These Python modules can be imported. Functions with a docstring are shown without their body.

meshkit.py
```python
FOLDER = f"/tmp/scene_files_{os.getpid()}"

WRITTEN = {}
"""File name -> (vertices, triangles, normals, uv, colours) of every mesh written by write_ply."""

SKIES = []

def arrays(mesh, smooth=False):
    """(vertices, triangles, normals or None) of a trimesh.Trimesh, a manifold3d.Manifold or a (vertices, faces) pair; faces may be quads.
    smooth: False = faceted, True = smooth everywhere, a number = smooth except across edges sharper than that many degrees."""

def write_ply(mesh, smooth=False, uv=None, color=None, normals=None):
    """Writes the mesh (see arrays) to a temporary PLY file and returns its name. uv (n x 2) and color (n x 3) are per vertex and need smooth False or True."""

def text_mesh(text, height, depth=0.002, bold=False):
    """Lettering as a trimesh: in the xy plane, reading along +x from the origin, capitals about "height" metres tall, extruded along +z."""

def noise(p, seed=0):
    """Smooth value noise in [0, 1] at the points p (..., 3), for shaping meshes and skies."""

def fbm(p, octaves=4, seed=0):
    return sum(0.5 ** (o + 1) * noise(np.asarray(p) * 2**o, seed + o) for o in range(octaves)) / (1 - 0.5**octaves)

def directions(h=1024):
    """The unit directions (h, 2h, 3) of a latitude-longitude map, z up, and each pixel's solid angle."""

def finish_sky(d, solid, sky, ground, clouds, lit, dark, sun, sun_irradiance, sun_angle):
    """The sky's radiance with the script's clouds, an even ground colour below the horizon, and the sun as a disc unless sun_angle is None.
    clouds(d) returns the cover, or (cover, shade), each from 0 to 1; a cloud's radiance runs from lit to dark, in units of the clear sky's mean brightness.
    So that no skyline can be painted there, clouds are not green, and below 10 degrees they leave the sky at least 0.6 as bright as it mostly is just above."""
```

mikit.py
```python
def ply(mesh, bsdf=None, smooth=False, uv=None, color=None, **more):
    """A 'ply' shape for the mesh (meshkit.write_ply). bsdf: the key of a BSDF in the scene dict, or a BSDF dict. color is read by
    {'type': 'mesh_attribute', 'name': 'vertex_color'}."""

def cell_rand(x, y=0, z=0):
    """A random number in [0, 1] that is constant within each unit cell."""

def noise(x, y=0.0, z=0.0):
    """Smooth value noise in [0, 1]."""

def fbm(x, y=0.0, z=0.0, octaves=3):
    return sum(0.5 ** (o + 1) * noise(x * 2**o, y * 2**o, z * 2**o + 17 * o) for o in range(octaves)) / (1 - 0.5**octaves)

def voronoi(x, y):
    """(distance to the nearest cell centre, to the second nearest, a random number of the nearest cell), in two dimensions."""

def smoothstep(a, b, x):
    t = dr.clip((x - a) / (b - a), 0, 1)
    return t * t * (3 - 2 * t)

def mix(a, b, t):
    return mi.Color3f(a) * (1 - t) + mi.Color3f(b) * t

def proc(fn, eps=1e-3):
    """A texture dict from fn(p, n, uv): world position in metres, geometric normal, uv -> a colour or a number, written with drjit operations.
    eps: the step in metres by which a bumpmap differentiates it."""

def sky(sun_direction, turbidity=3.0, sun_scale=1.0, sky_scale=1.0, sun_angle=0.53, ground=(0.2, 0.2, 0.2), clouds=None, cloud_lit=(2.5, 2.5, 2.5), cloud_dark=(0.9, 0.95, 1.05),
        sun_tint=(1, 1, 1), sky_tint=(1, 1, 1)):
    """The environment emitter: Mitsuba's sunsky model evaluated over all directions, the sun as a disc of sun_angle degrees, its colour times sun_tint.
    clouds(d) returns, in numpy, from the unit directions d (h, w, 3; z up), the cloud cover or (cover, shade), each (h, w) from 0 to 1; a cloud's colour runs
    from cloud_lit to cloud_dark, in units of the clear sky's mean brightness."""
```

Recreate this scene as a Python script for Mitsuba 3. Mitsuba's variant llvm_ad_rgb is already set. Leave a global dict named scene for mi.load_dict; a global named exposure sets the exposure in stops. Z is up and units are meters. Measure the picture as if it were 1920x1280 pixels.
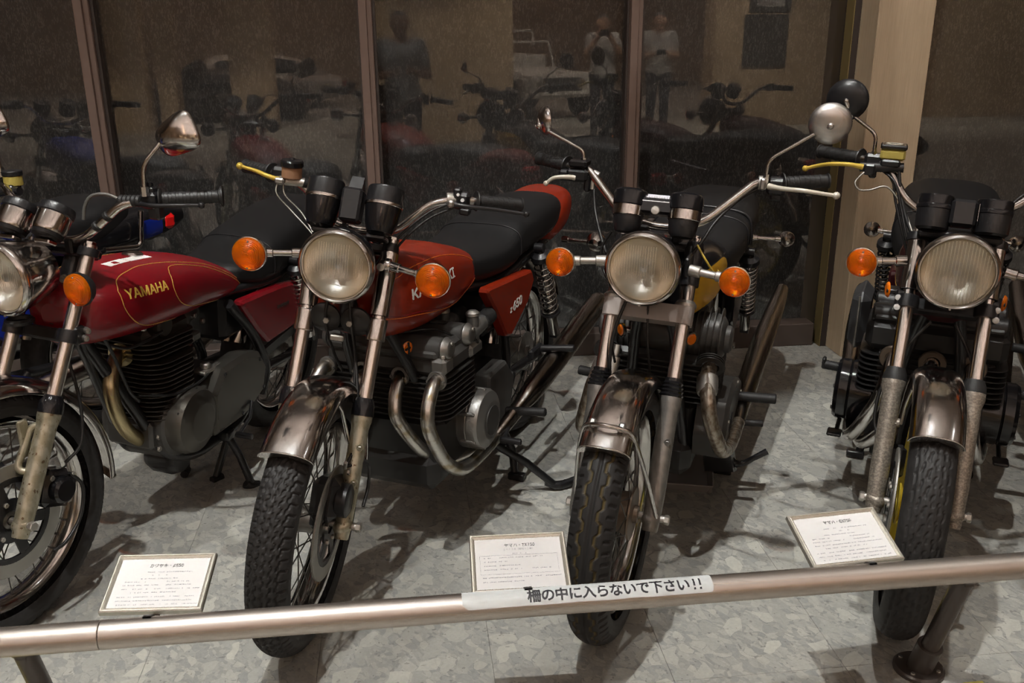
import math, json, zlib, base64
import numpy as np, trimesh
import drjit as dr
import mitsuba as mi
import mikit, meshkit
from mikit import proc, noise, fbm, voronoi, cell_rand, smoothstep, mix
from shapely.geometry import Polygon
from scipy.interpolate import PchipInterpolator

T = mi.ScalarTransform4f
scene, labels = {}, {}

# ------------------------------------------------------------------ camera, exposure, lamps
CAM_H, CAM_PITCH, CAM_YAW, CAM_ROLL, CAM_F = 1.52, 19.0, 6.5, -0.45, 1750.0
_p, _y, _r = (math.radians(v) for v in (CAM_PITCH, CAM_YAW, CAM_ROLL))
_fw = np.array([math.sin(_y) * math.cos(_p), math.cos(_y) * math.cos(_p), -math.sin(_p)])
_rt = np.array([math.cos(_y), -math.sin(_y), 0.0])
_up = np.cross(_rt, _fw)
_up = _up * math.cos(_r) - _rt * math.sin(_r)
scene['camera'] = {'type': 'perspective', 'fov': math.degrees(2 * math.atan(960 / CAM_F)), 'fov_axis': 'x', 'near_clip': 0.02, 'far_clip': 200.0,
                   'to_world': T().look_at(origin=[0, 0, CAM_H], target=[float(v) for v in np.array([0, 0, CAM_H]) + _fw], up=[float(v) for v in _up])}
exposure = -0.12
# ceiling spotlights: (position, radius, radiance, aim or None for an open lamp)
LAMPS = [((-0.45, 1.00, 4.65), 0.030, (15500, 15500, 15000), (-0.05, 2.75, 0)),
         ((0.95, 1.90, 4.65), 0.030, (9500, 9400, 9000), (2.00, 3.40, 0)),
         ((-1.80, 1.20, 4.65), 0.030, (8500, 8400, 8000), (-1.75, 3.05, 0)),
         ((-0.80, 0.65, 4.65), 0.045, (1900, 1880, 1780), None),
         ((-3.80, 1.00, 4.65), 0.045, (600, 590, 550), None), ((3.80, 1.00, 4.65), 0.045, (600, 590, 550), None)]
ADDED_HALL_LAMPS = [((-3.0, -10.5, 5.2), 0.12, (260, 130, 68), None), ((4.0, -10.5, 5.2), 0.12, (260, 130, 68), None)]  # added warm lamps, put in to light the unseen rear of the hall
# uplights added to brighten the ceiling the chrome mirrors: (position, intensity, cone); track spots added to brighten the mirrored hall: (position, aim, intensity)
ADDED_UPLIGHTS = [((x, y, 2.3), 21.0, 72) for y in (-3.6, -7.6, -11.6) for x in (-6.0, -1.7, 2.6, 7.0)] + [((-0.9, 2.5, 3.5), 8.5, 50), ((1.1, 2.5, 3.5), 8.5, 50)]
ADDED_TRACK_SPOTS = [((-3.0, -1.8, 5.2), (-3.3, -7.4, 0.6), 85.0), ((0.6, -1.8, 5.2), (0.6, -4.3, 0.7), 50.0), ((3.2, -1.8, 5.2), (3.1, -5.0, 1.0), 60.0), ((5.4, -1.9, 5.2), (5.5, -5.5, 0.9), 50.0), ((9.0, -2.2, 5.2), (9.2, -6.2, 0.9), 40.0)]

# ------------------------------------------------------------------ materials
def rgb(*c): return {'type': 'rgb', 'value': [float(v) for v in c]}
def pr(name, col, rough=0.5, metal=0.0, spec=0.5, **k):
    b = {'type': 'principled', 'base_color': col if isinstance(col, dict) else rgb(*col), 'roughness': rough, 'metallic': metal, 'specular': spec, **k}
    scene[name] = {'type': 'twosided', 'bsdf': b}
def metal(name, col, alpha):
    scene[name] = {'type': 'twosided', 'bsdf': {'type': 'roughconductor', 'material': 'none', 'distribution': 'ggx', 'alpha': alpha,
                                                'specular_reflectance': col if isinstance(col, dict) else rgb(*col)}}

metal('m_chrome', (0.62, 0.60, 0.58), 0.016)
metal('m_tube', (0.76, 0.72, 0.69), 0.03)
metal('m_mirror', (0.85, 0.85, 0.85), 0.01)
metal('m_bowl', (0.84, 0.80, 0.70), 0.07)
metal('m_alloy', (0.50, 0.48, 0.44), 0.22)
metal('m_disc', (0.44, 0.43, 0.40), 0.26)
metal('m_bar', (0.66, 0.60, 0.54), 0.17)
metal('m_sign_frame', (0.76, 0.73, 0.64), 0.25)
pr('m_engine_grey', (0.055, 0.054, 0.051), 0.42, 0.3)
pr('m_engine_alu', (0.27, 0.265, 0.25), 0.36, 0.85)
pr('m_engine_black', (0.012, 0.012, 0.012), 0.38)
pr('m_fin', (0.045, 0.041, 0.036), 0.5, 0.2)
pr('m_black_gloss', (0.006, 0.006, 0.007), 0.10, 0.0, 0.55)
pr('m_black_satin', (0.010, 0.010, 0.011), 0.30)
pr('m_rubber', (0.012, 0.012, 0.012), 0.55, 0.0, 0.35)
pr('m_cable', (0.010, 0.010, 0.010), 0.40)
pr('m_wood_red', (0.10, 0.03, 0.02), 0.5)
pr('m_red', (0.150, 0.003, 0.007), 0.22, 0.0, 0.5, clearcoat=0.8, clearcoat_gloss=0.93)
pr('m_orange_red', (0.175, 0.0125, 0.003), 0.22, 0.0, 0.5, clearcoat=0.8, clearcoat_gloss=0.93)
pr('m_maroon', (0.030, 0.004, 0.006), 0.2, 0.0, 0.5, clearcoat=0.8, clearcoat_gloss=0.93)
pr('m_mustard', (0.46, 0.25, 0.015), 0.3)
pr('m_blue', (0.006, 0.016, 0.16), 0.25)
pr('m_gold_line', (0.42, 0.22, 0.05), 0.4)
pr('m_orange_line', (0.55, 0.13, 0.02), 0.4)
pr('m_gold_letter', (0.62, 0.40, 0.08), 0.35)
pr('m_silver_letter', (0.62, 0.62, 0.58), 0.35)
pr('m_silver_paint', (0.30, 0.265, 0.245), 0.42, 0.35)
pr('m_yellow_wheel', (0.55, 0.42, 0.035), 0.38)
pr('m_brass_lever', (0.52, 0.36, 0.06), 0.32, 0.35)
pr('m_reservoir', (0.36, 0.29, 0.07), 0.30)
pr('m_brown_reservoir', (0.26, 0.14, 0.08), 0.22)
pr('m_tail_red', (0.55, 0.008, 0.008), 0.16)
pr('m_white', (0.74, 0.74, 0.72), 0.5)
pr('m_paper', (0.76, 0.76, 0.755), 0.6)
pr('m_ink', (0.015, 0.015, 0.02), 0.5)
pr('m_ink_soft', (0.36, 0.36, 0.38), 0.6)
pr('m_tape', (0.70, 0.74, 0.74), 0.42)
pr('m_yellow_paint', (0.42, 0.37, 0.10), 0.6)
pr('m_mullion', (0.165, 0.115, 0.095), 0.42, 0.25)
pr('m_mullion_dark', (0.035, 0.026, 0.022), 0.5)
pr('m_brass_trim', (0.26, 0.20, 0.085), 0.35, 0.5)
pr('m_post', (0.085, 0.072, 0.064), 0.38, 0.5)
pr('m_sill', (0.075, 0.056, 0.047), 0.55)
pr('m_tray', (0.24, 0.215, 0.205), 0.45, 0.2)
pr('m_ceiling', (0.68, 0.60, 0.565), 0.9)
pr('m_ceiling_dark', (0.03, 0.027, 0.025), 0.9)
pr('m_hall_wall', (0.30, 0.23, 0.16), 0.9)
pr('m_dark_wall', (0.05, 0.045, 0.04), 0.9)
pr('m_lamp_body', (0.05, 0.05, 0.05), 0.5)
pr('m_grip', (0.010, 0.010, 0.010), 0.5)
pr('m_headlamp_dust', (0.60, 0.56, 0.44), 0.5)

pr('m_amber_solid', (0.62, 0.14, 0.004), 0.2)
pr('m_fin_edge', (0.032, 0.031, 0.029), 0.42, 0.3)

pr('m_pale_alloy', (0.62, 0.58, 0.49), 0.34, 0.4)
metal('m_satin_alloy', (0.66, 0.63, 0.60), 0.13)
pr('m_plate_label', (0.60, 0.60, 0.66), 0.3)
pr('m_yellow_cable', (0.34, 0.24, 0.03), 0.45)
pr('m_spoke', (0.10, 0.098, 0.093), 0.35, 0.8)
pr('m_brown_hub', (0.16, 0.125, 0.095), 0.36, 0.75)
pr('m_side_case', (0.030, 0.030, 0.031), 0.5)
pr('m_grey_cable', (0.16, 0.155, 0.145), 0.4, 0.5)
pr('m_fin_brown', (0.028, 0.023, 0.018), 0.45, 0.3)
pr('m_cover_alloy', (0.105, 0.10, 0.088), 0.36, 0.75)
pr('m_dark_badge', (0.035, 0.012, 0.010), 0.4)
metal('m_brass_pipe', (0.52, 0.43, 0.25), 0.10)
pr('m_car_white', (0.62, 0.61, 0.58), 0.25)
pr('m_car_dark', (0.035, 0.033, 0.030), 0.3)
pr('m_leaf', (0.03, 0.05, 0.022), 0.5)
pr('m_skin', (0.45, 0.27, 0.18), 0.55)
pr('m_shirt_white', (0.70, 0.69, 0.67), 0.8)
pr('m_shirt_pale', (0.42, 0.42, 0.42), 0.8)
pr('m_trousers', (0.035, 0.035, 0.045), 0.8)
def f_vinyl(p, n, uv): return 0.0006 * fbm(p.x * 420, p.y * 420, p.z * 420, 2)
scene['m_vinyl'] = {'type': 'twosided', 'bsdf': {'type': 'bumpmap', 'arbitrary': proc(f_vinyl, 4e-4), 'scale': 1.0,
                    'bsdf': {'type': 'principled', 'base_color': rgb(0.008, 0.008, 0.0085), 'roughness': 0.52, 'specular': 0.32}}}

def f_oldalloy(p, n, uv):
    k = fbm(p.x * 60, p.y * 60, p.z * 34, 4)
    c = mix((0.36, 0.33, 0.235), (0.50, 0.47, 0.37), smoothstep(0.35, 0.65, k))
    return mix(c, (0.17, 0.12, 0.07), smoothstep(0.66, 0.80, fbm(p.x * 150, p.y * 150, p.z * 90, 3)))
pr('m_old_alloy', proc(f_oldalloy), 0.36, 0.8)
def f_dusty(p, n, uv):
    k = fbm(p.x * 260, p.y * 260, p.z * 260, 3)
    return mix((0.21, 0.185, 0.155), (0.34, 0.30, 0.25), smoothstep(0.35, 0.7, k))
pr('m_dusty_alloy', proc(f_dusty), 0.42, 0.6)
def f_greyalloy(p, n, uv):
    k = fbm(p.x * 80, p.y * 80, p.z * 40, 3)
    return mix((0.15, 0.145, 0.135), (0.27, 0.26, 0.24), k)
pr('m_grey_alloy', proc(f_greyalloy), 0.36, 0.7)
def f_pipe(p, n, uv):
    k = fbm(p.x * 45, p.y * 45, p.z * 45, 3)
    return mix((0.62, 0.60, 0.56), (0.40, 0.33, 0.22), smoothstep(0.48, 0.72, k))
metal('m_pipe', proc(f_pipe), 0.09)
def f_rustpipe(p, n, uv):
    k = fbm(p.x * 120, p.y * 120, p.z * 60, 4)
    return mix((0.40, 0.36, 0.30), (0.20, 0.15, 0.105), smoothstep(0.30, 0.72, k))
pr('m_rust_pipe', proc(f_rustpipe), 0.33, 0.85)
scene['m_muffler'] = {'type': 'twosided', 'bsdf': {'type': 'roughconductor', 'material': 'none', 'alpha': 0.08, 'specular_reflectance': rgb(0.40, 0.37, 0.34)}}

def f_tyre(p, n, uv):
    k = fbm(p.x * 90, p.y * 90, p.z * 90, 3)
    return mix((0.012, 0.0115, 0.0115), (0.024, 0.023, 0.0225), k)
pr('m_tyre', proc(f_tyre), 0.58, 0.0, 0.35)
scene['m_tyre_marked'] = {'type': 'twosided', 'bsdf': {'type': 'principled', 'base_color': {'type': 'mesh_attribute', 'name': 'vertex_color'}, 'roughness': 0.58, 'specular': 0.35}}

def f_terrazzo(p, n, uv):
    q = 0.016 * noise(p.x * 38, p.y * 38, 3.0)
    wx, wy = p.x + q, p.y + 0.016 * noise(p.x * 38, p.y * 38, 9.0)
    c = mix((0.265, 0.265, 0.245), (0.325, 0.322, 0.295), fbm(p.x * 70, p.y * 70, 1.0, 3))
    a1, b1, r1 = voronoi(wx * 105 + wy * 24, wy * 80)
    c = mix(c, mix((0.22, 0.225, 0.215), (0.40, 0.392, 0.352), r1), 0.7 * smoothstep(0.03, 0.12, b1 - a1))
    a2, b2, r2 = voronoi(wx * 46 + wy * 12 + 5.3, wy * 35 + 1.7)
    c = mix(c, mix((0.245, 0.25, 0.24), (0.42, 0.41, 0.365), cell_rand(r2 * 977, 3.0)), 0.8 * smoothstep(0.05, 0.10, b2 - a2) * smoothstep(0.36, 0.38, r2))
    a3, b3, r3 = voronoi(wx * 21 - wy * 6 + 2.1, wy * 17 + 7.9)
    c = mix(c, mix((0.30, 0.30, 0.275), (0.47, 0.462, 0.41), cell_rand(r3 * 1313, 5.0)), 0.85 * smoothstep(0.12, 0.16, b3 - a3) * smoothstep(0.66, 0.67, r3))
    c = mix(c, (0.13, 0.125, 0.12), 0.5 * smoothstep(0.78, 0.86, fbm(p.x * 85, p.y * 85, 4.0, 2)))
    return c * (0.93 + 0.14 * fbm(p.x * 210, p.y * 210, 8.0, 2))
pr('m_terrazzo', proc(f_terrazzo), 0.40, 0.0, 0.35)
pr('m_joint', (0.10, 0.095, 0.085), 0.9)

def f_granite(p, n, uv):
    a = noise(p.x * 400 + p.y * 30, p.z * 150)
    b = noise(p.x * 190, p.z * 62, 4.0)
    k = smoothstep(0.42, 0.86, 0.55 * a + 0.45 * b)
    c = mix((0.022, 0.022, 0.0215), (0.056, 0.055, 0.052), k)
    return c * (0.75 + 0.5 * fbm(p.x * 9, p.z * 7, 2.0, 3))
pr('m_granite', proc(f_granite), 0.45, 0.0, 0.3)
def f_beige(p, n, uv):
    g = fbm(p.x * 130, p.y * 130, p.z * 5.0, 3)
    h = noise(p.x * 420, p.y * 420, p.z * 14)
    return mix((0.40, 0.30, 0.195), (0.52, 0.405, 0.275), 0.65 * g + 0.35 * h)
pr('m_beige', proc(f_beige), 0.5)
scene['m_pane'] = {'type': 'thindielectric', 'int_ior': 1.72, 'ext_ior': 1.0}
def f_amber(p, n, uv): return 0.42
scene['m_amber'] = {'type': 'blendbsdf', 'weight': 0.34,
                    'a': {'type': 'thindielectric', 'int_ior': 1.5, 'specular_transmittance': rgb(1.0, 0.33, 0.02)},
                    'b': {'type': 'twosided', 'bsdf': {'type': 'principled', 'base_color': rgb(0.80, 0.185, 0.004), 'roughness': 0.22, 'specular': 0.5}}}
scene['m_lens'] = {'type': 'blendbsdf', 'weight': 0.05,
                   'a': {'type': 'thindielectric', 'int_ior': 1.5},
                   'b': {'type': 'twosided', 'bsdf': {'type': 'principled', 'base_color': rgb(0.74, 0.70, 0.56), 'roughness': 0.35, 'specular': 0.5}}}

# ------------------------------------------------------------------ helpers
CUT = 32
_used = {}
def nk(key):
    """The key itself, or the key with the next three-digit number where it is taken."""
    if key not in scene and key not in _used:
        _used[key] = 0
        return key
    _used.setdefault(key, 0)
    while True:
        _used[key] += 1
        k = f'{key}_{_used[key]:03d}'
        if k not in scene and k not in _used:
            _used[k] = 0
            return k
def reserve(key):
    """A numbered name for a thing or a part without an entry of its own."""
    return nk(key)
def tag(key, label=None, cat=None, group=None, kind=None):
    d = {}
    if label: d['label'] = label
    if cat: d['category'] = cat
    if group: d['group'] = group
    if kind: d['kind'] = kind
    labels[key] = d
def add(key, mesh, mat, smooth=35, M=None, label=None, cat=None, group=None, kind=None, color=None):
    if isinstance(mesh, tuple): mesh = tri(*mesh)
    if M is not None:
        v = np.asarray(mesh.vertices) @ M[:3, :3].T + M[:3, 3]
        f = np.asarray(mesh.faces)
        if np.linalg.det(M[:3, :3]) < 0: f = f[:, ::-1]
        mesh = trimesh.Trimesh(v, f, process=False)
    key = nk(key)
    scene[key] = mikit.ply(mesh, mat, smooth=True if color is not None else smooth, color=color)
    if label or cat or group or kind: tag(key, label, cat, group, kind)
    return key
def tri(v, f):
    f = np.asarray(f, int)
    if f.ndim == 2 and f.shape[1] == 4: f = np.vstack([f[:, [0, 1, 2]], f[:, [0, 2, 3]]])
    return trimesh.Trimesh(np.asarray(v, float), f, process=False)
def cat(*ms): return trimesh.util.concatenate([m for m in ms])
def unit(v): v = np.asarray(v, float); return v / np.linalg.norm(v)
def frame(o, z, x=None):
    z = unit(z)
    if x is None: x = [1, 0, 0] if abs(z[0]) < 0.9 else [0, 1, 0]
    x = np.asarray(x, float); x = unit(x - z * (x @ z))
    M = np.eye(4); M[:3, 0], M[:3, 1], M[:3, 2], M[:3, 3] = x, np.cross(z, x), z, o
    return M
def mv(mesh, M=None, t=None):
    v = np.asarray(mesh.vertices)
    if M is not None: v = v @ M[:3, :3].T + M[:3, 3]
    if t is not None: v = v + np.asarray(t)
    return trimesh.Trimesh(v, np.asarray(mesh.faces), process=False)
def box(size, c=(0, 0, 0), bev=0.0, R=None):
    sx, sy, sz = (s / 2 for s in size)
    if bev <= 0:
        m = trimesh.creation.box(size)
    else:
        b = min(bev, sx * .95, sy * .95, sz * .95)
        P = []
        for a in (-1, 1):
            for d in (-1, 1):
                for e in (-1, 1):
                    P += [(a * sx, d * (sy - b), e * (sz - b)), (a * (sx - b), d * sy, e * (sz - b)), (a * (sx - b), d * (sy - b), e * sz)]
        m = trimesh.Trimesh(P, process=False).convex_hull
    v = np.asarray(m.vertices)
    if R is not None: v = v @ np.asarray(R)[:3, :3].T
    return trimesh.Trimesh(v + np.asarray(c), m.faces, process=False)
def rot(axis, deg): return trimesh.transformations.rotation_matrix(math.radians(deg), axis)
def lathe(prof, n=32, o=(0, 0, 0), axis=(0, 0, 1), x=None, closed=False, arc=None):
    P = np.asarray(prof, float); k = len(P)
    a = np.linspace(0, 2 * np.pi, n, endpoint=False) if arc is None else np.linspace(*arc, n)
    v = np.stack([P[None, :, 0] * np.cos(a)[:, None], P[None, :, 0] * np.sin(a)[:, None], np.repeat(P[None, :, 1], n, 0)], -1).reshape(-1, 3)
    f = []
    m = k if closed else k - 1
    i = np.arange(n if arc is None else n - 1)
    for j in range(m):
        j2 = (j + 1) % k
        f.append(np.stack([i * k + j, ((i + 1) % n) * k + j, ((i + 1) % n) * k + j2, i * k + j2], 1))
    f = np.vstack(f)
    m = tri(v, f); m.update_faces(m.nondegenerate_faces()) if (P[:, 0] < 1e-6).any() else None
    return mv(m, frame(o, axis, x))
def disc(r, h, n=32, bev=0.002, **k):
    return lathe([(0, 0), (r - bev, 0), (r, bev), (r, h - bev), (r - bev, h), (0, h)], n, **k)
def cyl(a, b, r, n=16, r2=None, bev=0.0):
    a, b = np.asarray(a, float), np.asarray(b, float); L = np.linalg.norm(b - a); r2 = r if r2 is None else r2
    return lathe([(0, 0), (r - bev, 0), (r, bev), (r2, L - bev), (r2 - bev, L), (0, L)] if bev else [(0, 0), (r, 0), (r2, L), (0, L)], n, a, b - a)
def smooth_path(P, k=6, closed=False):
    P = np.asarray(P, float)
    if len(P) < 3: return P
    t = np.r_[0, np.cumsum(np.linalg.norm(np.diff(P, axis=0), axis=1) ** 0.5)]
    Q = [P[0]]
    ext = np.vstack([2 * P[0] - P[1], P, 2 * P[-1] - P[-2]])
    for i in range(len(P) - 1):
        p0, p1, p2, p3 = ext[i:i + 4]
        for s in np.linspace(0, 1, k + 1)[1:]:
            Q.append(0.5 * ((2 * p1) + (-p0 + p2) * s + (2 * p0 - 5 * p1 + 4 * p2 - p3) * s * s + (-p0 + 3 * p1 - 3 * p2 + p3) * s ** 3))
    return np.array(Q)
def fillet(P, rad, k=5):
    """A polyline with its corners rounded."""
    P = [np.asarray(p, float) for p in P]; Q = [P[0]]
    for i in range(1, len(P) - 1):
        a, b, c = P[i - 1], P[i], P[i + 1]
        r = min(rad, 0.48 * np.linalg.norm(a - b), 0.48 * np.linalg.norm(c - b))
        s, e = b + unit(a - b) * r, b + unit(c - b) * r
        for t in np.linspace(0, 1, k + 1): Q.append((1 - t) ** 2 * s + 2 * t * (1 - t) * b + t * t * e)
    Q.append(P[-1]); return np.array(Q)
def tube(P, r, n=10, caps=True, sm=0, fil=0.0, closed=False):
    P = np.asarray(P, float)
    if fil: P = fillet(P, fil)
    if sm: P = smooth_path(P, sm)
    k = len(P); r = np.broadcast_to(np.asarray(r, float), (k,)) if np.ndim(r) == 0 or len(r) == k else np.interp(np.linspace(0, 1, k), np.linspace(0, 1, len(r)), r)
    t = np.gradient(P, axis=0)
    if closed: t = np.roll(P, -1, 0) - np.roll(P, 1, 0)
    t /= np.linalg.norm(t, axis=1, keepdims=True) + 1e-12
    x = np.cross(t[0], [0, 0, 1.0] if abs(t[0][2]) < .9 else [1.0, 0, 0]); x = unit(x)
    X = []
    for i in range(k):
        x = x - t[i] * (x @ t[i]); x = unit(x); X.append(x)
    X = np.array(X); Y = np.cross(t, X)
    a = np.arange(n) * 2 * np.pi / n
    v = P[:, None] + r[:, None, None] * (np.cos(a)[None, :, None] * X[:, None] + np.sin(a)[None, :, None] * Y[:, None])
    v = v.reshape(-1, 3)
    i, j = np.meshgrid(np.arange(k if closed else k - 1), np.arange(n), indexing='ij')
    i2 = (i + 1) % k
    f = np.stack([i * n + j, i * n + (j + 1) % n, i2 * n + (j + 1) % n, i2 * n + j], -1).reshape(-1, 4)
    f = np.vstack([f[:, [0, 1, 2]], f[:, [0, 2, 3]]])
    if caps and not closed:
        c0, c1 = len(v), len(v) + 1
        v = np.vstack([v, P[:1], P[-1:]])
        jj = np.arange(n)
        f = np.vstack([f, np.stack([np.full(n, c0), (jj + 1) % n, jj], 1), np.stack([np.full(n, c1), (k - 1) * n + jj, (k - 1) * n + (jj + 1) % n], 1)])
    return trimesh.Trimesh(v, f, process=False)
def rings(secs, caps=True):
    """A skin over closed sections with the same number of points."""
    S = np.asarray(secs, float); k, n = S.shape[:2]; v = S.reshape(-1, 3)
    i, j = np.meshgrid(np.arange(k - 1), np.arange(n), indexing='ij')
    f = np.stack([i * n + j, (i + 1) * n + j, (i + 1) * n + (j + 1) % n, i * n + (j + 1) % n], -1).reshape(-1, 4)
    f = np.vstack([f[:, [0, 1, 2]], f[:, [0, 2, 3]]])
    if caps:
        v = np.vstack([v, S[:1].mean(1), S[-1:].mean(1)]); jj = np.arange(n)
        f = np.vstack([f, np.stack([np.full(n, k * n), jj, (jj + 1) % n], 1), np.stack([np.full(n, k * n + 1), (k - 1) * n + (jj + 1) % n, (k - 1) * n + jj], 1)])
    m = trimesh.Trimesh(v, f, process=False)
    if m.volume < 0: m.invert()
    return m
class Loft:
    """A body along x from stations (x, zc, half width, up, down, power): sections are superellipses."""
    def __init__(s, st):
        st = np.asarray(sorted(st), float); s.x0, s.x1 = st[0, 0], st[-1, 0]; s.f = [PchipInterpolator(st[:, 0], st[:, i]) for i in range(1, 6)]
    def mesh(s, nx=40, na=44):
        u = 0.5 - 0.5 * np.cos(np.linspace(0, np.pi, nx)); xs = s.x0 + (s.x1 - s.x0) * u
        a = np.linspace(0, 2 * np.pi, na, endpoint=False); ca, sa = np.cos(a), np.sin(a); S = []
        for x in xs:
            zc, w, up, dn, p = (float(g(x)) for g in s.f)
            y = np.sign(ca) * np.abs(ca) ** (2 / p) * w; z = np.sign(sa) * np.abs(sa) ** (2 / p); z = zc + np.where(z > 0, z * up, z * dn)
            S.append(np.stack([np.full(na, x), y, z], 1))
        return rings(S)
    def side(s, x, z, off=0.0):
        x = np.clip(x, s.x0, s.x1); zc, w, up, dn, p = (np.asarray(g(x)) for g in s.f)
        q = np.clip(np.abs((z - zc) / np.where(z > zc, up, dn)), 0, 0.999)
        return w * (1 - q ** p) ** (1 / p) + off
def ribbon_on(loft, pts, r=0.0016, sign=1, sm=8, closed=False, off=0.0003):
    P = np.asarray(pts, float)
    if closed: P = np.vstack([P, P[:1]])
    P = smooth_path(np.c_[P, np.zeros(len(P))], sm)[:, :2]
    Y = loft.side(P[:, 0], P[:, 1], off) * sign
    return tube(np.stack([P[:, 0], Y, P[:, 1]], 1), r, 6)
def fine(mesh, size):
    v, f = trimesh.remesh.subdivide_to_size(np.asarray(mesh.vertices), np.asarray(mesh.faces), size, max_iter=12)
    return trimesh.Trimesh(v, f, process=False)
def letters_on(loft, text, x0, z0, h, tilt=0.0, sign=1, bold=True, off=0.0008, dep=0.0012, skew=0.0, xs=1.0):
    m = fine(meshkit.text_mesh(text, h, dep, bold), 0.006); v = np.asarray(m.vertices)
    u, w = v[:, 0] * xs + skew * v[:, 1], v[:, 1]
    c, s_ = math.cos(tilt), math.sin(tilt)
    x, z = x0 - sign * (u * c - w * s_), z0 + u * s_ + w * c
    y = (loft.side(x, z) + off + v[:, 2] - dep) * sign
    return trimesh.Trimesh(np.stack([x, y, z], 1), m.faces if sign > 0 else m.faces, process=False)
def helix(a, b, r, wire, turns, n=8):
    a, b = np.asarray(a, float), np.asarray(b, float); M = frame(a, b - a); L = np.linalg.norm(b - a)
    t = np.linspace(0, 1, int(turns * 18)); P = np.stack([r * np.cos(t * turns * 2 * np.pi), r * np.sin(t * turns * 2 * np.pi), t * L], 1)
    return tube(P @ M[:3, :3].T + M[:3, 3], wire, n)
def hexbolt(o, d, r=0.006, h=0.005): return lathe([(0, 0), (r, 0), (r, h * .8), (r * .85, h), (0, h)], 6, o, d)
def blob(points, radii, n=2):
    """The hull of a few spheres."""
    s = trimesh.creation.icosphere(subdivisions=n)
    P = np.vstack([s.vertices * r + np.asarray(p) for p, r in zip(points, radii)])
    return trimesh.Trimesh(P, process=False).convex_hull

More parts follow.
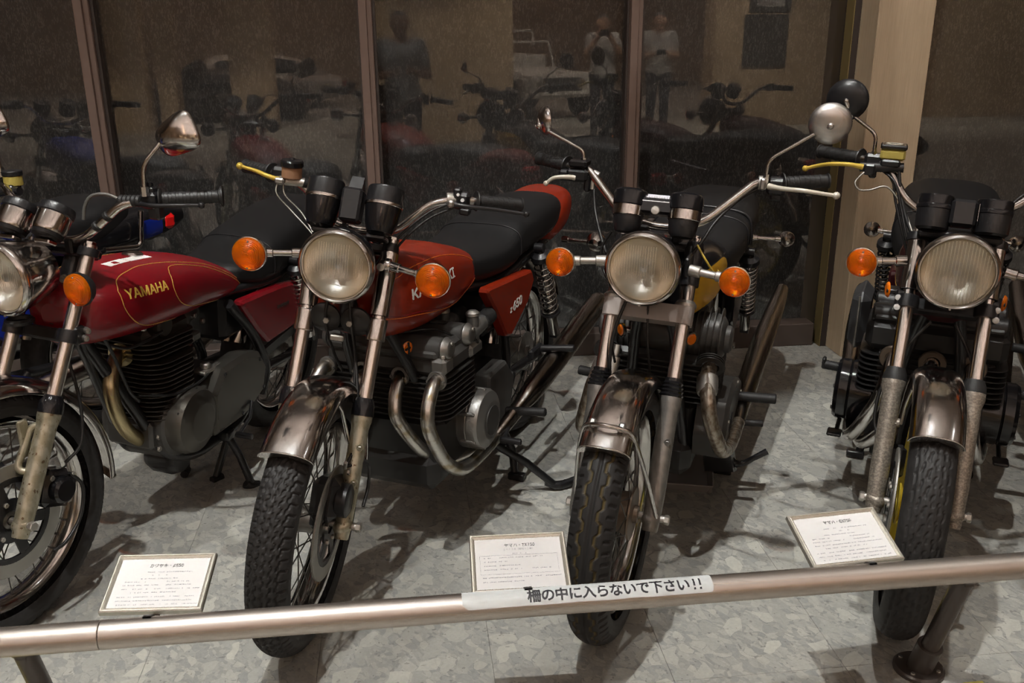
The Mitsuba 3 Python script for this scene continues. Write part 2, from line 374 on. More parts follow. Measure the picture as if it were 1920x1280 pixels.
# ------------------------------------------------------------------ the room
TILE, JX, JY = 0.4325, -0.700, 0.52
add('floor', box((26, 22, 0.20), (1.5, -6.2, -0.1025)), 'm_joint', False, kind='structure')
_t = mikit.ply(mv(box((TILE - 0.0007, TILE - 0.0007, 0.02), bev=0.0005), None, (0, 0, -0.01)), 'm_terrazzo', smooth=False)
for i in range(-9, 11):
    for j in range(0, 9):
        k = nk('floor__tile')
        scene[k] = {**_t, 'to_world': T().translate([JX + (i + 0.5) * TILE, JY + (j + 0.5) * TILE - 0.0, 0])}
_x0, _x1, _y0, _y1 = JX - 9 * TILE, JX + 11 * TILE, JY, JY + 9 * TILE
add('floor__slab', cat(box((22, _y0 + 15.0, 0.02), (1.5, (_y0 - 15.0) / 2, -0.01)), box((_x0 + 9.5, _y1 - _y0, 0.02), ((_x0 - 9.5) / 2, (_y0 + _y1) / 2, -0.01)),
                       box((12.5 - _x1, _y1 - _y0, 0.02), ((_x1 + 12.5) / 2, (_y0 + _y1) / 2, -0.01))), 'm_terrazzo', False)
add('ceiling', box((22, 20.2, 0.2), (1.5, -5.3, 5.6)), 'm_ceiling', False, kind='structure')
add('wall_left', box((0.2, 20.2, 5.5), (-9.5, -5.3, 2.75)), 'm_hall_wall', False, kind='structure')
add('wall_right', box((0.2, 20.2, 5.5), (12.5, -5.3, 2.75)), 'm_hall_wall', False, kind='structure')
add('wall_front', box((22, 0.2, 5.5), (1.5, -15.1, 2.75)), 'm_hall_wall', False, kind='structure')
add('wall_back', box((22, 0.2, 5.5), (1.5, 4.46, 2.75)), 'm_granite', False, kind='structure')

def mullion(key, x):
    add(key, cat(box((0.056, 0.075, 5.4), (x, 4.165, 2.80), bev=0.003), box((0.034, 0.02, 5.4), (x - 0.011, 4.120, 2.80), bev=0.002)), 'm_mullion', False, kind='structure')
    add(key + '__gasket', cat(box((0.012, 0.050, 5.4), (x + 0.034, 4.175, 2.80)), box((0.008, 0.050, 5.4), (x - 0.032, 4.178, 2.80))), 'm_mullion_dark', False)
MX = [-4.66, -3.53, -2.40, -1.250, -0.130, 1.018, 1.998, 2.30, 3.42, 4.54]
for n, x in enumerate(MX):
    if n == 6: continue
    if n != 7: mullion(f'trim_{n + 1}', x)
n = 0
for a, b in zip(MX[:-1], MX[1:]):
    if a == 1.998: continue
    n += 1
    add(f'window_{n}', ([[a + .02, 4.190, .10], [b - .02, 4.190, .10], [b - .02, 4.190, 5.5], [a + .02, 4.190, 5.5]], [[0, 1, 2, 3]]), 'm_pane', False, kind='structure')
add('baseboard_back', cat(box((6.65, 0.10, 0.112), (-1.37, 4.18, 0.056), bev=0.004), box((4.0, 0.10, 0.097), (4.27, 4.18, 0.0485), bev=0.004)), 'm_sill', False, kind='structure')
add('pillar', box((0.252, 0.50, 5.5), (2.139, 4.20, 2.75), bev=0.004), 'm_beige', False, kind='structure')
add('trim_11', box((0.030, 0.34, 5.5), (1.999, 4.28, 2.75)), 'm_mullion_dark', False, kind='structure')  # front of the brass jamb, its unlit shade put into a dark colour
add('trim_12', box((0.005, 0.075, 5.5), (1.9815, 4.1475, 2.75), bev=0.001), 'm_brass_trim', False, kind='structure')

# ceiling lamps
def ceiling_lamp(pos, rad, L, aim, label):
    k = reserve('ceiling_spotlight')
    pos = np.array(pos, float); d = unit(np.array(aim, float) - pos) if aim is not None else np.array([0, 0, -1.0])
    # the frame's z points out of the lamp; an aimed lamp sits deep in its can, an open one flush with the rim
    depth, r = (.270, .122) if aim is not None else (.004, rad + .03)
    M = frame(pos, d)
    add(k + '__housing', lathe([(0, -.10), (r + .004, -.10), (r + .006, depth), (r, depth), (r, 0), (rad + .004, -.003), (rad + .004, -.02), (0, -.02)], 32), 'm_lamp_body', 35, M)
    add(k + '__stem', cyl(pos - d * .09, (pos - d * .09) * [1, 1, 0] + [0, 0, 5.5], 0.012), 'm_lamp_body')
    e = nk(k + '__lamp')
    v = np.array([[0, 0, 0]] + [[rad * math.cos(a), rad * math.sin(a), 0] for a in np.linspace(0, 2 * np.pi, 24, endpoint=False)]) @ M[:3, :3].T + M[:3, 3]
    m = tri(v, [[0, j + 1, (j + 1) % 24 + 1] for j in range(24)])
    scene[e] = {**mikit.ply(m, 'm_lamp_body', smooth=False), 'emitter': {'type': 'area', 'radiance': rgb(*L)}}
    tag(k, label, 'ceiling lamp')
for q, w in zip(LAMPS, ('deep can spotlight hung from the ceiling, aimed at the two middle motorcycles', 'deep can spotlight hung near the windows, aimed at the yellow-wheeled motorcycle', 'deep can spotlight hung on the left, aimed at the leftmost motorcycles',
                        'open round spotlight hung from the ceiling over the left sign', 'open round spotlight hung from the ceiling at the far left of the row', 'open round spotlight hung from the ceiling at the far right of the row')): ceiling_lamp(*q, w)
for q, w in zip(ADDED_HALL_LAMPS, ('left', 'right')): ceiling_lamp(*q, f'warm round ceiling lamp at the {w} rear of the hall')
for (q, aim, I), w in zip(ADDED_TRACK_SPOTS, ('far left', 'left', 'middle', 'right', 'far right')):
    k = reserve('added_track_spotlight'); q, aim = np.array(q), np.array(aim); d = unit(aim - q)
    add(k + '__can', lathe([(0, -.16), (.05, -.15), (.055, 0), (.050, 0), (.046, -.12), (0, -.13)], 24, q, d), 'm_lamp_body', 35)
    add(k + '__arm', cyl(q - d * .08, (q - d * .08) * [1, 1, 0] + [0, 0, 5.5], .010, 12), 'm_lamp_body', 40)
    scene[nk(k + '_bulb')] = {'type': 'spot', 'to_world': T().look_at(origin=[float(v) for v in q + d * .005], target=[float(v) for v in aim], up=[0, 0, 1]), 'intensity': rgb(I, I * .86, I * .70), 'cutoff_angle': 34.0, 'beam_width': 22.0}
    tag(k, f'{w} of the added spotlights brightening the hall behind the viewer', 'lamp')
for (x, y, z), I, cone in ADDED_UPLIGHTS:
    k = reserve('added_uplight')
    add(k + '__bowl', lathe([(0, -.12), (.10, -.10), (.20, 0), (.19, 0), (.09, -.085), (0, -.10)], 28, (x, y, z)), 'm_lamp_body')
    add(k + '__stem', cat(cyl((x - .19, y, z), (x, y, 5.5), .006), cyl((x + .19, y, z), (x, y, 5.5), .006)), 'm_lamp_body')
    scene[nk(k + '_bulb')] = {'type': 'spot', 'to_world': T().look_at(origin=[x, y, z + .02], target=[x, y, z + 1], up=[0, 1, 0]), 'intensity': rgb(I, I * .91, I * .84), 'cutoff_angle': float(cone), 'beam_width': cone * .6}
    row = 'over the row of motorcycles' if y > 0 else f'in the {"first" if y > -5 else "second" if y > -9 else "third"} row behind the viewer'
    side = ('left' if x < 0 else 'right') if y > 0 else ('first' if x < -4 else 'second' if x < 0 else 'third' if x < 4 else 'fourth')
    tag(k, f'bowl shaped uplight {row}, {side} from the left' if y < 0 else f'added bowl lamp hung {row}, the {side} one', 'lamp', 'added_uplights')

# ------------------------------------------------------------------ the barrier
BY, BZ, BR = 1.622, 0.390, 0.0285
b = reserve('barrier_rail')
tag(b, 'satin metal barrier rail on slanted posts running along the front of the motorcycles', 'barrier')
add(b + '__rail', cyl((-2.2, BY, BZ), (-0.628, BY, BZ), BR, 64, bev=0.001), 'm_bar')
add(b + '__rail', cyl((-0.627, BY, BZ), (3.0, BY, BZ), BR, 64, bev=0.001), 'm_bar')
for x in (-0.80, 1.205):
    p = reserve(b + '__post')
    top, base = np.array([x, 1.668, 0.345]), np.array([x, 1.785, 0.0])
    d = unit(top - base)
    add(p + '__tube', cyl(base + d * .012, top, 0.0215, 28), 'm_post')
    add(p + '__sleeve', lathe([(.0215, .10), (.0285, .10), (.030, .097), (.030, .0), (.0215, .0)], 28, base, d), 'm_post')
    add(p + '__flange', lathe([(0, .012), (.055, .012), (.060, .008), (.060, 0), (0, 0)], 32, base), 'm_post')
    for a in (0.7, 2.3, 3.9, 5.5): add(p + '__bolt', hexbolt(base + [.045 * math.cos(a), .045 * math.sin(a), .012], (0, 0, 1), .006, .005), 'm_alloy', False)
    add(p + '__knuckle', cat(lathe([(0, -.016), (.022, -.016), (.024, -.012), (.024, .012), (.022, .016), (0, .016)], 24, top + d * .004, (1, 0, 0)), box((.02, .03, .05), top + d * .004)), 'm_post')
    add(p + '__arm', cat(tube([top + [0, 0, 0], (x + .035, 1.652, .353), (x + .10, BY + .012, BZ - BR + .006)], .011, 12), tube([top + [0, 0, 0], (x - .02, 1.648, .356), (x - .045, BY + .012, BZ - BR + .006)], .011, 12)), 'm_post')
    for s in (-.012, .012): add(p + '__bolt', hexbolt(top + d * .004 + [.016, s * .2, s], (1, 0, 0), .004, .003), 'm_alloy', False)
add('floor__yellow_paint', cat(box((0.52, 0.16, 0.0010), (-1.02, 1.79, 0.0004)), box((0.05, 0.05, 0.0010), (1.31, 1.70, 0.0004))), 'm_yellow_paint', False)

# lettering
# each character: its advance and the outlines of its strokes, in 1/120 of the letter size
GLYPHS = dict(zip('柵の中に入らないで下さ！カワサキ・ヤマハZTXG6570192年（昭和４７仕様１９２）',
[[120,[[[1,-137,7,-129,8,-124,12,-118,18,-98,18,-96,5,-96,3,-94,3,-84,4,-82,20,-82,20,-57,21,-56,31,-55,34,-57,34,-80,36,-82,48,-82,48,-63,49,-62,112,-62,113,-63,113,-105,118,-106,120,-108,120,-118,119,
-120,113,-120,113,-166,109,-171,104,-173,95,-173,94,-171,83,-171,82,-170,82,-120,78,-121,78,-170,77,-171,66,-171,65,-169,65,-120,62,-121,62,-171,60,-173,48,-172,48,-127,45,-128,43,-132,40,-133,37,-130,
36,-126,34,-126,34,-172,32,-173,22,-173,20,-171,20,-134,18,-134,13,-146,9,-150,5,-148,3,-142,1,-141],[95,-158,99,-158,98,-120,95,-121],[95,-105,99,-105,98,-76,95,-77],[78,-105,82,-105,81,-76,78,-77],[62,
-105,65,-105,64,-76,62,-77],[35,-100,39,-108,42,-106,48,-106,48,-95,34,-96]]]],[120,[[[8,-132,8,-113,14,-97,27,-82,47,-72,57,-70,69,-70,85,-74,95,-80,102,-87,110,-102,112,-111,112,-125,109,-137,105,-145,
96,-155,76,-165,67,-167,61,-166,55,-154,57,-152,72,-150,81,-146,90,-138,95,-128,96,-112,94,-104,91,-98,83,-90,77,-87,69,-86,66,-108,59,-131,52,-145,43,-155,36,-158,28,-158,21,-155,14,-148,10,-140],[25,
-109,23,-117,23,-128,24,-133,30,-141,34,-141,39,-136,46,-121,53,-93,53,-86,40,-91,32,-98]]]],[120,[[[9,-78,10,-77,52,-77,52,-57,54,-55,67,-56,67,-77,110,-77,111,-78,111,-139,98,-140,96,-138,95,-133,67,
-133,67,-172,64,-173,53,-172,52,-171,52,-133,24,-133,23,-140,9,-140],[67,-117,96,-118,96,-92,67,-92],[24,-117,52,-118,52,-92,24,-92]]]],[120,[[[46,-133,49,-124,59,-124,62,-126,61,-141,63,-144,68,-146,78,
-147,79,-146,94,-146,108,-143,111,-146,111,-158,108,-160,92,-161,91,-162,69,-162,57,-159,51,-155,47,-149]],[[52,-90,52,-76,54,-75,67,-77,90,-77,91,-76,105,-75,107,-77,107,-90,106,-91,60,-92]],[[12,-140,
12,-112,13,-111,13,-102,14,-101,16,-81,18,-74,18,-67,20,-65,33,-66,35,-70,32,-78,29,-95,27,-123,29,-123,30,-120,34,-120,39,-124,40,-128,38,-130,33,-145,30,-166,18,-167,16,-165]]]],[120,[[[2,-159,16,-151,
28,-140,28,-138,35,-131,46,-109,51,-93,51,-88,32,-69,39,-58,42,-58,48,-62,59,-73,72,-92,79,-108,81,-109,87,-123,89,-124,94,-134,109,-150,117,-154,119,-157,115,-164,114,-170,112,-171,108,-170,100,-163,98,
-163,84,-148,78,-139,75,-131,73,-130,64,-110,63,-110,58,-122,50,-137,43,-145,43,-147,28,-162,26,-162,23,-166,16,-169,15,-171,12,-171,5,-164,3,-164]]]],[120,[[[18,-136,23,-106,24,-86,26,-83,40,-85,37,-113,
56,-105,80,-104,87,-106,96,-111,102,-118,105,-126,104,-143,100,-151,93,-158,79,-165,62,-168,37,-167,33,-158,33,-153,34,-152,57,-153,58,-152,71,-151,79,-148,87,-141,89,-136,89,-128,85,-122,75,-118,59,-119,
52,-121,43,-126,34,-135,32,-140,22,-139]],[[35,-76,36,-67,39,-62,73,-70,86,-71,89,-72,90,-74,88,-84,86,-87,50,-81,38,-78]]]],[120,[[[76,-89,76,-86,80,-80,82,-78,87,-78,113,-93,115,-95,115,-98,109,-107,
104,-107,93,-98]],[[36,-143,39,-137,48,-130,62,-127,71,-128,70,-100,72,-98,84,-98,85,-99,86,-132,105,-142,108,-146,111,-147,111,-151,105,-160,101,-160,90,-150,86,-150,85,-158,79,-165,69,-169,56,-169,44,
-165,38,-159,36,-154],[52,-151,55,-154,67,-154,71,-151,72,-142,68,-141,55,-142,51,-145]],[[8,-139,9,-135,15,-129,20,-119,22,-118,32,-97,31,-96,11,-96,9,-94,9,-82,10,-81,38,-81,41,-61,42,-60,56,-61,57,-67,
54,-78,60,-78,67,-75,71,-76,71,-89,68,-91,49,-94,48,-95,44,-108,34,-128,32,-129,30,-135,23,-145,20,-146]]]],[120,[[[77,-84,77,-81,79,-79,87,-76,91,-76,95,-81,102,-94,108,-110,113,-132,112,-142,103,-146,
98,-145,96,-128,91,-109,83,-91]],[[13,-79,12,-74,14,-72,25,-72,30,-74,29,-113,30,-114,30,-122,34,-138,40,-146,45,-146,48,-143,56,-122,61,-123,61,-125,68,-131,66,-142,61,-152,53,-161,47,-164,39,-164,30,
-160,23,-152,20,-146,16,-133,15,-120,14,-120]]]],[120,[[[79,-102,79,-98,81,-96,86,-94,92,-95,93,-92,99,-89,103,-89,113,-104,114,-110,108,-114,103,-114,100,-107,98,-107,98,-109,101,-113,100,-116,91,-120,
89,-119,86,-111]],[[8,-93,7,-78,8,-77,19,-77,20,-76,29,-76,30,-75,39,-75,50,-73,106,-69,108,-71,108,-84,107,-85,84,-86,72,-92,63,-102,59,-110,57,-119,57,-126,59,-134,65,-142,79,-149,98,-152,98,-157,94,
-167,80,-166,61,-159,51,-151,44,-140,42,-133,42,-115,45,-105,51,-94,54,-92,55,-88,24,-91,11,-94]]]],[120,[[[4,-78,4,-65,5,-64,115,-64,117,-68,117,-76,115,-79,65,-80,65,-92,66,-94,76,-98,77,-100,100,-112,
110,-120,110,-123,105,-128,105,-130,100,-133,86,-122,82,-121,73,-114,65,-111,65,-172,53,-173,50,-171,50,-79,5,-79]]]],[120,[[[16,-94,16,-82,19,-80,31,-82,62,-82,62,-79,57,-67,57,-63,61,-61,71,-60,73,-62,
77,-80,89,-79,100,-75,104,-75,106,-79,106,-89,105,-90,90,-94,84,-94,84,-95,89,-108,100,-122,100,-126,94,-133,69,-131,61,-129,61,-118,63,-116,77,-117,68,-97,27,-97,26,-96,18,-96]],[[19,-143,20,-131,25,-118,
26,-117,36,-118,40,-120,40,-124,36,-130,35,-142,40,-149,55,-153,69,-153,70,-152,80,-152,87,-150,93,-150,94,-151,94,-162,93,-165,90,-166,75,-167,74,-168,51,-168,40,-166,31,-162,24,-156,21,-151]]]],[120,
[[[19,-155,21,-146,27,-142,37,-144,41,-151,39,-160,33,-164,23,-162]],[[20,-77,21,-67,39,-67,40,-69,36,-134,23,-133]]]],[120,[[[12,-157,12,-155,25,-147,36,-134,43,-120,48,-99,47,-97,14,-97,15,-85,49,-86,
49,-64,62,-64,61,-86,96,-85,103,-89,100,-139,96,-155,92,-160,88,-162,62,-162,60,-152,60,-150,81,-151,85,-149,90,-126,90,-97,59,-97,54,-124,43,-145,23,-164]]]],[120,[[[15,-74,98,-73,106,-78,100,-111,92,
-130,79,-146,59,-160,44,-165,36,-157,36,-155,57,-147,77,-130,83,-121,88,-108,91,-85,28,-85,27,-87,28,-117,15,-117]]]],[120,[[[7,-101,7,-89,32,-90,32,-66,44,-66,44,-90,76,-90,75,-65,88,-65,87,-90,112,-90,
112,-101,87,-102,87,-122,81,-143,67,-159,54,-166,49,-165,43,-157,59,-150,70,-138,75,-123,76,-101,44,-101,44,-132,32,-132,32,-101]]]],[120,[[[14,-138,12,-126,16,-125,55,-120,51,-98,15,-104,12,-94,13,-91,
48,-87,44,-69,45,-65,57,-65,60,-85,96,-78,98,-90,62,-96,66,-118,102,-111,107,-111,108,-115,108,-123,69,-129,76,-164,67,-166,63,-165,57,-131]]]],[120,[[[46,-116,48,-106,57,-100,68,-102,72,-106,74,-112,72,
-121,65,-127,53,-126,49,-123]]]],[120,[[[9,-108,7,-96,36,-92,29,-66,36,-64,42,-64,42,-70,48,-89,95,-81,102,-78,111,-83,108,-91,100,-103,81,-126,73,-124,69,-120,87,-102,92,-92,51,-100,66,-156,69,-161,67,
-164,59,-166,56,-166,55,-164,40,-104,36,-103]]]],[120,[[[11,-88,12,-76,105,-76,109,-79,112,-82,112,-85,103,-98,86,-119,67,-135,69,-140,86,-157,86,-160,78,-166,75,-166,64,-151,43,-130,29,-120,27,-116,32,
-111,37,-110,56,-127,59,-127,77,-111,93,-88]]]],[120,[[[68,-80,71,-77,80,-75,99,-116,112,-156,99,-159,88,-122]],[[8,-155,18,-140,29,-117,36,-93,38,-77,50,-78,51,-82,43,-113,29,-146,20,-160]]]],[72,[[[5,
-161,5,-152,50,-83,49,-82,9,-82,9,-71,67,-71,67,-80,22,-149,68,-150,68,-160]]]],[72,[[[3,-82,3,-71,69,-71,69,-82,43,-82,42,-161,29,-160,29,-82]]]],[69,[[[1,-161,26,-115,23,-107,3,-74,3,-71,17,-71,35,-105,
51,-73,53,-71,66,-71,43,-116,68,-161,53,-160,34,-125,15,-161]]]],[83,[[[6,-125,6,-108,9,-95,15,-84,23,-76,36,-70,53,-69,65,-73,73,-79,73,-83,68,-89,65,-89,62,-85,54,-81,42,-81,35,-83,24,-94,19,-113,20,
-127,23,-137,30,-146,42,-151,54,-151,60,-149,63,-145,63,-125,44,-125,44,-114,75,-114,75,-152,70,-157,53,-163,35,-162,24,-157,12,-144]]]],[67,[[[6,-105,12,-85,20,-75,27,-71,34,-69,45,-69,55,-73,61,-78,61,
-80,54,-87,43,-80,30,-82,24,-88,21,-94,18,-109,18,-112,20,-112,29,-105,43,-104,56,-111,62,-124,62,-141,58,-151,52,-158,41,-163,31,-163,21,-159,14,-152,10,-145,6,-130],[19,-123,20,-138,26,-149,31,-152,39,
-152,46,-148,50,-138,50,-129,45,-117,38,-114,29,-115]]]],[67,[[[2,-150,9,-142,19,-150,34,-152,41,-149,45,-145,48,-136,47,-123,42,-116,35,-113,27,-113,15,-118,9,-114,12,-71,57,-71,57,-82,24,-82,22,-97,22,
-105,27,-103,44,-104,53,-109,57,-114,61,-124,61,-139,56,-151,49,-158,41,-162,25,-163,14,-160,6,-155]]]],[67,[[[5,-82,5,-71,62,-71,62,-80,52,-92,42,-114,37,-141,36,-161,23,-161,24,-140,32,-108,46,-82]]]],
[67,[[[5,-127,6,-98,13,-79,22,-71,28,-69,38,-69,49,-74,57,-85,62,-109,60,-137,56,-149,52,-155,46,-160,38,-163,28,-163,22,-161,12,-151,7,-139],[21,-89,18,-130,20,-140,26,-150,30,-152,37,-152,44,-146,49,
-127,49,-104,43,-84,38,-80,27,-81]]]],[67,[[[10,-150,29,-149,29,-86,14,-86,14,-77,22,-76,32,-71,42,-71,42,-150,60,-150,60,-161,10,-161]]]],[67,[[[4,-102,5,-90,8,-82,16,-73,22,-70,40,-70,46,-73,53,-80,57,
-87,61,-102,61,-124,56,-144,45,-158,33,-163,23,-163,12,-159,6,-154,12,-145,24,-152,37,-150,45,-140,48,-121,34,-128,20,-127,14,-124,8,-117],[18,-107,20,-113,28,-118,37,-117,45,-112,49,-106,46,-91,42,-84,
36,-80,24,-81,20,-85,17,-92]]]],[67,[[[4,-160,4,-153,26,-133,39,-116,45,-97,43,-87,37,-81,22,-81,12,-90,4,-84,4,-82,11,-75,21,-70,36,-69,43,-71,53,-79,56,-85,57,-104,48,-124,26,-150,62,-150,62,-160]]]],
[120,[[[5,-101,5,-99,21,-82,30,-65,32,-57,43,-59,39,-72,110,-72,109,-83,72,-83,72,-99,106,-99,107,-110,72,-110,72,-131,115,-132,115,-143,72,-143,72,-170,61,-171,60,-143,5,-143,5,-132,25,-132,25,-100,60,
-99,60,-83,32,-83,26,-94,15,-107],[36,-131,60,-132,60,-110,36,-110]]]],[120,[[[82,-116,84,-95,94,-71,106,-56,115,-59,115,-62,107,-70,98,-86,93,-108,93,-120,97,-139,105,-155,115,-166,114,-169,106,-172,96,
-160,86,-140]]]],[120,[[[8,-156,8,-67,45,-67,45,-106,46,-107,61,-95,68,-75,67,-73,48,-73,49,-63,112,-63,110,-98,106,-110,100,-113,83,-113,81,-103,96,-103,98,-101,101,-74,79,-73,75,-91,64,-108,52,-116,49,
-116,47,-112,45,-112,45,-147,19,-147,18,-157],[19,-136,35,-137,35,-111,19,-111],[19,-100,35,-101,35,-77,19,-77]],[[52,-170,52,-119,110,-119,110,-170,100,-170,98,-165,64,-165,62,-171],[63,-154,99,-155,99,
-129,63,-129]]]],[120,[[[63,-68,109,-68,109,-164,98,-164,98,-155,74,-155,73,-165,63,-165],[73,-143,98,-144,98,-79,73,-79]],[[2,-143,15,-127,25,-106,25,-103,5,-103,5,-93,29,-92,29,-75,9,-77,6,-69,35,-64,
53,-58,60,-67,40,-72,40,-93,60,-93,61,-102,40,-103,40,-105,59,-127,59,-131,54,-137,52,-137,44,-124,40,-122,40,-169,29,-170,29,-123,27,-123,19,-140,9,-153,7,-153]]]],[120,[[[26,-137,26,-127,65,-73,67,-71,
82,-71,82,-126,96,-126,95,-137,82,-137,82,-161,70,-161,70,-137],[42,-125,70,-126,70,-88,67,-89]]]],[120,[[[28,-82,28,-71,92,-71,91,-82,80,-95,69,-116,63,-140,62,-161,48,-160,50,-139,58,-112,76,-82]]]],
[120,[[[37,-107,37,-96,71,-96,71,-60,82,-59,82,-96,117,-97,116,-107,82,-107,82,-155,115,-155,115,-165,40,-166,40,-155,71,-155,71,-108]],[[2,-110,2,-107,12,-98,21,-86,34,-59,39,-58,44,-60,44,-66,32,-88,
32,-170,21,-170,21,-106,19,-106,9,-118,7,-118]]]],[120,[[[3,-140,3,-137,12,-123,20,-99,20,-94,5,-93,5,-84,22,-84,22,-58,32,-57,32,-83,46,-84,46,-94,32,-94,32,-101,43,-115,46,-122,56,-118,69,-135,63,-140,
60,-140,48,-123,42,-130,40,-130,35,-119,32,-118,32,-171,22,-170,22,-124,20,-124,17,-134,9,-148]],[[44,-115,45,-105,74,-105,74,-98,50,-98,50,-89,74,-89,74,-82,47,-82,47,-73,61,-73,56,-60,65,-58,72,-73,86,
-73,89,-72,95,-57,104,-59,105,-63,100,-73,114,-73,114,-82,85,-82,85,-89,111,-89,111,-98,85,-98,85,-105,115,-105,116,-114,86,-115,85,-118,92,-132,106,-117,114,-122,113,-126,98,-140,98,-142,104,-149,118,
-158,112,-165,109,-165,101,-160,86,-142,85,-165,82,-169,76,-171,63,-171,61,-161,74,-161,73,-148,44,-164,39,-156,40,-154,70,-138,72,-143,74,-143,74,-116]]]],[120,[[[29,-150,55,-149,55,-86,35,-86,35,-78,
54,-74,58,-71,68,-71,68,-150,93,-150,93,-161,29,-161]]]],[120,[[[27,-101,29,-87,32,-81,39,-74,51,-69,63,-69,78,-75,86,-84,92,-103,91,-128,83,-148,72,-158,60,-162,44,-161,32,-155,29,-150,35,-143,51,-151,
62,-150,69,-146,77,-133,79,-119,65,-127,55,-128,44,-126,32,-117],[41,-90,41,-108,46,-114,53,-117,61,-117,73,-112,78,-107,79,-102,74,-88,69,-83,63,-80,53,-80,47,-82]]]],[120,[[[32,-92,27,-85,36,-76,53,-69,
65,-69,72,-71,84,-80,87,-85,89,-95,87,-108,76,-126,52,-149,93,-150,93,-161,28,-161,28,-153,56,-130,69,-115,75,-104,76,-96,72,-85,62,-80,54,-80,46,-83,36,-93]]]],[120,[[[5,-62,5,-59,14,-56,26,-71,34,-88,
38,-112,37,-127,32,-145,27,-155,14,-172,6,-169,5,-166,15,-155,23,-139,26,-127,27,-108,22,-86,13,-70]]]]]))
def glyph_mesh(ch, em, dep):
    g = GLYPHS[ch]; s = em / 120.0; ms = []
    for rg in g[1]:
        P = Polygon(*[(lambda o: (o[0], o[1:]))([np.reshape(c_, (-1, 2)) for c_ in rg])][0])
        if not P.is_valid: P = P.buffer(0)
        for q in getattr(P, 'geoms', [P]):
            if q.area > 4: ms.append(trimesh.creation.extrude_polygon(q, dep / s, engine='earcut'))
    m = cat(*ms); v = np.asarray(m.vertices) * s
    return trimesh.Trimesh(v + [0, 1.42 * em, 0], m.faces, process=False), g[0] * s
def line_mesh(text, em, dep, space=0.0, xs=1.0):
    x, ms = 0.0, []
    for ch in text:
        if ch in '　 ': x += em * (1 if ch == '　' else .4); continue
        m, a = glyph_mesh(ch, em, dep); ms.append(mv(m, None, (x, 0, 0))); x += a + space
    m = cat(*ms); v = np.asarray(m.vertices) * [xs, 1, 1]
    return trimesh.Trimesh(v, m.faces, process=False), x * xs
def on_bar(v, r):
    """(x, arc measured upwards from the point of the rail that faces 35 degrees up, height above the rail) to the room."""
    a = math.radians(35) + v[:, 1] / BR; R = r + v[:, 2]
    return np.stack([v[:, 0], BY - R * np.cos(a), BZ + R * np.sin(a)], 1)
tp = reserve('warning_tape')
tag(tp, 'white warning tape with black Japanese lettering stuck along the barrier rail', 'sign tape')
xs_ = np.linspace(0.078, 0.598, 60); us = np.linspace(-0.0060, 0.0440, 26); X, U = np.meshgrid(xs_, us, indexing='ij')
rg = np.random.default_rng(5)
X = X + 0; e = np.interp(np.arange(60), np.arange(0, 60, 3), rg.normal(0, .0004, 20)); U = U + e[:, None]
X[:2] += (np.clip(0.004 - U[:2], 0, 1) * 1.1)
X[-3:] -= (np.clip((us - .036), 0, 1)[None] * .6 + np.clip(-us, 0, 1)[None] * .8)
Vt = on_bar(np.stack([X.ravel(), U.ravel(), np.full(X.size, .0004)], 1), BR)
i, j = np.meshgrid(np.arange(59), np.arange(25), indexing='ij'); q = np.stack([i * 26 + j, (i + 1) * 26 + j, (i + 1) * 26 + j + 1, i * 26 + j + 1], -1).reshape(-1, 4)
add(tp + '__film', (Vt, q), 'm_tape', True)
xc = 0.210
for ch in '柵の中に入らないで下さい':
    m, a = glyph_mesh(ch, 0.0292, 0.0003)
    m = fine(mv(m, None, (xc, 0.0005, 0.0005)), .004)
    add(tp + '__letter', trimesh.Trimesh(on_bar(np.asarray(m.vertices), BR), m.faces, process=False), 'm_ink', False)
    xc += 0.0282
for k in range(2):
    bx = xc + .010 + k * .0125
    m = fine(cat(box((.0036, .0165, .0003), (bx, .0175, .0006)), box((.0042, .0042, .0003), (bx, .0035, .0006))), .004)
    add(tp + '__letter', trimesh.Trimesh(on_bar(np.asarray(m.vertices), BR), m.faces, process=False), 'm_ink', False)

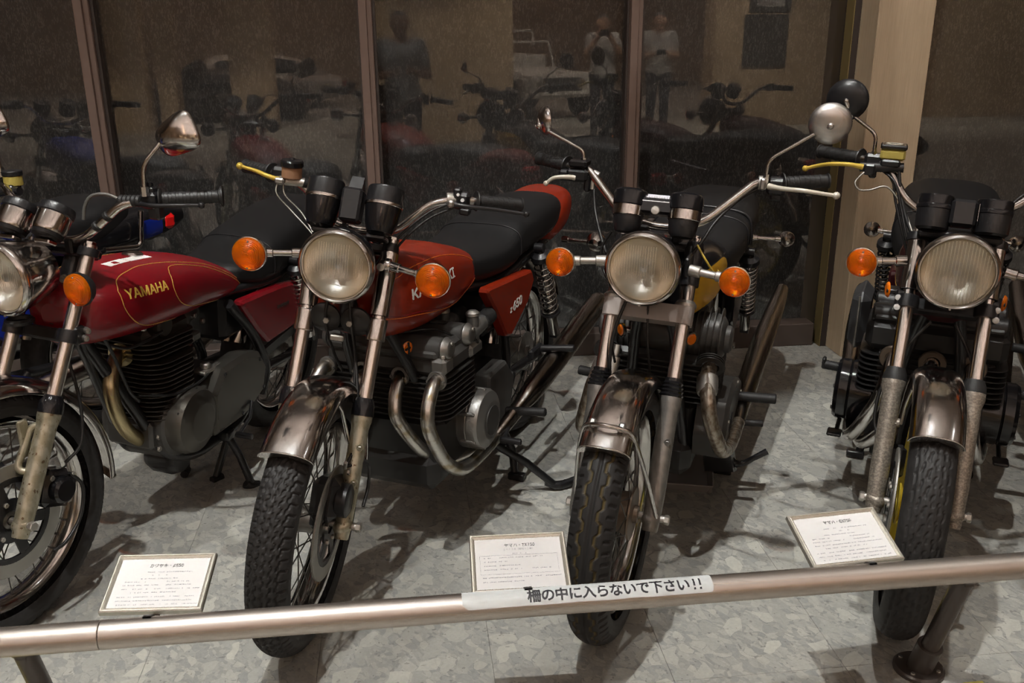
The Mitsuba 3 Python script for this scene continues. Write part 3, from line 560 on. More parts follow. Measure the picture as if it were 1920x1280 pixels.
# ------------------------------------------------------------------ the signs on stands
def info_sign(BL, BR_, TL, title, sub, label, rows, seed):
    s = reserve('information_sign'); tag(s, label, 'sign')
    BL, BR_, TL = (np.array(v, float) for v in (BL, BR_, TL))
    ex = unit(BR_ - BL); up = TL - BL; up = up - ex * (up @ ex); Hh = np.linalg.norm(up); ey = unit(up); ez = np.cross(ex, ey); W = np.linalg.norm(BR_ - BL)
    M = np.eye(4); M[:3, 0], M[:3, 1], M[:3, 2], M[:3, 3] = ex, ey, ez, BL
    w, d = 0.011, 0.013
    def bar(a, b, inward):
        a, b, n_ = (np.array([*v, 0.0]) for v in (a, b, inward)); t = unit(b - a)
        S = []
        for P, m in ((a, 1), (b, -1)):
            pr_ = [(0, -d), (0, -.002), (.002, 0), (.0048, 0), (.0058, -.0016), (.0072, -.0008), (w, -.004), (w, -d)]
            S.append([P + n_ * u + t * m * u + np.array([0, 0, z]) for u, z in pr_])
        return rings(S)
    for a, b, n_ in (((0, 0), (W, 0), (0, 1)), ((W, 0), (W, Hh), (-1, 0)), ((W, Hh), (0, Hh), (0, -1)), ((0, Hh), (0, 0), (1, 0))):
        add(s + '__frame_side', bar(a, b, n_), 'm_sign_frame', 25, M)
    add(s + '__paper', box((W - .012, Hh - .012, .002), (W / 2, Hh / 2, -.0060)), 'm_paper', False, M)
    add(s + '__backing', box((W - .006, Hh - .006, .004), (W / 2, Hh / 2, -.0100)), 'm_black_satin', False, M)
    z = -.0049
    m, L = line_mesh(title, .0104, .0003, .0004, .90)
    add(s + '__title', mv(m, None, (W * .52 - L / 2, Hh - .0335, z)), 'm_ink', False, M)
    if sub:
        m, L = line_mesh(sub, .0052, .0002, .0005); add(s + '__subtitle', mv(m, None, (W * .51 - L / 2, Hh - .0415, z)), 'm_ink_soft', False, M)
    r = np.random.default_rng(seed); marks = []
    def run(x0, x1, y, dens=.8):
        x = x0
        while x < x1:
            ww = r.uniform(.0012, .0038)
            if r.random() < dens: marks.append(box((ww, r.uniform(.0014, .0026), .0002), (x + ww / 2, y + r.uniform(-.0003, .0003), z)))
            x += ww + r.uniform(.0008, .0018)
    for (f0, f1, fy, de) in rows: run(f0 * W, f1 * W, fy * Hh, de)
    add(s + '__small_print', cat(*marks), 'm_ink_soft', False, M, kind='stuff')
    if title.endswith('TX750'):
        fx0, fx1, fy0, fy1 = .10 * W, .90 * W, .32 * Hh, .64 * Hh
        add(s + '__ruled_box', cat(box((fx1 - fx0, .0005, .0002), ((fx0 + fx1) / 2, fy0, z)), box((fx1 - fx0, .0005, .0002), ((fx0 + fx1) / 2, fy1, z)), box((.0005, fy1 - fy0, .0002), (fx0, (fy0 + fy1) / 2, z)), box((.0005, fy1 - fy0, .0002), (fx1, (fy0 + fy1) / 2, z))), 'm_ink_soft', False, M)
    # the arm that clamps the sign to the rail
    c = BL + ex * W * .545 + ey * .004 - ez * d
    add(s + '__arm', cat(box((.014, .060, .006), (0, .016, -.003), .001), box((.014, .006, .030), (0, -.012, -.016), .001)), 'm_post', False, frame(c, ez, ex))
    add(s + '__clamp', cat(lathe([(BR + .0005, -.008), (BR + .0035, -.008), (BR + .0035, .008), (BR + .0005, .008)], 24, (c[0], BY, BZ), (1, 0, 0), (0, 1, 0), closed=True, arc=(-.6, 1.5))), 'm_black_satin', 35)
SIGN_A = (-.6517, 1.6858, .40), (-.446, 1.6687, .40), (-.6338, 1.823, .447)
SIGN_B = (.101, 1.653, .40), (.3098, 1.6456, .40), (.1048, 1.793, .455)
SIGN_D = (.8396, 1.6543, .40), (1.0535, 1.6693, .40), (.8368, 1.794, .451)
R_A = [(.33, .80, .69, .75), (.40, .60, .635, .35), (.30, .66, .575, .8), (.15, .28, .52, .9), (.31, .36, .52, .6), (.57, .80, .52, .8), (.14, .48, .462, .8), (.57, .82, .462, .8), (.14, .92, .395, .75), (.24, .70, .335, .7), (.12, .92, .26, .8), (.12, .86, .195, .85), (.14, .92, .13, .75), (.08, .16, .05, .8)]
R_B = [(.44, .58, .665, .3), (.14, .24, .60, .5), (.30, .74, .60, .9), (.14, .27, .535, .9), (.29, .38, .535, .8), (.14, .26, .465, .9), (.30, .50, .465, .85), (.14, .27, .40, .9), (.30, .56, .40, .6), (.63, .82, .40, .85), (.12, .92, .265, .85), (.12, .52, .195, .9)]
info_sign(*SIGN_A, 'カワサキ・Z650', None, 'framed white sign headed Z650, leftmost of the three on the barrier', R_A, 1)
info_sign(*SIGN_B, 'ヤマハ・TX750', '１９７２年（昭和４７年）', 'framed white sign headed TX750 clamped to the middle of the barrier', R_B, 2)
info_sign(*SIGN_D, 'ヤマハ・GX750', None, 'framed white sign headed GX750 beside the motorcycle with a yellow front wheel', R_A, 3)

# ------------------------------------------------------------------ motorcycles: shared parts
# a motorcycle stands in its own frame: x forward, y to its left, z up, the origin on the floor under the front axle;
# F carries what steers (fork, front wheel, bars, headlamp), B the rest
RW, OFF = 0.335, 0.055
def pose(x, y, head, lean, steer, rake):
    h, l, s, rk = np.radians([head, lean, steer, rake])
    fx = np.array([-math.sin(h), -math.cos(h), 0]); lf = np.cross([0, 0, 1], fx)
    Bm = np.eye(4); Bm[:3, :3] = np.stack([fx, lf * math.cos(l) - np.array([0, 0, 1]) * math.sin(l), lf * math.sin(l) + np.array([0, 0, 1]) * math.cos(l)], 1); Bm[:3, 3] = [x, y, 0]
    o = np.array([-OFF / math.cos(rk), 0, RW]); S = trimesh.transformations.rotation_matrix(s, [-math.sin(rk), 0, math.cos(rk)], o)
    return Bm @ S, Bm
def square_wave(t, k=3.0): return np.clip(k * np.sin(2 * np.pi * t), -1, 1)
def tread_depth(kind, t, u):
    """Groove depth, 0 to 1, at t metres around and u metres across the tread."""
    def groove(c, w): return 1 - np.clip((np.abs(u - c) - w) / 0.0011, 0, 1)
    d = np.zeros(np.broadcast(t, u).shape)
    if kind == 'zigzag':
        for i, c in enumerate((-.033, -.0165, 0, .0165, .033)):
            d = np.maximum(d, groove(c + .0026 * square_wave(t / .026 + .5 * (i % 2)), .0015))
        side = (np.abs(u) > .036) & (np.abs(u) < .056)
        d = np.where(side, np.maximum(d, 1 - np.clip((np.abs((t / .026) % 1 - .5) * .026 - .0016) / .001, 0, 1)), d)
    elif kind == 'steps':
        d = np.maximum(groove(0.0 + 0 * t, .0020), np.maximum(groove(.0195 + .0052 * square_wave(t / .056, 2.2), .0021), groove(-.0195 - .0052 * square_wave(t / .056 + .5, 2.2), .0021)))
        side = (np.abs(u) > .037) & (np.abs(u) < .060)
        d = np.where(side, np.maximum(d, 1 - np.clip((np.abs((t / .028) % 1 - .5) * .028 - .0034) / .001, 0, 1)), d)
    elif kind == 'dashes':
        for i, c in enumerate((-.036, -.022, -.0075, .0075, .022, .036)):
            on = ((t / .042 + .37 * i) % 1) < .62
            d = np.maximum(d, np.where(on, groove(c + .002 * np.sin(2 * np.pi * t / .042 + i), .0012), .25 * groove(c + 0 * t, .0008)))
    return d
def tyre_mesh(R=RW, w=0.052, kind=None, nth=None, crown=.045, marked=False):
    ns = 72 if kind else 20; nth = nth or (760 if kind else 72)
    a = np.linspace(-2.15, 2.15, ns)[None]; th = np.linspace(0, 2 * np.pi, nth, endpoint=False)[:, None]
    rad = (R - crown) + np.where(np.abs(a) < np.pi / 2, crown, crown * .98) * np.cos(a); y = w * np.sin(a) * np.where(np.abs(a) > np.pi / 2, 0.98, 1)
    u = a * (crown + w) / 2 * 1.03; t = th * R
    col = None
    rad, y = rad + 0 * th, y + 0 * th
    if kind:
        d = tread_depth(kind, t, u) * (np.abs(a) < 1.35)
        rad, y = rad - .0042 * d * np.cos(a), y - .0042 * d * np.sin(a)
        if marked:
            k = (np.clip(d, 0, 1) * (np.abs(u) > .008) * (np.abs(u) < .031))[..., None]
            col = (np.array([.0165, .0158, .0155]) * (1 - k) + np.array([.075, .055, .018]) * k).reshape(-1, 3)
    v = np.stack([rad * np.cos(th), y, rad * np.sin(th)], -1).reshape(-1, 3)
    i, j = np.meshgrid(np.arange(nth), np.arange(ns - 1), indexing='ij'); i2 = (i + 1) % nth
    f = np.stack([i * ns + j, i * ns + j + 1, i2 * ns + j + 1, i2 * ns + j], -1).reshape(-1, 4)
    return tri(v, f), col
AY = (0, 1, 0)
def rim_mesh(rr=.246, hw=.030):
    return lathe([(rr + .006, -hw - .002), (rr + .008, -hw), (rr - .004, -hw + .005), (rr - .012, -hw * .45), (rr - .017, 0), (rr - .012, hw * .45), (rr - .004, hw - .005), (rr + .008, hw), (rr + .006, hw + .002),
                  (rr - .008, hw - .003), (rr - .017, hw * .42), (rr - .021, 0), (rr - .017, -hw * .42), (rr - .008, -hw + .003)], 96, axis=AY, closed=True)
def wheel(bk, part, M, c, kind=None, marked=False, cast=None, R=RW, w=.052, hub=(.040, .045), rim_mat='m_chrome', discs=(), disc_r=.147, hub_mat='m_grey_alloy', spokes='parts', nsp=36, tyre_mat='m_tyre', carrier='m_black_satin'):
    p = reserve(f'{bk}__{part}'); Mc = M @ trimesh.transformations.translation_matrix(c)
    m, col = tyre_mesh(R, w, kind, marked=marked)
    add(p + '__tyre', m, 'm_tyre_marked' if marked else tyre_mat, True if kind else 50, Mc, color=col)
    rr = R - .089
    add(p + '__rim', rim_mesh(rr), 'm_yellow_wheel' if cast else rim_mat, 40, Mc)
    hr, hl = hub
    add(p + '__hub', lathe([(.012, -hl - .012), (.022, -hl - .010), (.024, -hl), (hr + .012, -hl + .002), (hr + .014, -hl + .006), (hr, -hl + .012), (hr * .92, 0), (hr, hl - .012), (hr + .014, hl - .006), (hr + .012, hl - .002), (.024, hl), (.022, hl + .010), (.012, hl + .012)], 40, axis=AY), 'm_yellow_wheel' if cast else hub_mat, 35, Mc)
    if cast:
        for k in range(cast):
            a = k * 2 * np.pi / cast; e = np.array([math.cos(a), 0, math.sin(a)]); t = np.array([-math.sin(a), 0, math.cos(a)])
            secs = []
            for r, hw, ht in ((hr * .8, .030, .022), (.10, .018, .014), (.17, .015, .012), (rr - .014, .024, .018)):
                q = np.linspace(0, 2 * np.pi, 12, endpoint=False); secs.append(e * r + np.outer(np.cos(q) * ht, t) + np.outer(np.sin(q) * hw, AY))
            add(p + '__cast_spoke', rings(secs), 'm_yellow_wheel', 45, Mc)
    elif spokes:
        ms = []
        for k in range(nsp):
            side = 1 if k % 2 else -1; a0 = k * 2 * np.pi / nsp; sgn = 1 if (k // 2) % 2 else -1; a1 = a0 + sgn * .62
            A = np.array([(hr + .010) * math.cos(a1), side * (hl - .006), (hr + .010) * math.sin(a1)]); E_ = np.array([(rr - .016) * math.cos(a0), side * .006, (rr - .016) * math.sin(a0)])
            q = cat(cyl(A, E_, .0017, 6), cyl(E_ + (A - E_) * .085, E_, .0031, 6))
            if spokes == 'parts': add(p + '__spoke', q, 'm_spoke', 50, Mc)
            else: ms.append(q)
        if ms: add(p + '__spokes', cat(*ms), 'm_spoke', 50, Mc, kind='stuff')
    for s in discs:
        y = s * (hl + .014)
        add(p + '__brake_disc', lathe([(disc_r - .044, -.003), (disc_r - .001, -.003), (disc_r, -.002), (disc_r, .002), (disc_r - .001, .003), (disc_r - .044, .003)], 96, (0, y, 0), AY, closed=True), 'm_disc', 30, Mc)
        arms = [lathe([(.028, -.003), (.058, -.003), (.058, .003), (.028, .003)], 48, (0, y, 0), AY, closed=True), lathe([(disc_r - .050, -.0035), (disc_r - .036, -.0035), (disc_r - .036, .0035), (disc_r - .050, .0035)], 96, (0, y, 0), AY, closed=True)]
        for k in range(6):
            a = k * np.pi / 3 + .3; arms.append(box((.058, .006, .030), (.078, 0, 0), .001)); v = np.asarray(arms[-1].vertices)
            c_, s_ = math.cos(a), math.sin(a); arms[-1] = trimesh.Trimesh(np.stack([v[:, 0] * c_ - v[:, 2] * s_, v[:, 1] + y, v[:, 0] * s_ + v[:, 2] * c_], 1), arms[-1].faces, process=False)
        add(p + '__disc_carrier', cat(*arms), carrier, 30, Mc)
        for k in range(6):
            a = k * np.pi / 3 + .3; add(p + '__disc_bolt', hexbolt((.050 * math.cos(a), y + s * .003, .050 * math.sin(a)), (0, s, 0), .007, .006), 'm_alloy', False, Mc)
    for s in (1, -1):
        add(p + '__axle_nut', cat(cyl((0, s * hl, 0), (0, s * .128, 0), .010, 14), hexbolt((0, s * .122, 0), (0, s, 0), .013, .012)), 'm_alloy', 30, Mc)
    return p
def fender_mesh(r0, a0, a1, hw, depth, c=(0, 0, RW), roll=.0, n=40, edge=.004):
    """A mudguard: an arched section swept about the axle from angle a0 to a1 (degrees, 90 on top, small angles in front)."""
    q = np.linspace(-1, 1, 19); A = np.radians(np.linspace(a0, a1, n)); ins = []
    prof_o = np.stack([r0 - depth * np.abs(q) ** 2.6, hw * np.sin(q * 1.35) / math.sin(1.35)], 1)
    lip = np.array([[prof_o[0][0] - edge, prof_o[0][1] + .001], [prof_o[-1][0] - edge, prof_o[-1][1] - .001]])
    prof = np.vstack([lip[:1], prof_o, lip[1:]]); inn = prof.copy(); inn[:, 0] -= .0022; inn[:, 1] *= .97; loop = np.vstack([prof, inn[::-1]])
    S = [np.stack([c[0] + loop[:, 0] * math.cos(a), c[1] + loop[:, 1], c[2] + loop[:, 0] * math.sin(a)], 1) for a in A]
    return rings(S)
def headlamp(bk, M, hx, hz, shell_mat, r=.0935, lens_r=.0805, depth=.13, flute=(.0028, .0085), yaw=0.0, block=False, rim_mat='m_chrome', tilt=-2.0):
    p = reserve(f'{bk}__headlamp'); o = np.array([hx, 0, hz]); Mh = M @ frame(o, (math.cos(math.radians(tilt)), 0, math.sin(math.radians(tilt))), (0, 1, 0))
    # in this frame z points ahead, x to the left, y up
    add(p + '__rim', lathe([(lens_r - .001, -.004), (lens_r + .001, .002), (lens_r + .005, .0045), (r - .003, .0005), (r, -.006), (r, -.016), (r - .003, -.020), (lens_r - .002, -.014)], 80, closed=True), rim_mat, 40, Mh)
    add(p + '__rim_screw', hexbolt((0, -r + .004, .0), (0, 0, 1), .0035, .003), 'm_alloy', False, Mh)
    add(p + '__shell', lathe([(r - .004, -.016), (r - .004, -.030), (r - .010, -.060), (r * .72, -depth * .80), (r * .42, -depth * .96), (0, -depth)], 56), shell_mat, 45, Mh)
    # fluted glass
    nr, na = 30, 128
    rr = np.linspace(0, lens_r, nr)[:, None]; a = np.linspace(0, 2 * np.pi, na, endpoint=False)[None]
    X, Y = rr * np.cos(a), rr * np.sin(a); amp, per = flute
    add_z = .011 * (1 - (rr / lens_r) ** 2) + 0 * a
    v = np.stack([X, Y, add_z], -1).reshape(-1, 3); i, j = np.meshgrid(np.arange(nr - 1), np.arange(na), indexing='ij'); j2 = (j + 1) % na
    f = np.stack([i * na + j, (i + 1) * na + j, (i + 1) * na + j2, i * na + j2], -1).reshape(-1, 4)
    lm = tri(v, f); lm.update_faces(lm.nondegenerate_faces())
    add(p + '__lens', lm, 'm_lens', True, Mh)
    ribs = []
    if block:
        for k in range(-9, 10):
            x = k * .0078; h = math.sqrt(max(0, (lens_r - .004) ** 2 - x * x))
            ribs.append((x, -h, h, .0016))
    else:
        for k in range(-6, 7):
            x = k * .0062 - .004; h = math.sqrt(max(0, (lens_r - .008) ** 2 - x * x)); ribs.append((x, -.012 - .012 * (abs(k) % 2), min(h, .062), .0013))
        for s in (-1, 1):
            for k in range(5):
                x = s * (.048 + k * .005); h = math.sqrt(max(0, (lens_r - .006) ** 2 - x * x)); ribs.append((x, -.3 * h, .75 * h, .0010))
    for (x, y0, y1, w_) in ribs:
        ys = np.linspace(y0, y1, 9); zz = .011 * (1 - (x * x + ys ** 2) / lens_r ** 2) - .0006
        add(p + '__lens_flute', tube(np.stack([0 * ys + x, ys, zz], 1), w_, 6), 'm_flute', 60, Mh)
    add(p + '__reflector', lathe([(lens_r - .002, -.006), (lens_r * .93, -.018), (lens_r * .78, -.036), (lens_r * .58, -.052), (lens_r * .36, -.063), (.014, -.068)], 64), 'm_bowl', 60, Mh)
    add(p + '__bulb', cat(lathe([(.014, -.068), (.016, -.060), (.016, -.056), (.006, -.052), (.006, -.034), (.004, -.030), (0, -.029)], 24)), 'm_white', 40, Mh)
    add(p + '__bulb_shield', lathe([(0, -.020), (.011, -.022), (.014, -.032), (.0135, -.032), (.0105, -.0235), (0, -.0215)], 28), 'm_chrome', 40, Mh)
    return p
def turn_signal(bk, M, pos, base, r, d=(1, 0, 0), housing='m_chrome', stem='m_chrome', stem_r=.0085, part='turn_signal', cup=.045):
    p = reserve(f'{bk}__{part}'); pos, base = np.asarray(pos, float), np.asarray(base, float); d = unit(d)
    rings_ = [(0, .0135)]
    for t in np.linspace(.14, .88, 9): rings_ += [(r * t, .0135 * (1 - t ** 2.4) + .0007), (r * (t + .042), .0135 * (1 - (t + .042) ** 2.4) - .0002)]
    rings_ += [(r * .985, .0012), (r, -.004), (r * .985, -.008)]
    add(p + '__lens', lathe(rings_, 44, pos, d), 'm_amber', 30, M)
    for s in (1, -1): add(p + '__lens_screw', hexbolt(pos + np.array([0, 0, s * r * .80]) + d * .004, d, .0026, .003), 'm_alloy', False, M)
    add(p + '__housing', lathe([(r * .98, -.006), (r * 1.05, -.007), (r * 1.05, -.013), (r * .98, -.016), (r * .86, -cup * .62), (r * .5, -cup * .95), (0, -cup)], 40, pos, d), housing, 40, M)
    add(p + '__reflector', lathe([(r * .95, -.008), (r * .75, -.016), (r * .4, -.023), (.008, -.025)], 32, pos, d), 'm_bowl', 60, M)
    add(p + '__bulb', trimesh.creation.icosphere(subdivisions=2, radius=.0085).apply_translation(pos - d * .016), 'm_amber_bulb', True, M)
    e = pos - d * cup * .45; e = e + unit(base - e) * r * .75
    add(p + '__stem', cat(cyl(base, e, stem_r, 18), cyl(base, base + unit(e - base) * .030, stem_r * 1.5, 18, bev=.002), cyl(e - unit(e - base) * .022, e + unit(e - base) * .008, stem_r * 1.35, 18, bev=.002)), stem, 35, M)
    return p
metal('m_bowl_soft', (0.70, 0.66, 0.56), 0.3)
pr('m_amber_bulb', (0.70, 0.30, 0.05), 0.15)
scene['m_flute'] = {'type': 'blendbsdf', 'weight': 0.14, 'a': {'type': 'thindielectric', 'int_ior': 1.5}, 'b': {'type': 'twosided', 'bsdf': {'type': 'principled', 'base_color': rgb(0.74, 0.70, 0.56), 'roughness': 0.3, 'specular': 0.5}}}
def lever(bk, M, P, mat, tip=.0075):
    p = reserve(f'{bk}__lever')
    Q = smooth_path(P, 6); r = np.interp(np.linspace(0, 1, len(Q)), [0, .12, .8, 1], [.0085, .0065, .0050, .0048])
    add(p + '__blade', cat(tube(Q, r, 10)), mat, 60, M)
    add(p + '__tip', trimesh.creation.icosphere(subdivisions=2, radius=tip).apply_translation(Q[-1]), mat, True, M)
    return p
def grip(bk, M, a, b, r=.0165, flange=True, ribs=7):
    p = reserve(f'{bk}__grip'); a, b = np.asarray(a, float), np.asarray(b, float); L = np.linalg.norm(b - a); pf = [(0, 0), (.017, 0)]
    if flange: pf = [(0, 0), (.026, 0), (.027, .003), (.024, .006), (r, .009)]
    for k in range(ribs):
        z = .014 + k * (L - .03) / ribs; pf += [(r, z), (r + .0012, z + .001), (r + .0012, z + (L - .03) / ribs * .55), (r, z + (L - .03) / ribs * .6)]
    pf += [(r, L - .008), (r + .003, L - .006), (r + .003, L - .002), (r * .7, L), (0, L)]
    add(p, lathe(pf, 24, a, b - a), 'm_grip', 35, M)
def mirror(bk, M, stem_pts, head, normal, r=.052, shape='round', back='m_chrome', stem_mat='m_chrome', stem_r=.0048, fil=.02):
    """A mirror: the normal points to where the glass looks."""
    p = reserve(f'{bk}__mirror'); n = unit(normal)
    add(p + '__stem', cat(tube(stem_pts, stem_r, 12, fil=fil), cyl(np.asarray(stem_pts[0], float) - [0, 0, .012], np.asarray(stem_pts[0], float) + [0, 0, .012], stem_r * 1.7, 6)), stem_mat, 40, M)
    head = np.asarray(head, float); Mh = M @ frame(head, n, (0, 1, 0))
    if shape == 'round':
        add(p + '__shell', lathe([(r - .004, 0), (r, -.002), (r, -.006), (r * .93, -.014), (r * .72, -.022), (r * .4, -.0275), (0, -.029)], 48), back, 45, Mh)
        add(p + '__glass', lathe([(0, -.001), (r - .004, -.001), (r - .004, -.002)], 40), 'm_mirror', False, Mh)
    else:
        secs = []
        a = np.linspace(0, 2 * np.pi, 64, endpoint=False); base = np.array([shape(t) for t in a])
        for k, z in ((.965, 0), (1, -.002), (1, -.007), (.975, -.011), (.80, -.026), (.48, -.040), (.25, -.044)): secs.append(np.c_[base * k, np.full(64, z)])
        add(p + '__shell', rings(secs), back, 28, Mh)
        add(p + '__glass', rings([np.c_[base * .955, np.full(64, .0005)], np.c_[base * .955, np.full(64, -.001)]]), 'm_mirror', False, Mh)
    e = np.asarray(stem_pts[-1], float)
    add(p + '__joint', cat(blob([e, head - n * .026], [stem_r * 2.0, stem_r * 1.8]), hexbolt(e - n * .006, -n, .0045, .006)), back if back != 'm_black_satin' else stem_mat, 40, M)
    return p
def shock(bk, M, top, bot, r=.030, turns=10, spring='m_chrome', cover=.22, body='m_black_satin'):
    p = reserve(f'{bk}__rear_shock'); a, b = np.asarray(top, float), np.asarray(bot, float); d = b - a
    add(p + '__damper', cat(cyl(a + d * .02, a + d * .62, .011, 14), cyl(a + d * .5, a + d * .98, .019, 18)), 'm_chrome', 35, M)
    add(p + '__spring', helix(a + d * .14, a + d * .72, r, .0040, turns), spring, True, M)
    add(p + '__cap', lathe([(0, 0), (.018, 0), (r + .006, .012), (r + .008, .03), (0, .03)], 24, a + d * .04, d), body, 35, M)
    add(p + '__spring_seat', lathe([(0, 0), (r + .007, 0), (r + .007, .010), (.02, .018), (0, .018)], 24, a + d * .71, d), body, 35, M)
    for q in (a, b): add(p + '__eye', lathe([(0, -.016), (.016, -.016), (.016, .016), (0, .016)], 20, q, AY), body, 35, M)
def gauge(bk, M, c, ax, prof, n=44):
    """A dial: prof lists (part, material, profile) along its axis."""
    p = reserve(f'{bk}__gauge')
    for part, mat, pf in prof: add(f'{p}__{part}', lathe(pf, n, c, ax), mat, 32, M)
    return p
def fork(bk, M, rake, legs=.095, slider=(-.035, .287), slider_r=(.0225, .0245, .028), tube_r=.018, top=.70, slider_mat='m_old_alloy', boot='cap', lower=.50, upper=.72, ears=None, collar=None, clamp='m_black_satin', lugs=(), clamp_r=.012, clamp_back=-.026, bolts=True):
    rk = math.radians(rake); u = np.array([-math.sin(rk), 0, math.cos(rk)])
    at = lambda s, t: np.array([0, s * legs, RW]) + u * t
    for s in (1, -1):
        p = reserve(f'{bk}__fork_leg'); s0, s1 = slider; r0, r1, r2 = slider_r
        add(p + '__slider', cat(lathe([(0, s0), (r0 * .86, s0), (r0 * .92, s0 + .012), (r0, s0 + .03), (r1, s0 + .10), (r1, s1 - .045), (r2, s1 - .022), (r2, s1 - .004), (r2 - .002, s1), (tube_r, s1)], 32, (0, s * legs, RW), u),
                                blob([at(s, 0) + [.0, s * .004, 0], at(s, 0) + [.006, -s * .004, -.004]], [.021, .021])), slider_mat, 38, M)
        for (t0, side, dx) in lugs:
            if side == s or side == 0: add(p + '__lug', cat(cyl(at(s, t0), at(s, t0) + np.array([dx, s * .012, 0]), .011, 14), hexbolt(at(s, t0) + np.array([dx, s * .012, 0]), (1, 0, 0), .008, .006)), slider_mat, 35, M)
        add(p + '__stanchion', cyl(at(s, s1 - .02), at(s, top), tube_r, 48), 'm_tube', 60, M)
        if boot == 'cap':
            add(p + '__dust_cover', lathe([(tube_r, s1 + .036), (tube_r + .004, s1 + .035), (tube_r + .006, s1 + .028), (r2 + .001, s1 + .018), (r2 + .002, s1 + .004), (r2 + .002, s1 - .010), (r2, s1 - .010)], 36, (0, s * legs, RW), u), 'm_black_gloss', 38, M)
        elif boot == 'flat':
            add(p + '__dust_cover', lathe([(tube_r, s1 + .030), (tube_r + .005, s1 + .030), (tube_r + .006, s1 + .026), (r2 - .001, s1 + .014), (r2, s1 - .004), (r2 - .001, s1 - .004)], 36, (0, s * legs, RW), u), 'm_rubber', 38, M)
        else:
            pf = [(tube_r, s1 + .045), (tube_r + .004, s1 + .044)]
            for k in range(4): pf += [(tube_r + .0035 + k * .0018, s1 + .036 - k * .010), (tube_r + .0085 + k * .0016, s1 + .031 - k * .010)]
            pf += [(r2 + .001, s1 - .002), (r2, s1 - .004)]
            add(p + '__dust_cover', lathe(pf, 36, (0, s * legs, RW), u), 'm_black_gloss', 38, M)
        if ears: add(p + '__headlamp_ear', lathe([(tube_r + .004, ears[0]), (tube_r + .0065, ears[0] + .001), (tube_r + .0065, ears[1]), (tube_r + .002, ears[1])], 40, (0, s * legs, RW), u), ears[2], 40, M)
        if collar:
            c0, c1, cm = collar
            add(p + '__collar', lathe([(tube_r, c0), (tube_r + .0055, c0), (tube_r + .0070, c0 + .004), (tube_r + .0060, (c0 + c1) / 2), (tube_r + .0072, c1 - .004), (tube_r + .006, c1), (tube_r, c1)], 40, (0, s * legs, RW), u), cm, 40, M)
        add(p + '__cap_bolt', hexbolt(at(s, top), u, .014, .010), 'm_chrome', False, M)
    for nm, t in (('lower_clamp', lower), ('upper_clamp', upper)):
        q = at(0, t); Mf = frame(q, u, (0, -1, 0)); t_ = .034 if nm == 'lower_clamp' else .022; cr = tube_r + clamp_r
        eye = lambda x_: lathe([(0, -t_ / 2), (cr - .001, -t_ / 2), (cr, -t_ / 2 + .002), (cr, t_ / 2 - .002), (cr - .001, t_ / 2), (0, t_ / 2)], 32, (x_, 0, 0))
        m = cat(box((2 * legs - .02, .050, t_), (0, clamp_back, 0), .005), eye(legs), eye(-legs), box((.03, .04, t_ * .96), (legs, clamp_back * .5, 0), .004), box((.03, .04, t_ * .96), (-legs, clamp_back * .5, 0), .004))
        key = add(f'{bk}__{nm}', mv(m, Mf), clamp, 35, M)
        if nm == 'lower_clamp' and bolts:
            for s in (1, -1):
                for z in (.008, -.008): add(key + '__bolt', hexbolt((Mf @ [s * (legs - .045), clamp_back + .026, z, 1])[:3], (Mf[:3, :3] @ [0, 1, 0]), .0065, .006), 'm_alloy', False, M)
    add(f'{bk}__steering_stem', cyl(at(0, lower) + np.array([-OFF / math.cos(rk), 0, 0]) * .9, at(0, upper) + np.array([-OFF / math.cos(rk), 0, 0]) * .9, .026, 24), clamp, 40, M)
    return at
def cable(bk, M, P, r=.0032, mat='m_cable', part='cable', sm=8): add(f'{bk}__{part}', tube(P, r, 7, sm=sm), mat, 60, M)
def fins(bk, part, M, x0, x1, y0, y1, zs, th=.0022, mat='m_fin', rad=.02, tilt=0.0, grow=None):
    """Cooling fins, each a plate with rounded corners around the cylinders."""
    for i, z in enumerate(zs):
        g = 0 if grow is None else grow[i]
        a, b, c, d = x0 - g, x1 + g, y0 - g, y1 + g
        poly = Polygon([(a, c), (b, c), (b, d), (a, d)]).buffer(-rad).buffer(rad, 6)
        m = trimesh.creation.extrude_polygon(poly, th, engine='earcut'); v = np.asarray(m.vertices)
        m = trimesh.Trimesh(np.c_[v[:, :2], v[:, 2] + z + (v[:, 0]) * tilt], m.faces, process=False)
        add(f'{bk}__{part}', m, mat, False, M)
def side_plate(poly, y0, y1, bev=.004):
    """A flat cover cut to an outline in (x, z), from y0 to y1, with a chamfered outer edge."""
    P = Polygon(poly).buffer(-.012).buffer(.012, 5); s = 1 if y1 > y0 else -1; t = abs(y1 - y0)
    outer, inner = P, P.buffer(-bev)
    n = 96
    def samp(q): e = q.exterior; return np.array([e.interpolate(k / n, normalized=True).coords[0] for k in range(n)])
    A = samp(outer); Bq = np.array([inner.exterior.interpolate(inner.exterior.project(__import__('shapely').Point(*p))).coords[0] for p in A])
    S = [np.c_[A[:, 0], np.full(n, y0), A[:, 1]], np.c_[A[:, 0], np.full(n, y1 - s * bev * .8), A[:, 1]], np.c_[Bq[:, 0], np.full(n, y1), Bq[:, 1]]]
    # caps by triangulated outlines
    m = rings(S, caps=False); cap = trimesh.creation.triangulate_polygon(inner, engine='earcut')
    cv = np.c_[cap[0][:, 0], np.full(len(cap[0]), y1), cap[0][:, 1]]
    return cat(m, trimesh.Trimesh(cv, cap[1], process=False))
def frame_tubes(bk, M, paths, r=.016, mat='m_black_satin'):
    p = reserve(f'{bk}__frame')
    for P in paths: add(p + '__rail', tube(P, r, 14, fil=.06), mat, 60, M)
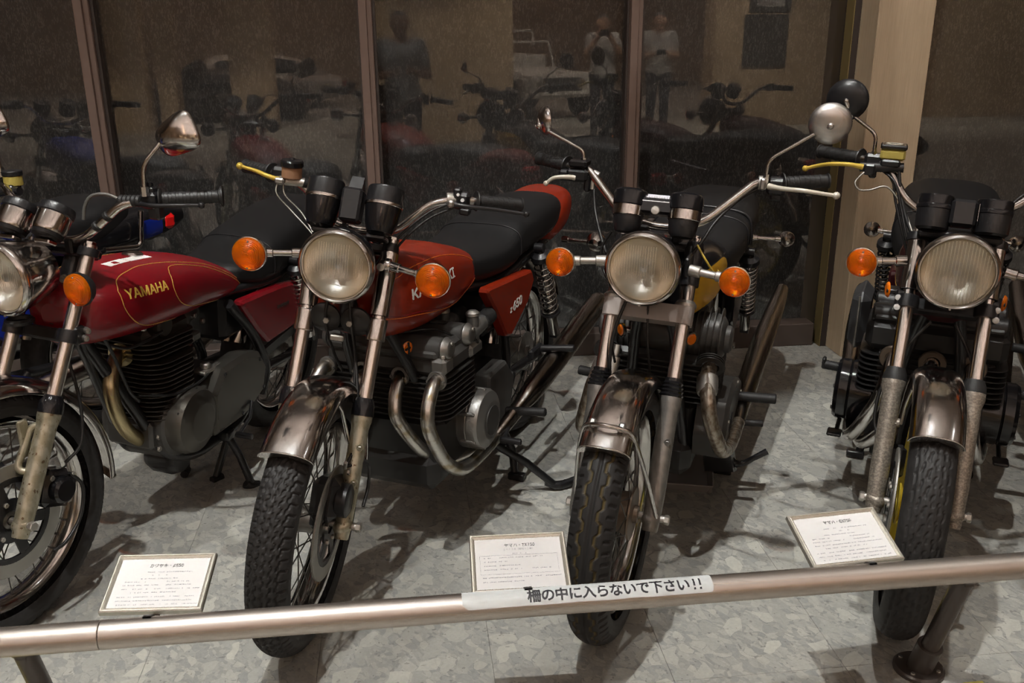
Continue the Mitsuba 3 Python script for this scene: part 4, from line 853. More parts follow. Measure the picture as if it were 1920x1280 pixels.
def rear_end(bk, M, wb, R=.318, w=.058, sw=.10, guard='m_chrome', spokes='stuff', cast=None):
    wheel(bk, 'rear_wheel', M, (-wb, 0, R), R=R, w=w, hub=(.062, .050), spokes=spokes, cast=cast)
    for s in (1, -1): add(f'{bk}__swing_arm', cat(tube([(-wb + .50, s * .105, .36), (-wb + .02, s * sw, R)], .017, 14), blob([(-wb + .03, s * sw, R), (-wb - .03, s * sw, R)], [.024, .02])), 'm_black_satin', 45, M)
    add(f'{bk}__rear_fender', fender_mesh(R + .045, 18, 160, .070, .03, c=(-wb, 0, R + .03)), guard, 40, M)
def double_seat(st): return Loft(st)

# ------------------------------------------------------------------ the orange-red four-cylinder motorcycle
def path_stripe(bk, loft, pts, mat, r=.0014, closed=False):
    for s in (1, -1): add(f'{bk}__fuel_tank__pin_stripe', ribbon_on(loft, pts, r, s, closed=closed), mat, 60, B_)
def seat_piping(bk, loft, x, M, r=.003):
    zc, w, up, dn, p = (float(g(x)) for g in loft.f); a = np.linspace(-.25, math.pi + .25, 40); ca, sa = np.cos(a), np.sin(a)
    y = np.sign(ca) * np.abs(ca) ** (2 / p) * w * 1.01; z = np.sign(sa) * np.abs(sa) ** (2 / p); z = zc + np.where(z > 0, z * up, z * dn) * 1.01
    add(f'{bk}__seat__piping', tube(np.c_[np.full(40, x), y, z], r, 8), 'm_black_satin', 60, M)
def filler_cap(bk, M, x, z, mat='m_chrome', r=.030):
    add(f'{bk}__fuel_tank__filler_cap', lathe([(0, .014), (r * .8, .013), (r, .008), (r, 0), (r + .004, -.002), (0, -.004)], 32, (x, 0, z), (-.1, 0, 1)), mat, 35, M)

bk = reserve('motorcycle')
tag(bk, 'orange-red motorcycle with amber indicators standing behind the left sign, front wheel turned', 'motorcycle')
RK = 26.2
F_, B_ = pose(-.295, 2.133, 29.2, -.6, 17.8, RK)
wheel(bk, 'front_wheel', F_, (0, .006, RW), 'zigzag', discs=(1,), disc_r=.146, hub=(.036, .040))
add(f'{bk}__front_fender', fender_mesh(.366, 54, 178, .064, .034, c=(0, .006, RW)), 'm_chrome', 40, F_)
add(f'{bk}__front_fender__edge_roll', tube([[.366 * math.cos(math.radians(54)) - .034 * abs(q) ** 2.6 * math.cos(math.radians(54)), .006 + .064 * math.sin(q * 1.35) / math.sin(1.35), RW + .366 * math.sin(math.radians(54)) - .034 * abs(q) ** 2.6 * math.sin(math.radians(54))] for q in np.linspace(-1, 1, 24)], .0022, 8), 'm_chrome', 60, F_)
at = fork(bk, F_, RK, slider=(-.035, .287), slider_r=(.0205, .0225, .0268), slider_mat='m_old_alloy', boot='cap', lower=.505, upper=.715, top=.735, clamp_r=.003, clamp_back=-.045, ears=(.535, .70, 'm_chrome'), collar=(.470, .527, 'm_chrome'), lugs=((.205, 1, .020), (.205, -1, .020), (.115, 1, .018)))
for s in (1, -1): add(f'{bk}__front_fender__bracket', cat(tube([at(s, .20) + [0, -s * .02, 0], (-.03, s * .066, RW + .30), (.0, s * .050, RW + .352)], .005, 8)), 'm_chrome', 60, F_)
# caliper, hose
cal = reserve(f'{bk}__brake_caliper')
add(cal + '__body', mv(cat(box((.100, .070, .112), bev=.018), lathe([(0, 0), (.040, 0), (.043, .004), (.043, .028), (.031, .034), (0, .034)], 28, (.004, .026, .0), AY), box((.055, .036, .05), (.02, -.01, -.05), .01), box((.04, .05, .04), (-.04, .0, .035), .01)), frame((.002, .052, .408), (-.35, 0, .93), (1, 0, 0))), 'm_black_satin', 35, F_)
add(cal + '__bleed_valve', cat(cyl((-.02, .085, .485), (-.012, .088, .505), .005, 10), hexbolt((-.03, .09, .47), (0, 1, 0), .008, .006)), 'm_alloy', 35, F_)
cable(bk, F_, [(-.035, .08, .48), (-.085, .125, .47), (-.10, .128, .40), (-.06, .128, .36)], .0045, part='brake_hose')
cable(bk, F_, [(-.245, .02, .80), (-.215, .045, .70), (-.15, .075, .60), (-.08, .09, .52), (-.04, .085, .485)], .0045, part='brake_hose')
headlamp(bk, F_, -.143, .958, 'm_black_gloss', r=.0955, lens_r=.083)
for s in (1, -1):
    turn_signal(bk, F_, (-.182, s * .234, .946), (-.242, s * .112, .952), .0425, housing='m_chrome', stem_r=.0080)
    add(f'{bk}__headlamp_stay', cat(cyl((-.262, s * .093, .952), (-.205, s * .097, .956), .010, 14), lathe([(0, -.006), (.017, -.006), (.018, -.004), (.018, .004), (.017, .006), (0, .006)], 24, (-.242, s * .108, .952), AY)), 'm_chrome', 35, F_)
    c = np.array([-.256, s * .077, 1.032]); ax = unit((-.42, 0, .90))
    gauge(bk, F_, c, ax, [('cup', 'm_black_gloss', [(0, -.012), (.020, -.012), (.033, -.004), (.040, .015), (.0465, .062), (.0465, .064)]), ('ring', 'm_chrome', [(.0460, .062), (.0482, .0635), (.0485, .067), (.0482, .0705), (.046, .072)]),
                          ('bezel', 'm_black_satin', [(.0465, .070), (.0470, .074), (.0455, .108), (.043, .112), (.041, .110), (.040, .104)]), ('glass', 'm_black_gloss', [(.0405, .105), (.02, .1055), (0, .1055)])])
    add(f'{bk}__gauge_bracket', box((.05, .05, .012), (-.262, s * .07, 1.012), .003, rot([0, 1, 0], -25)), 'm_black_satin', False, F_)
ib = reserve(f'{bk}__warning_light_panel')
add(ib + '__housing', box((.050, .052, .085), (-.268, 0, 1.085), .006, rot([0, 1, 0], -25)), 'm_black_satin', 30, F_)
add(ib + '__hood', trimesh.Trimesh([(-.245, -.020, 1.092), (-.245, .020, 1.092), (-.315, .016, 1.150), (-.315, -.016, 1.150), (-.250, -.022, 1.078), (-.250, .022, 1.078), (-.325, .018, 1.100), (-.325, -.018, 1.100)]).convex_hull, 'm_black_satin', False, F_)
add(ib + '__plate', box((.004, .036, .009), (-.2435, 0, 1.086), .001, rot([0, 1, 0], -25)), 'm_white', False, F_)
hb = reserve(f'{bk}__handlebar')
add(hb + '__bar', tube([(-.515, -.385, 1.094), (-.43, -.235, 1.101), (-.415, -.17, 1.085), (-.385, -.085, 1.000), (-.375, 0, .995), (-.385, .085, 1.000), (-.415, .17, 1.085), (-.43, .235, 1.101), (-.515, .405, 1.094)], .0112, 18, fil=.055), 'm_chrome', 60, F_)
for s in (1, -1): add(hb + '__clamp', cat(box((.036, .026, .040), (-.377, s * .045, .988), .005), hexbolt((-.366, s * .045, 1.008), (0, 0, 1), .006, .006)), 'm_black_satin', False, F_)
grip(bk, F_, (-.450, .285, 1.100), (-.512, .405, 1.094)); grip(bk, F_, (-.450, -.272, 1.100), (-.508, -.372, 1.096))
sw = reserve(f'{bk}__switch_housing')
add(sw + '__case', cat(box((.040, .044, .046), (-.436, .250, 1.100), .008), box((.03, .02, .03), (-.43, .238, 1.118), .004), box((.03, .03, .02), (-.43, .262, 1.074), .005)), 'm_black_satin', 30, F_)
add(sw + '__button', cat(cyl((-.418, .255, 1.105), (-.410, .255, 1.106), .005, 12), cyl((-.418, .242, 1.118), (-.409, .242, 1.119), .004, 12)), 'm_white', 35, F_)
add(f'{bk}__lever_perch', cat(lathe([(0, -.012), (.017, -.012), (.018, -.009), (.018, .009), (.017, .012), (0, .012)], 20, (-.428, .222, 1.1), (-.3, 1, 0)), box((.045, .018, .020), (-.41, .228, 1.096), .005)), 'm_alloy', 35, F_)
lever(bk, F_, [(-.400, .236, 1.094), (-.398, .28, 1.094), (-.418, .345, 1.092), (-.432, .425, 1.088)], 'm_black_satin', .0085)
lever(bk, F_, [(-.385, -.232, 1.098), (-.380, -.265, 1.106), (-.392, -.300, 1.112), (-.400, -.345, 1.117)], 'm_brass_lever', .0095)
mc = reserve(f'{bk}__brake_master_cylinder')
add(mc + '__body', cat(tube([(-.392, -.240, 1.094), (-.405, -.168, 1.096)], .012, 14), box((.040, .026, .016), (-.392, -.228, 1.097), .004), lathe([(0, -.012), (.018, -.012), (.018, .012), (0, .012)], 18, (-.428, -.215, 1.10), (.3, 1, 0))), 'm_alloy', 35, F_)
add(mc + '__reservoir', cyl((-.400, -.203, 1.104), (-.400, -.203, 1.136), .0265, 30, bev=.003), 'm_brown_reservoir', 35, F_)
add(mc + '__cap', lathe([(0, .022), (.006, .022), (.008, .018), (.027, .016), (.030, .012), (.030, 0), (0, 0)], 32, (-.400, -.203, 1.136)), 'm_black_gloss', 35, F_)
add(mc + '__boot', tube([(-.405, -.172, 1.096), (-.415, -.145, 1.088)], [.014, .011], 14), 'm_rubber', 45, F_)
add(f'{bk}__switch_housing', box((.040, .040, .046), (-.440, -.248, 1.100), .008), 'm_black_satin', 30, F_)
cable(bk, F_, [(-.385, -.236, 1.092), (-.372, -.232, 1.062), (-.375, -.19, 1.02), (-.33, -.115, .975), (-.27, -.06, .93)], mat='m_alloy', r=.0024)
cable(bk, F_, [(-.390, -.222, 1.092), (-.380, -.212, 1.06), (-.385, -.165, 1.015), (-.33, -.10, .955), (-.27, -.04, .90)], mat='m_alloy', r=.0024)
cable(bk, F_, [(-.412, .222, 1.092), (-.385, .175, 1.068), (-.355, .115, 1.01), (-.31, .06, .93), (-.29, .03, .84)])
cable(bk, F_, [(-.430, .230, 1.078), (-.40, .17, 1.045), (-.37, .11, .98), (-.33, .07, .90)])
cable(bk, F_, [(-.22, -.03, .90), (-.20, -.035, .80), (-.235, -.02, .70), (-.30, -.01, .62)], .0042)
cable(bk, F_, [(-.22, .02, .90), (-.195, .03, .82), (-.21, .045, .70), (-.16, .06, .60)], .0036)
for s in (1, -1):
    hn = reserve(f'{bk}__horn')
    add(hn + '__cup', lathe([(0, 0), (.036, 0), (.040, .004), (.040, .012), (.030, .020), (.014, .022), (0, .020)], 32, (-.225, s * .040, .80), (1, 0, -.15)), 'm_engine_black', 35, F_)
    add(hn + '__bolt', hexbolt((-.192, s * .030, .800), (1, 0, 0), .0085, .006), 'm_alloy', False, F_)
add(f'{bk}__brake_hose_joint', box((.020, .036, .016), (-.195, .0, .757), .003), 'm_alloy', False, F_)
# tank, seat, tail
LT = Loft([(-.29, .845, .03, .03, .03, 2), (-.305, .84, .10, .075, .10, 2.6), (-.36, .825, .142, .105, .118, 2.8), (-.48, .815, .158, .118, .122, 2.8), (-.62, .805, .155, .112, .112, 2.8), (-.76, .795, .135, .085, .090, 2.6), (-.85, .785, .115, .062, .068, 2.5), (-.885, .78, .06, .03, .03, 2.2)])
add(f'{bk}__fuel_tank', LT.mesh(64, 72), 'm_orange_red', True, B_)
path_stripe(bk, LT, [(-.312, .778), (-.40, .770), (-.50, .752), (-.62, .735), (-.74, .740), (-.83, .775)], 'm_orange_line')
path_stripe(bk, LT, [(-.83, .812), (-.76, .846), (-.64, .880), (-.52, .897), (-.40, .898), (-.325, .882)], 'm_orange_line')
path_stripe(bk, LT, [(-.312, .784), (-.40, .777), (-.50, .759), (-.62, .742), (-.74, .748), (-.82, .780)], 'm_red', .0010)
add(f'{bk}__fuel_tank__badge', letters_on(LT, 'KAWASAKI', -.372, .818, .028, .02, 1, True, dep=.0016, xs=1.16), 'm_silver_letter', False, B_)
filler_cap(bk, B_, -.52, .934)
LS = Loft([(-.70, .80, .05, .03, .03, 2.5), (-.73, .80, .10, .05, .05, 3), (-.85, .79, .135, .052, .06, 3.2), (-1.0, .785, .150, .052, .065, 3.2), (-1.09, .792, .152, .058, .07, 3.2), (-1.17, .81, .150, .074, .075, 3.2), (-1.45, .825, .145, .08, .07, 3.2), (-1.60, .83, .125, .07, .055, 3), (-1.68, .835, .07, .035, .03, 2.4)])
add(f'{bk}__seat', LS.mesh(60, 64), 'm_vinyl', True, B_); seat_piping(bk, LS, -1.13, B_); seat_piping(bk, LS, -.80, B_, .002)
LC = Loft([(-1.36, .76, .09, .04, .04, 2.4), (-1.50, .785, .138, .065, .07, 2.6), (-1.65, .81, .132, .088, .085, 2.6), (-1.78, .83, .105, .07, .07, 2.5), (-1.86, .83, .06, .035, .035, 2.2), (-1.875, .83, .02, .01, .01, 2)])
add(f'{bk}__tail_cowl', LC.mesh(40, 56), 'm_orange_red', True, B_)
add(f'{bk}__tail_lamp', box((.05, .10, .07), (-1.90, 0, .80), .012), 'm_tail_red', 30, B_)
for s in (1, -1):
    key = add(f'{bk}__side_cover', side_plate([(-.80, .735), (-1.19, .705), (-1.21, .665), (-1.15, .600), (-1.00, .525), (-.955, .535), (-.88, .64)], s * .135, s * .168, .008), 'm_orange_red', 35, B_)
    if s > 0:
        for txt, x0, hgt in (('z', -.985, .022), ('650', -1.008, .030)):
            m = meshkit.text_mesh(txt, hgt, .0015, True); v = np.asarray(m.vertices); add(key + '__badge', trimesh.Trimesh(np.c_[x0 - v[:, 0] - .1 * v[:, 1], .168 + v[:, 2], .606 + v[:, 1] + (v[:, 0]) * .10], m.faces, process=False), 'm_silver_letter', False, B_)
    shock(bk, B_, (-1.265, s * .165, .765), (-1.415, s * .165, .40), .029, 9.5)
    turn_signal(bk, B_, (-1.60, s * .268, .722), (-1.60, s * .13, .722), .036, (-1, 0, 0))
    # pipes
    add(f'{bk}__exhaust_pipe', tube([(-.455, s * .178, .572), (-.40, s * .182, .568), (-.355, s * .186, .515), (-.352, s * .188, .46), (-.395, s * .190, .380), (-.450, s * .192, .310), (-.53, s * .198, .258), (-.64, s * .203, .252), (-.78, s * .210, .268)], .0195, 22, sm=6), 'm_pipe', 60, B_)
    add(f'{bk}__exhaust_pipe', tube([(-.455, s * .062, .560), (-.41, s * .064, .552), (-.375, s * .072, .510), (-.372, s * .080, .465), (-.425, s * .094, .380), (-.50, s * .108, .298), (-.58, s * .130, .258), (-.70, s * .165, .252), (-.80, s * .19, .266)], .0195, 22, sm=6), 'm_pipe', 60, B_)
    for y in (.178, .062): add(f'{bk}__exhaust_flange', cat(lathe([(.018, 0), (.027, 0), (.029, .003), (.029, .010), (.027, .013), (.018, .013)], 28, (-.438, s * y, .571), (1, 0, .1)), hexbolt((-.426, s * y + .024, .571), (1, 0, 0), .005, .008), hexbolt((-.426, s * y - .024, .571), (1, 0, 0), .005, .008)), 'm_engine_alu', 35, B_)
    add(f'{bk}__muffler', tube([(-.76, s * .208, .266), (-.90, s * .232, .318), (-1.00, s * .245, .350), (-1.30, s * .258, .412), (-1.58, s * .270, .474), (-1.63, s * .272, .485)], [.021, .026, .038, .043, .040, .034], 28, sm=5), 'm_muffler', 60, B_)
    add(f'{bk}__foot_peg', cat(cyl((-.86, s * .20, .315), (-.87, s * .335, .325), .014, 16, bev=.003)), 'm_rubber', 35, B_)
    add(f'{bk}__passenger_peg', cat(cyl((-1.16, s * .20, .43), (-1.18, s * .325, .44), .013, 16, bev=.003), box((.10, .02, .035), (-1.13, s * .20, .43), .006)), 'm_black_satin', 35, B_)
frame_tubes(bk, B_, [[(-.335, s * .03, .82), (-.375, s * .075, .71), (-.52, s * .125, .42), (-.60, s * .135, .225), (-.95, s * .135, .215), (-1.08, s * .13, .36)] for s in (1, -1)] + [[(-.33, s * .02, .88), (-.60, s * .09, .78), (-1.0, s * .12, .70), (-1.55, s * .11, .76)] for s in (1, -1)] + [[(-1.02, s * .12, .70), (-1.05, s * .125, .40), (-1.0, s * .13, .25)] for s in (1, -1)], .0155)
add(f'{bk}__neck_reflector', lathe([(0, .007), (.014, .006), (.018, .003), (.018, 0), (0, 0)], 28, (-.415, .098, .665), (.35, 1, 0)), 'm_amber_solid', 30, B_)
add(f'{bk}__neck_reflector__holder', cat(box((.034, .005, .006), (-.4135, .1045, .665), .001), box((.006, .005, .034), (-.4135, .1045, .665), .001)), 'm_black_satin', False, B_)
# engine
def engine_core(bk, boxes, mat): add(f'{bk}__crankcase', cat(*[box(s, c, b) for s, c, b in boxes]), mat, 30, B_)
engine_core(bk, [((.46, .33, .20), (-.70, 0, .34), .03), ((.30, .30, .12), (-.60, 0, .26), .03), ((.22, .30, .16), (-.92, 0, .36), .03)], 'm_engine_black')
add(f'{bk}__cylinder_block', box((.19, .36, .15), (-.545, 0, .50), .02), 'm_engine_black', 30, B_)
fins(bk, 'cylinder_fin', B_, -.665, -.435, -.202, .202, [.445 + k * .0155 for k in range(9)], .0030, 'm_fin_edge', .045)
add(f'{bk}__cylinder_head', box((.20, .39, .07), (-.545, 0, .602), .02), 'm_engine_grey', 30, B_)
add(f'{bk}__cam_cover', cat(box((.22, .36, .035), (-.545, 0, .640), .012), *[cyl((x, -.185, .650), (x, .185, .650), .034, 28, bev=.006) for x in (-.475, -.615)]), 'm_engine_grey', 30, B_)
for x, z in ((-.475, .652), (-.615, .652)):
    for s in (1, -1):
        k = add(f'{bk}__cam_end_cap', lathe([(0, .020), (.020, .020), (.026, .016), (.033, .004), (.034, 0), (0, 0)], 28, (x, s * .186, z), (0, s, 0)), 'm_engine_alu', 35, B_)
        add(k + '__bolt', hexbolt((x, s * .205, z + .018), (0, s, 0), .006, .005), 'm_alloy', False, B_)
add(f'{bk}__head_corner', box((.06, .05, .05), (-.465, .178, .608), .010), 'm_engine_alu', 30, B_)
add(f'{bk}__head_corner', box((.05, .05, .04), (-.63, .18, .60), .01), 'm_engine_alu', 30, B_)
for x, y in ((-.45, .19), (-.62, .19)): add(f'{bk}__head_nut', hexbolt((x, y, .633), (0, 0, 1), .009, .010), 'm_alloy', False, B_)
for s, mat in ((1, 'm_engine_alu'), (-1, 'm_engine_alu')):
    k = add(f'{bk}__generator_cover', lathe([(.094, 0), (.094, .040), (.0925, .042), (.094, .044), (.094, .066), (.088, .078), (.062, .090), (.056, .0915), (0, .0915)], 56, (-.655, s * .152, .372), (0, s, 0)), mat, 28, B_)
    add(k + '__emblem', lathe([(.046, .0005), (.046, .003), (.040, .003), (0, .0022)], 40, (-.655, s * .2425, .372), (0, s, 0)), 'm_engine_grey', 30, B_)
    for a in (.5, 1.6, 2.6, 3.7, 4.8, 5.8): add(k + '__bolt', cat(cyl((-.655 + .094 * math.cos(a), s * .175, .372 + .094 * math.sin(a)), (-.655 + .094 * math.cos(a), s * .216, .372 + .094 * math.sin(a)), .006, 10), hexbolt((-.655 + .094 * math.cos(a), s * .216, .372 + .094 * math.sin(a)), (0, s, 0), .0055, .006)), 'm_engine_alu', 30, B_)
    add(f'{bk}__sprocket_cover', side_plate([(-.73, .30), (-.76, .47), (-.90, .475), (-.965, .40), (-.93, .30), (-.82, .27)], s * .14, s * .190, .010), 'm_engine_grey', 30, B_)
for y in (-.15, -.05, .05, .15):
    c = reserve(f'{bk}__carburettor')
    add(c + '__body', cat(cyl((-.69, y, .615), (-.80, y, .630), .024, 20, bev=.003), cyl((-.735, y, .575), (-.735, y, .672), .019, 18, bev=.003), box((.05, .04, .034), (-.735, y, .572), .006)), 'm_engine_alu', 35, B_)
    add(c + '__cap', lathe([(0, .016), (.012, .015), (.021, .008), (.022, 0), (0, 0)], 20, (-.735, y, .672)), 'm_alloy', 35, B_)
    add(f'{bk}__intake_rubber', cyl((-.64, y, .605), (-.70, y, .616), .026, 18, bev=.004), 'm_rubber', 35, B_)
    add(f'{bk}__air_duct', cyl((-.795, y, .629), (-.86, y, .638), .027, 18, bev=.004), 'm_rubber', 35, B_)
add(f'{bk}__air_box', box((.16, .26, .16), (-.945, 0, .63), .02), 'm_black_satin', 30, B_)
cable(bk, B_, [(-.55, .10, .70), (-.66, .150, .66), (-.72, .165, .60), (-.74, .16, .56)], .0036)
cable(bk, B_, [(-.44, .07, .70), (-.52, .13, .69), (-.58, .16, .655)], .0036)
add(f'{bk}__side_stand', cat(tube([(-.80, .165, .225), (-.90, .25, .12), (-.965, .325, .020)], .013, 12), box((.05, .05, .05), (-.79, .16, .225), .01), tube([(-.955, .30, .028), (-.975, .34, .013), (-1.03, .385, .018), (-1.06, .40, .030)], [.012, .016, .014, .011], 10, sm=4)), 'm_black_satin', 45, B_)
add(f'{bk}__centre_stand', cat(*[tube([(-.98, s * .11, .235), (-1.02, s * .15, .10), (-1.0, s * .17, .012)], .014, 12) for s in (1, -1)], cyl((-1.0, -.14, .13), (-1.0, .14, .13), .012, 12), box((.03, .06, .025), (-.99, .18, .0125), .004), box((.03, .06, .025), (-.99, -.18, .0125), .004)), 'm_black_satin', 40, B_)
add(f'{bk}__gear_lever', cat(tube([(-.86, .21, .30), (-.80, .235, .285), (-.73, .245, .275)], .006, 10), cyl((-.73, .235, .275), (-.73, .305, .275), .010, 12, bev=.002)), 'm_black_satin', 45, B_)
rear_end(bk, B_, 1.42)

# ------------------------------------------------------------------ the black and mustard twin
bk = reserve('motorcycle')
tag(bk, 'black motorcycle with mustard tank side panel and round chrome mirrors, over a metal drip tray', 'motorcycle')
RK = 27.6
F_, B_ = pose(.486, 2.076, 26, 2.1, .1, RK)
wheel(bk, 'front_wheel', F_, (0, .006, RW), 'steps', marked=True, discs=(-1,), disc_r=.148, hub=(.056, .044), w=.053, hub_mat='m_brown_hub')
FR = .364
add(f'{bk}__front_fender', fender_mesh(FR, 50.5, 180, .062, .036, c=(0, .006, RW)), 'm_chrome', 40, F_)
add(f'{bk}__front_fender__rear_edge', tube([[FR * math.cos(math.radians(51)) - .036 * abs(q) ** 2.6 * math.cos(math.radians(51)), .006 + .0625 * math.sin(q * 1.35) / math.sin(1.35), RW + FR * math.sin(math.radians(51)) - .036 * abs(q) ** 2.6 * math.sin(math.radians(51))] for q in np.linspace(-1, 1, 24)], .0018, 8), 'm_chrome', 60, F_)
at = fork(bk, F_, RK, slider=(-.035, .312), slider_r=(.0225, .0245, .0285), slider_mat='m_grey_alloy', boot='bellows', lower=.520, upper=.705, top=.725, clamp='m_black_satin', bolts=False, clamp_back=-.04, clamp_r=.004, lugs=((.20, 1, .022),))
u_ = np.array([-math.sin(math.radians(RK)), 0, math.cos(math.radians(RK))])
lc = reserve(f'{bk}__fork_bracket')
Mq = frame(at(0, .520), u_, (0, -1, 0))
pl = Polygon([(-.100, -.020), (.100, -.020), (.100, .012), (-.100, .012)]).buffer(.017, 10)
add(lc + '__bar', mv(mv(trimesh.creation.extrude_polygon(pl, .046, engine='earcut'), None, (0, 0, -.023)), Mq), 'm_silver_paint', 30, F_)
for s in (1, -1): add(lc + '__cap', lathe([(.018, .023), (.027, .023), (.028, .026), (.028, .032), (.022, .040), (.018, .041)], 32, (Mq @ [s * .095, 0, 0, 1])[:3], u_), 'm_alloy', 35, F_)
add(f'{bk}__fender_stay', tube([(.012, .108, .345), (.085, .092, .470), (.150, .074, .585), (.182, .060, .640), (.196, .040, .654), (.204, .006, .660), (.196, -.028, .654), (.182, -.048, .640), (.150, -.064, .585), (.085, -.084, .470), (.012, -.100, .345)], .0055, 12, sm=4), 'm_chrome', 60, F_)
for s in (1, -1): add(f'{bk}__fender_stay__clip', box((.022, .016, .014), (.190, .006 + s * .034, .655), .004, rot([0, 1, 0], 40)), 'm_engine_alu', 30, F_)
headlamp(bk, F_, -.111, .941, 'm_black_gloss', r=.0945, lens_r=.082)
for s in (1, -1):
    turn_signal(bk, F_, (-.150, s * .220, .926), (-.190, s * .104, .934), .0365, housing='m_chrome', stem='m_alloy', stem_r=.0095)
    add(f'{bk}__headlamp_bracket', cat(lathe([(.019, .60), (.024, .60), (.025, .604), (.025, .70), (.019, .70)], 32, (0, s * .095, RW), u_), box((.08, .012, .05), (-.235, s * .096, .936), .004)), 'm_black_satin', 35, F_)
    c = np.array([-.238, s * .071, 1.012]); ax = unit((-.34, 0, .94))
    gauge(bk, F_, c, ax, [('cup', 'm_black_satin', [(0, -.010), (.028, -.010), (.034, 0), (.0375, .022), (.038, .034)]), ('band', 'm_chrome', [(.0400, .032), (.0412, .033), (.0412, .058), (.0400, .059)]),
                          ('cap', 'm_black_gloss', [(.041, .057), (.0432, .060), (.0436, .085), (.0420, .094), (.037, .099), (.033, .099)]), ('glass', 'm_black_gloss', [(.034, .097), (.02, .0985), (0, .0985)])])
    turn_signal(bk, B_, (-1.665, s * .268, .712), (-1.62, s * .13, .712), .030, (-1, 0, 0), stem='m_chrome')
ib = reserve(f'{bk}__warning_light_panel')
add(ib + '__housing', box((.055, .085, .040), (-.262, 0, 1.068), .006, rot([0, 1, 0], -20)), 'm_black_satin', 30, F_)
add(ib + '__plate', box((.040, .070, .003), (-.258, -.002, 1.0915), .001, rot([0, 1, 0], 14)), 'm_plate_label', False, F_)
for k in range(9): add(ib + '__plate_marking', box((.010, .0018 + .0012 * (k % 2), .0006), (-.252, -.028 + k * .0065, 1.0950), 0, rot([0, 1, 0], 14)), 'm_ink_soft', False, F_)
add(ib + '__bulb_window', lathe([(0, .004), (.010, .003), (.012, 0), (0, 0)], 20, (-.232, 0, 1.066), (1, 0, .3)), 'm_alloy', 35, F_)
hb = reserve(f'{bk}__handlebar')
add(hb + '__bar', tube([(-.475, -.395, 1.135), (-.425, -.265, 1.125), (-.405, -.225, 1.130), (-.345, -.100, 1.015), (-.340, 0, .998), (-.345, .100, 1.015), (-.405, .225, 1.130), (-.425, .265, 1.125), (-.475, .395, 1.135)], .0112, 18, fil=.06), 'm_chrome', 60, F_)
for s in (1, -1): add(hb + '__clamp', box((.036, .026, .042), (-.340, s * .045, .985), .005), 'm_black_satin', False, F_)
grip(bk, F_, (-.432, .288, 1.127), (-.478, .402, 1.136)); grip(bk, F_, (-.432, -.288, 1.127), (-.478, -.390, 1.134))
add(f'{bk}__lever_perch', cat(lathe([(0, -.010), (.017, -.010), (.018, -.007), (.018, .007), (.017, .010), (0, .010)], 20, (-.408, .240, 1.128), (-.2, 1, 0)), box((.035, .014, .03), (-.398, .243, 1.128), .004)), 'm_alloy', 35, F_)
add(f'{bk}__switch_housing', cat(box((.042, .046, .046), (-.422, .275, 1.120), .008), box((.02, .03, .02), (-.415, .278, 1.094), .005)), 'm_black_satin', 30, F_)
lever(bk, F_, [(-.385, .258, 1.124), (-.365, .300, 1.124), (-.352, .345, 1.126), (-.358, .385, 1.122), (-.362, .424, 1.119)], 'm_pale_alloy', .0095)
lever(bk, F_, [(-.385, -.255, 1.104), (-.370, -.280, 1.106), (-.362, -.308, 1.102), (-.360, -.328, 1.086)], 'm_pale_alloy', .0075)
mc = reserve(f'{bk}__brake_master_cylinder')
add(mc + '__body', cat(box((.050, .060, .036), (-.405, -.250, 1.110), .008), box((.03, .04, .03), (-.41, -.285, 1.105), .006), box((.036, .020, .05), (-.41, -.222, 1.09), .006)), 'm_black_satin', 30, F_)
add(mc + '__cap', box((.054, .050, .020), (-.405, -.248, 1.142), .005), 'm_black_gloss', 30, F_)
add(mc + '__banjo', cat(cyl((-.40, -.208, 1.118), (-.40, -.190, 1.112), .010, 12, bev=.002), cyl((-.395, -.205, 1.10), (-.39, -.205, 1.075), .006, 10)), 'm_alloy', 35, F_)
mirror(bk, F_, [(-.400, .248, 1.140), (-.400, .249, 1.188), (-.418, .375, 1.275)], (-.428, .385, 1.286), (-1, -.10, .16), .0525, back='m_satin_alloy')
mirror(bk, F_, [(-.400, -.236, 1.145), (-.400, -.237, 1.176), (-.404, -.368, 1.232)], (-.428, -.350, 1.246), (-.52, .86, .05), .040, back='m_chrome')
cable(bk, F_, [(-.39, -.20, 1.075), (-.36, -.185, 1.02), (-.30, -.15, .965), (-.24, -.105, .91), (-.21, -.06, .86)], .0045, part='brake_hose')
cable(bk, F_, [(-.41, .235, 1.115), (-.385, .19, 1.085), (-.35, .14, 1.03), (-.30, .11, .975), (-.27, .06, .90)], .0040)
cable(bk, F_, [(-.29, .105, .975), (-.27, .135, .94), (-.30, .165, .89), (-.36, .17, .87), (-.42, .15, .88)], .0030, 'm_yellow_cable')
cable(bk, F_, [(-.24, -.11, 1.0), (-.245, -.135, .95), (-.235, -.125, .90), (-.21, -.10, .87)], .0036)
cable(bk, F_, [(-.22, -.04, .87), (-.18, -.07, .76), (-.165, -.075, .68), (-.17, -.07, .60)], .0045, part='brake_hose')
cable(bk, F_, [(-.23, .0, .86), (-.20, .012, .74), (-.215, .02, .66), (-.25, .02, .58)], .0032)
cable(bk, F_, [(-.24, -.05, .85), (-.26, -.085, .77), (-.28, -.10, .69), (-.30, -.09, .62)], .0036)
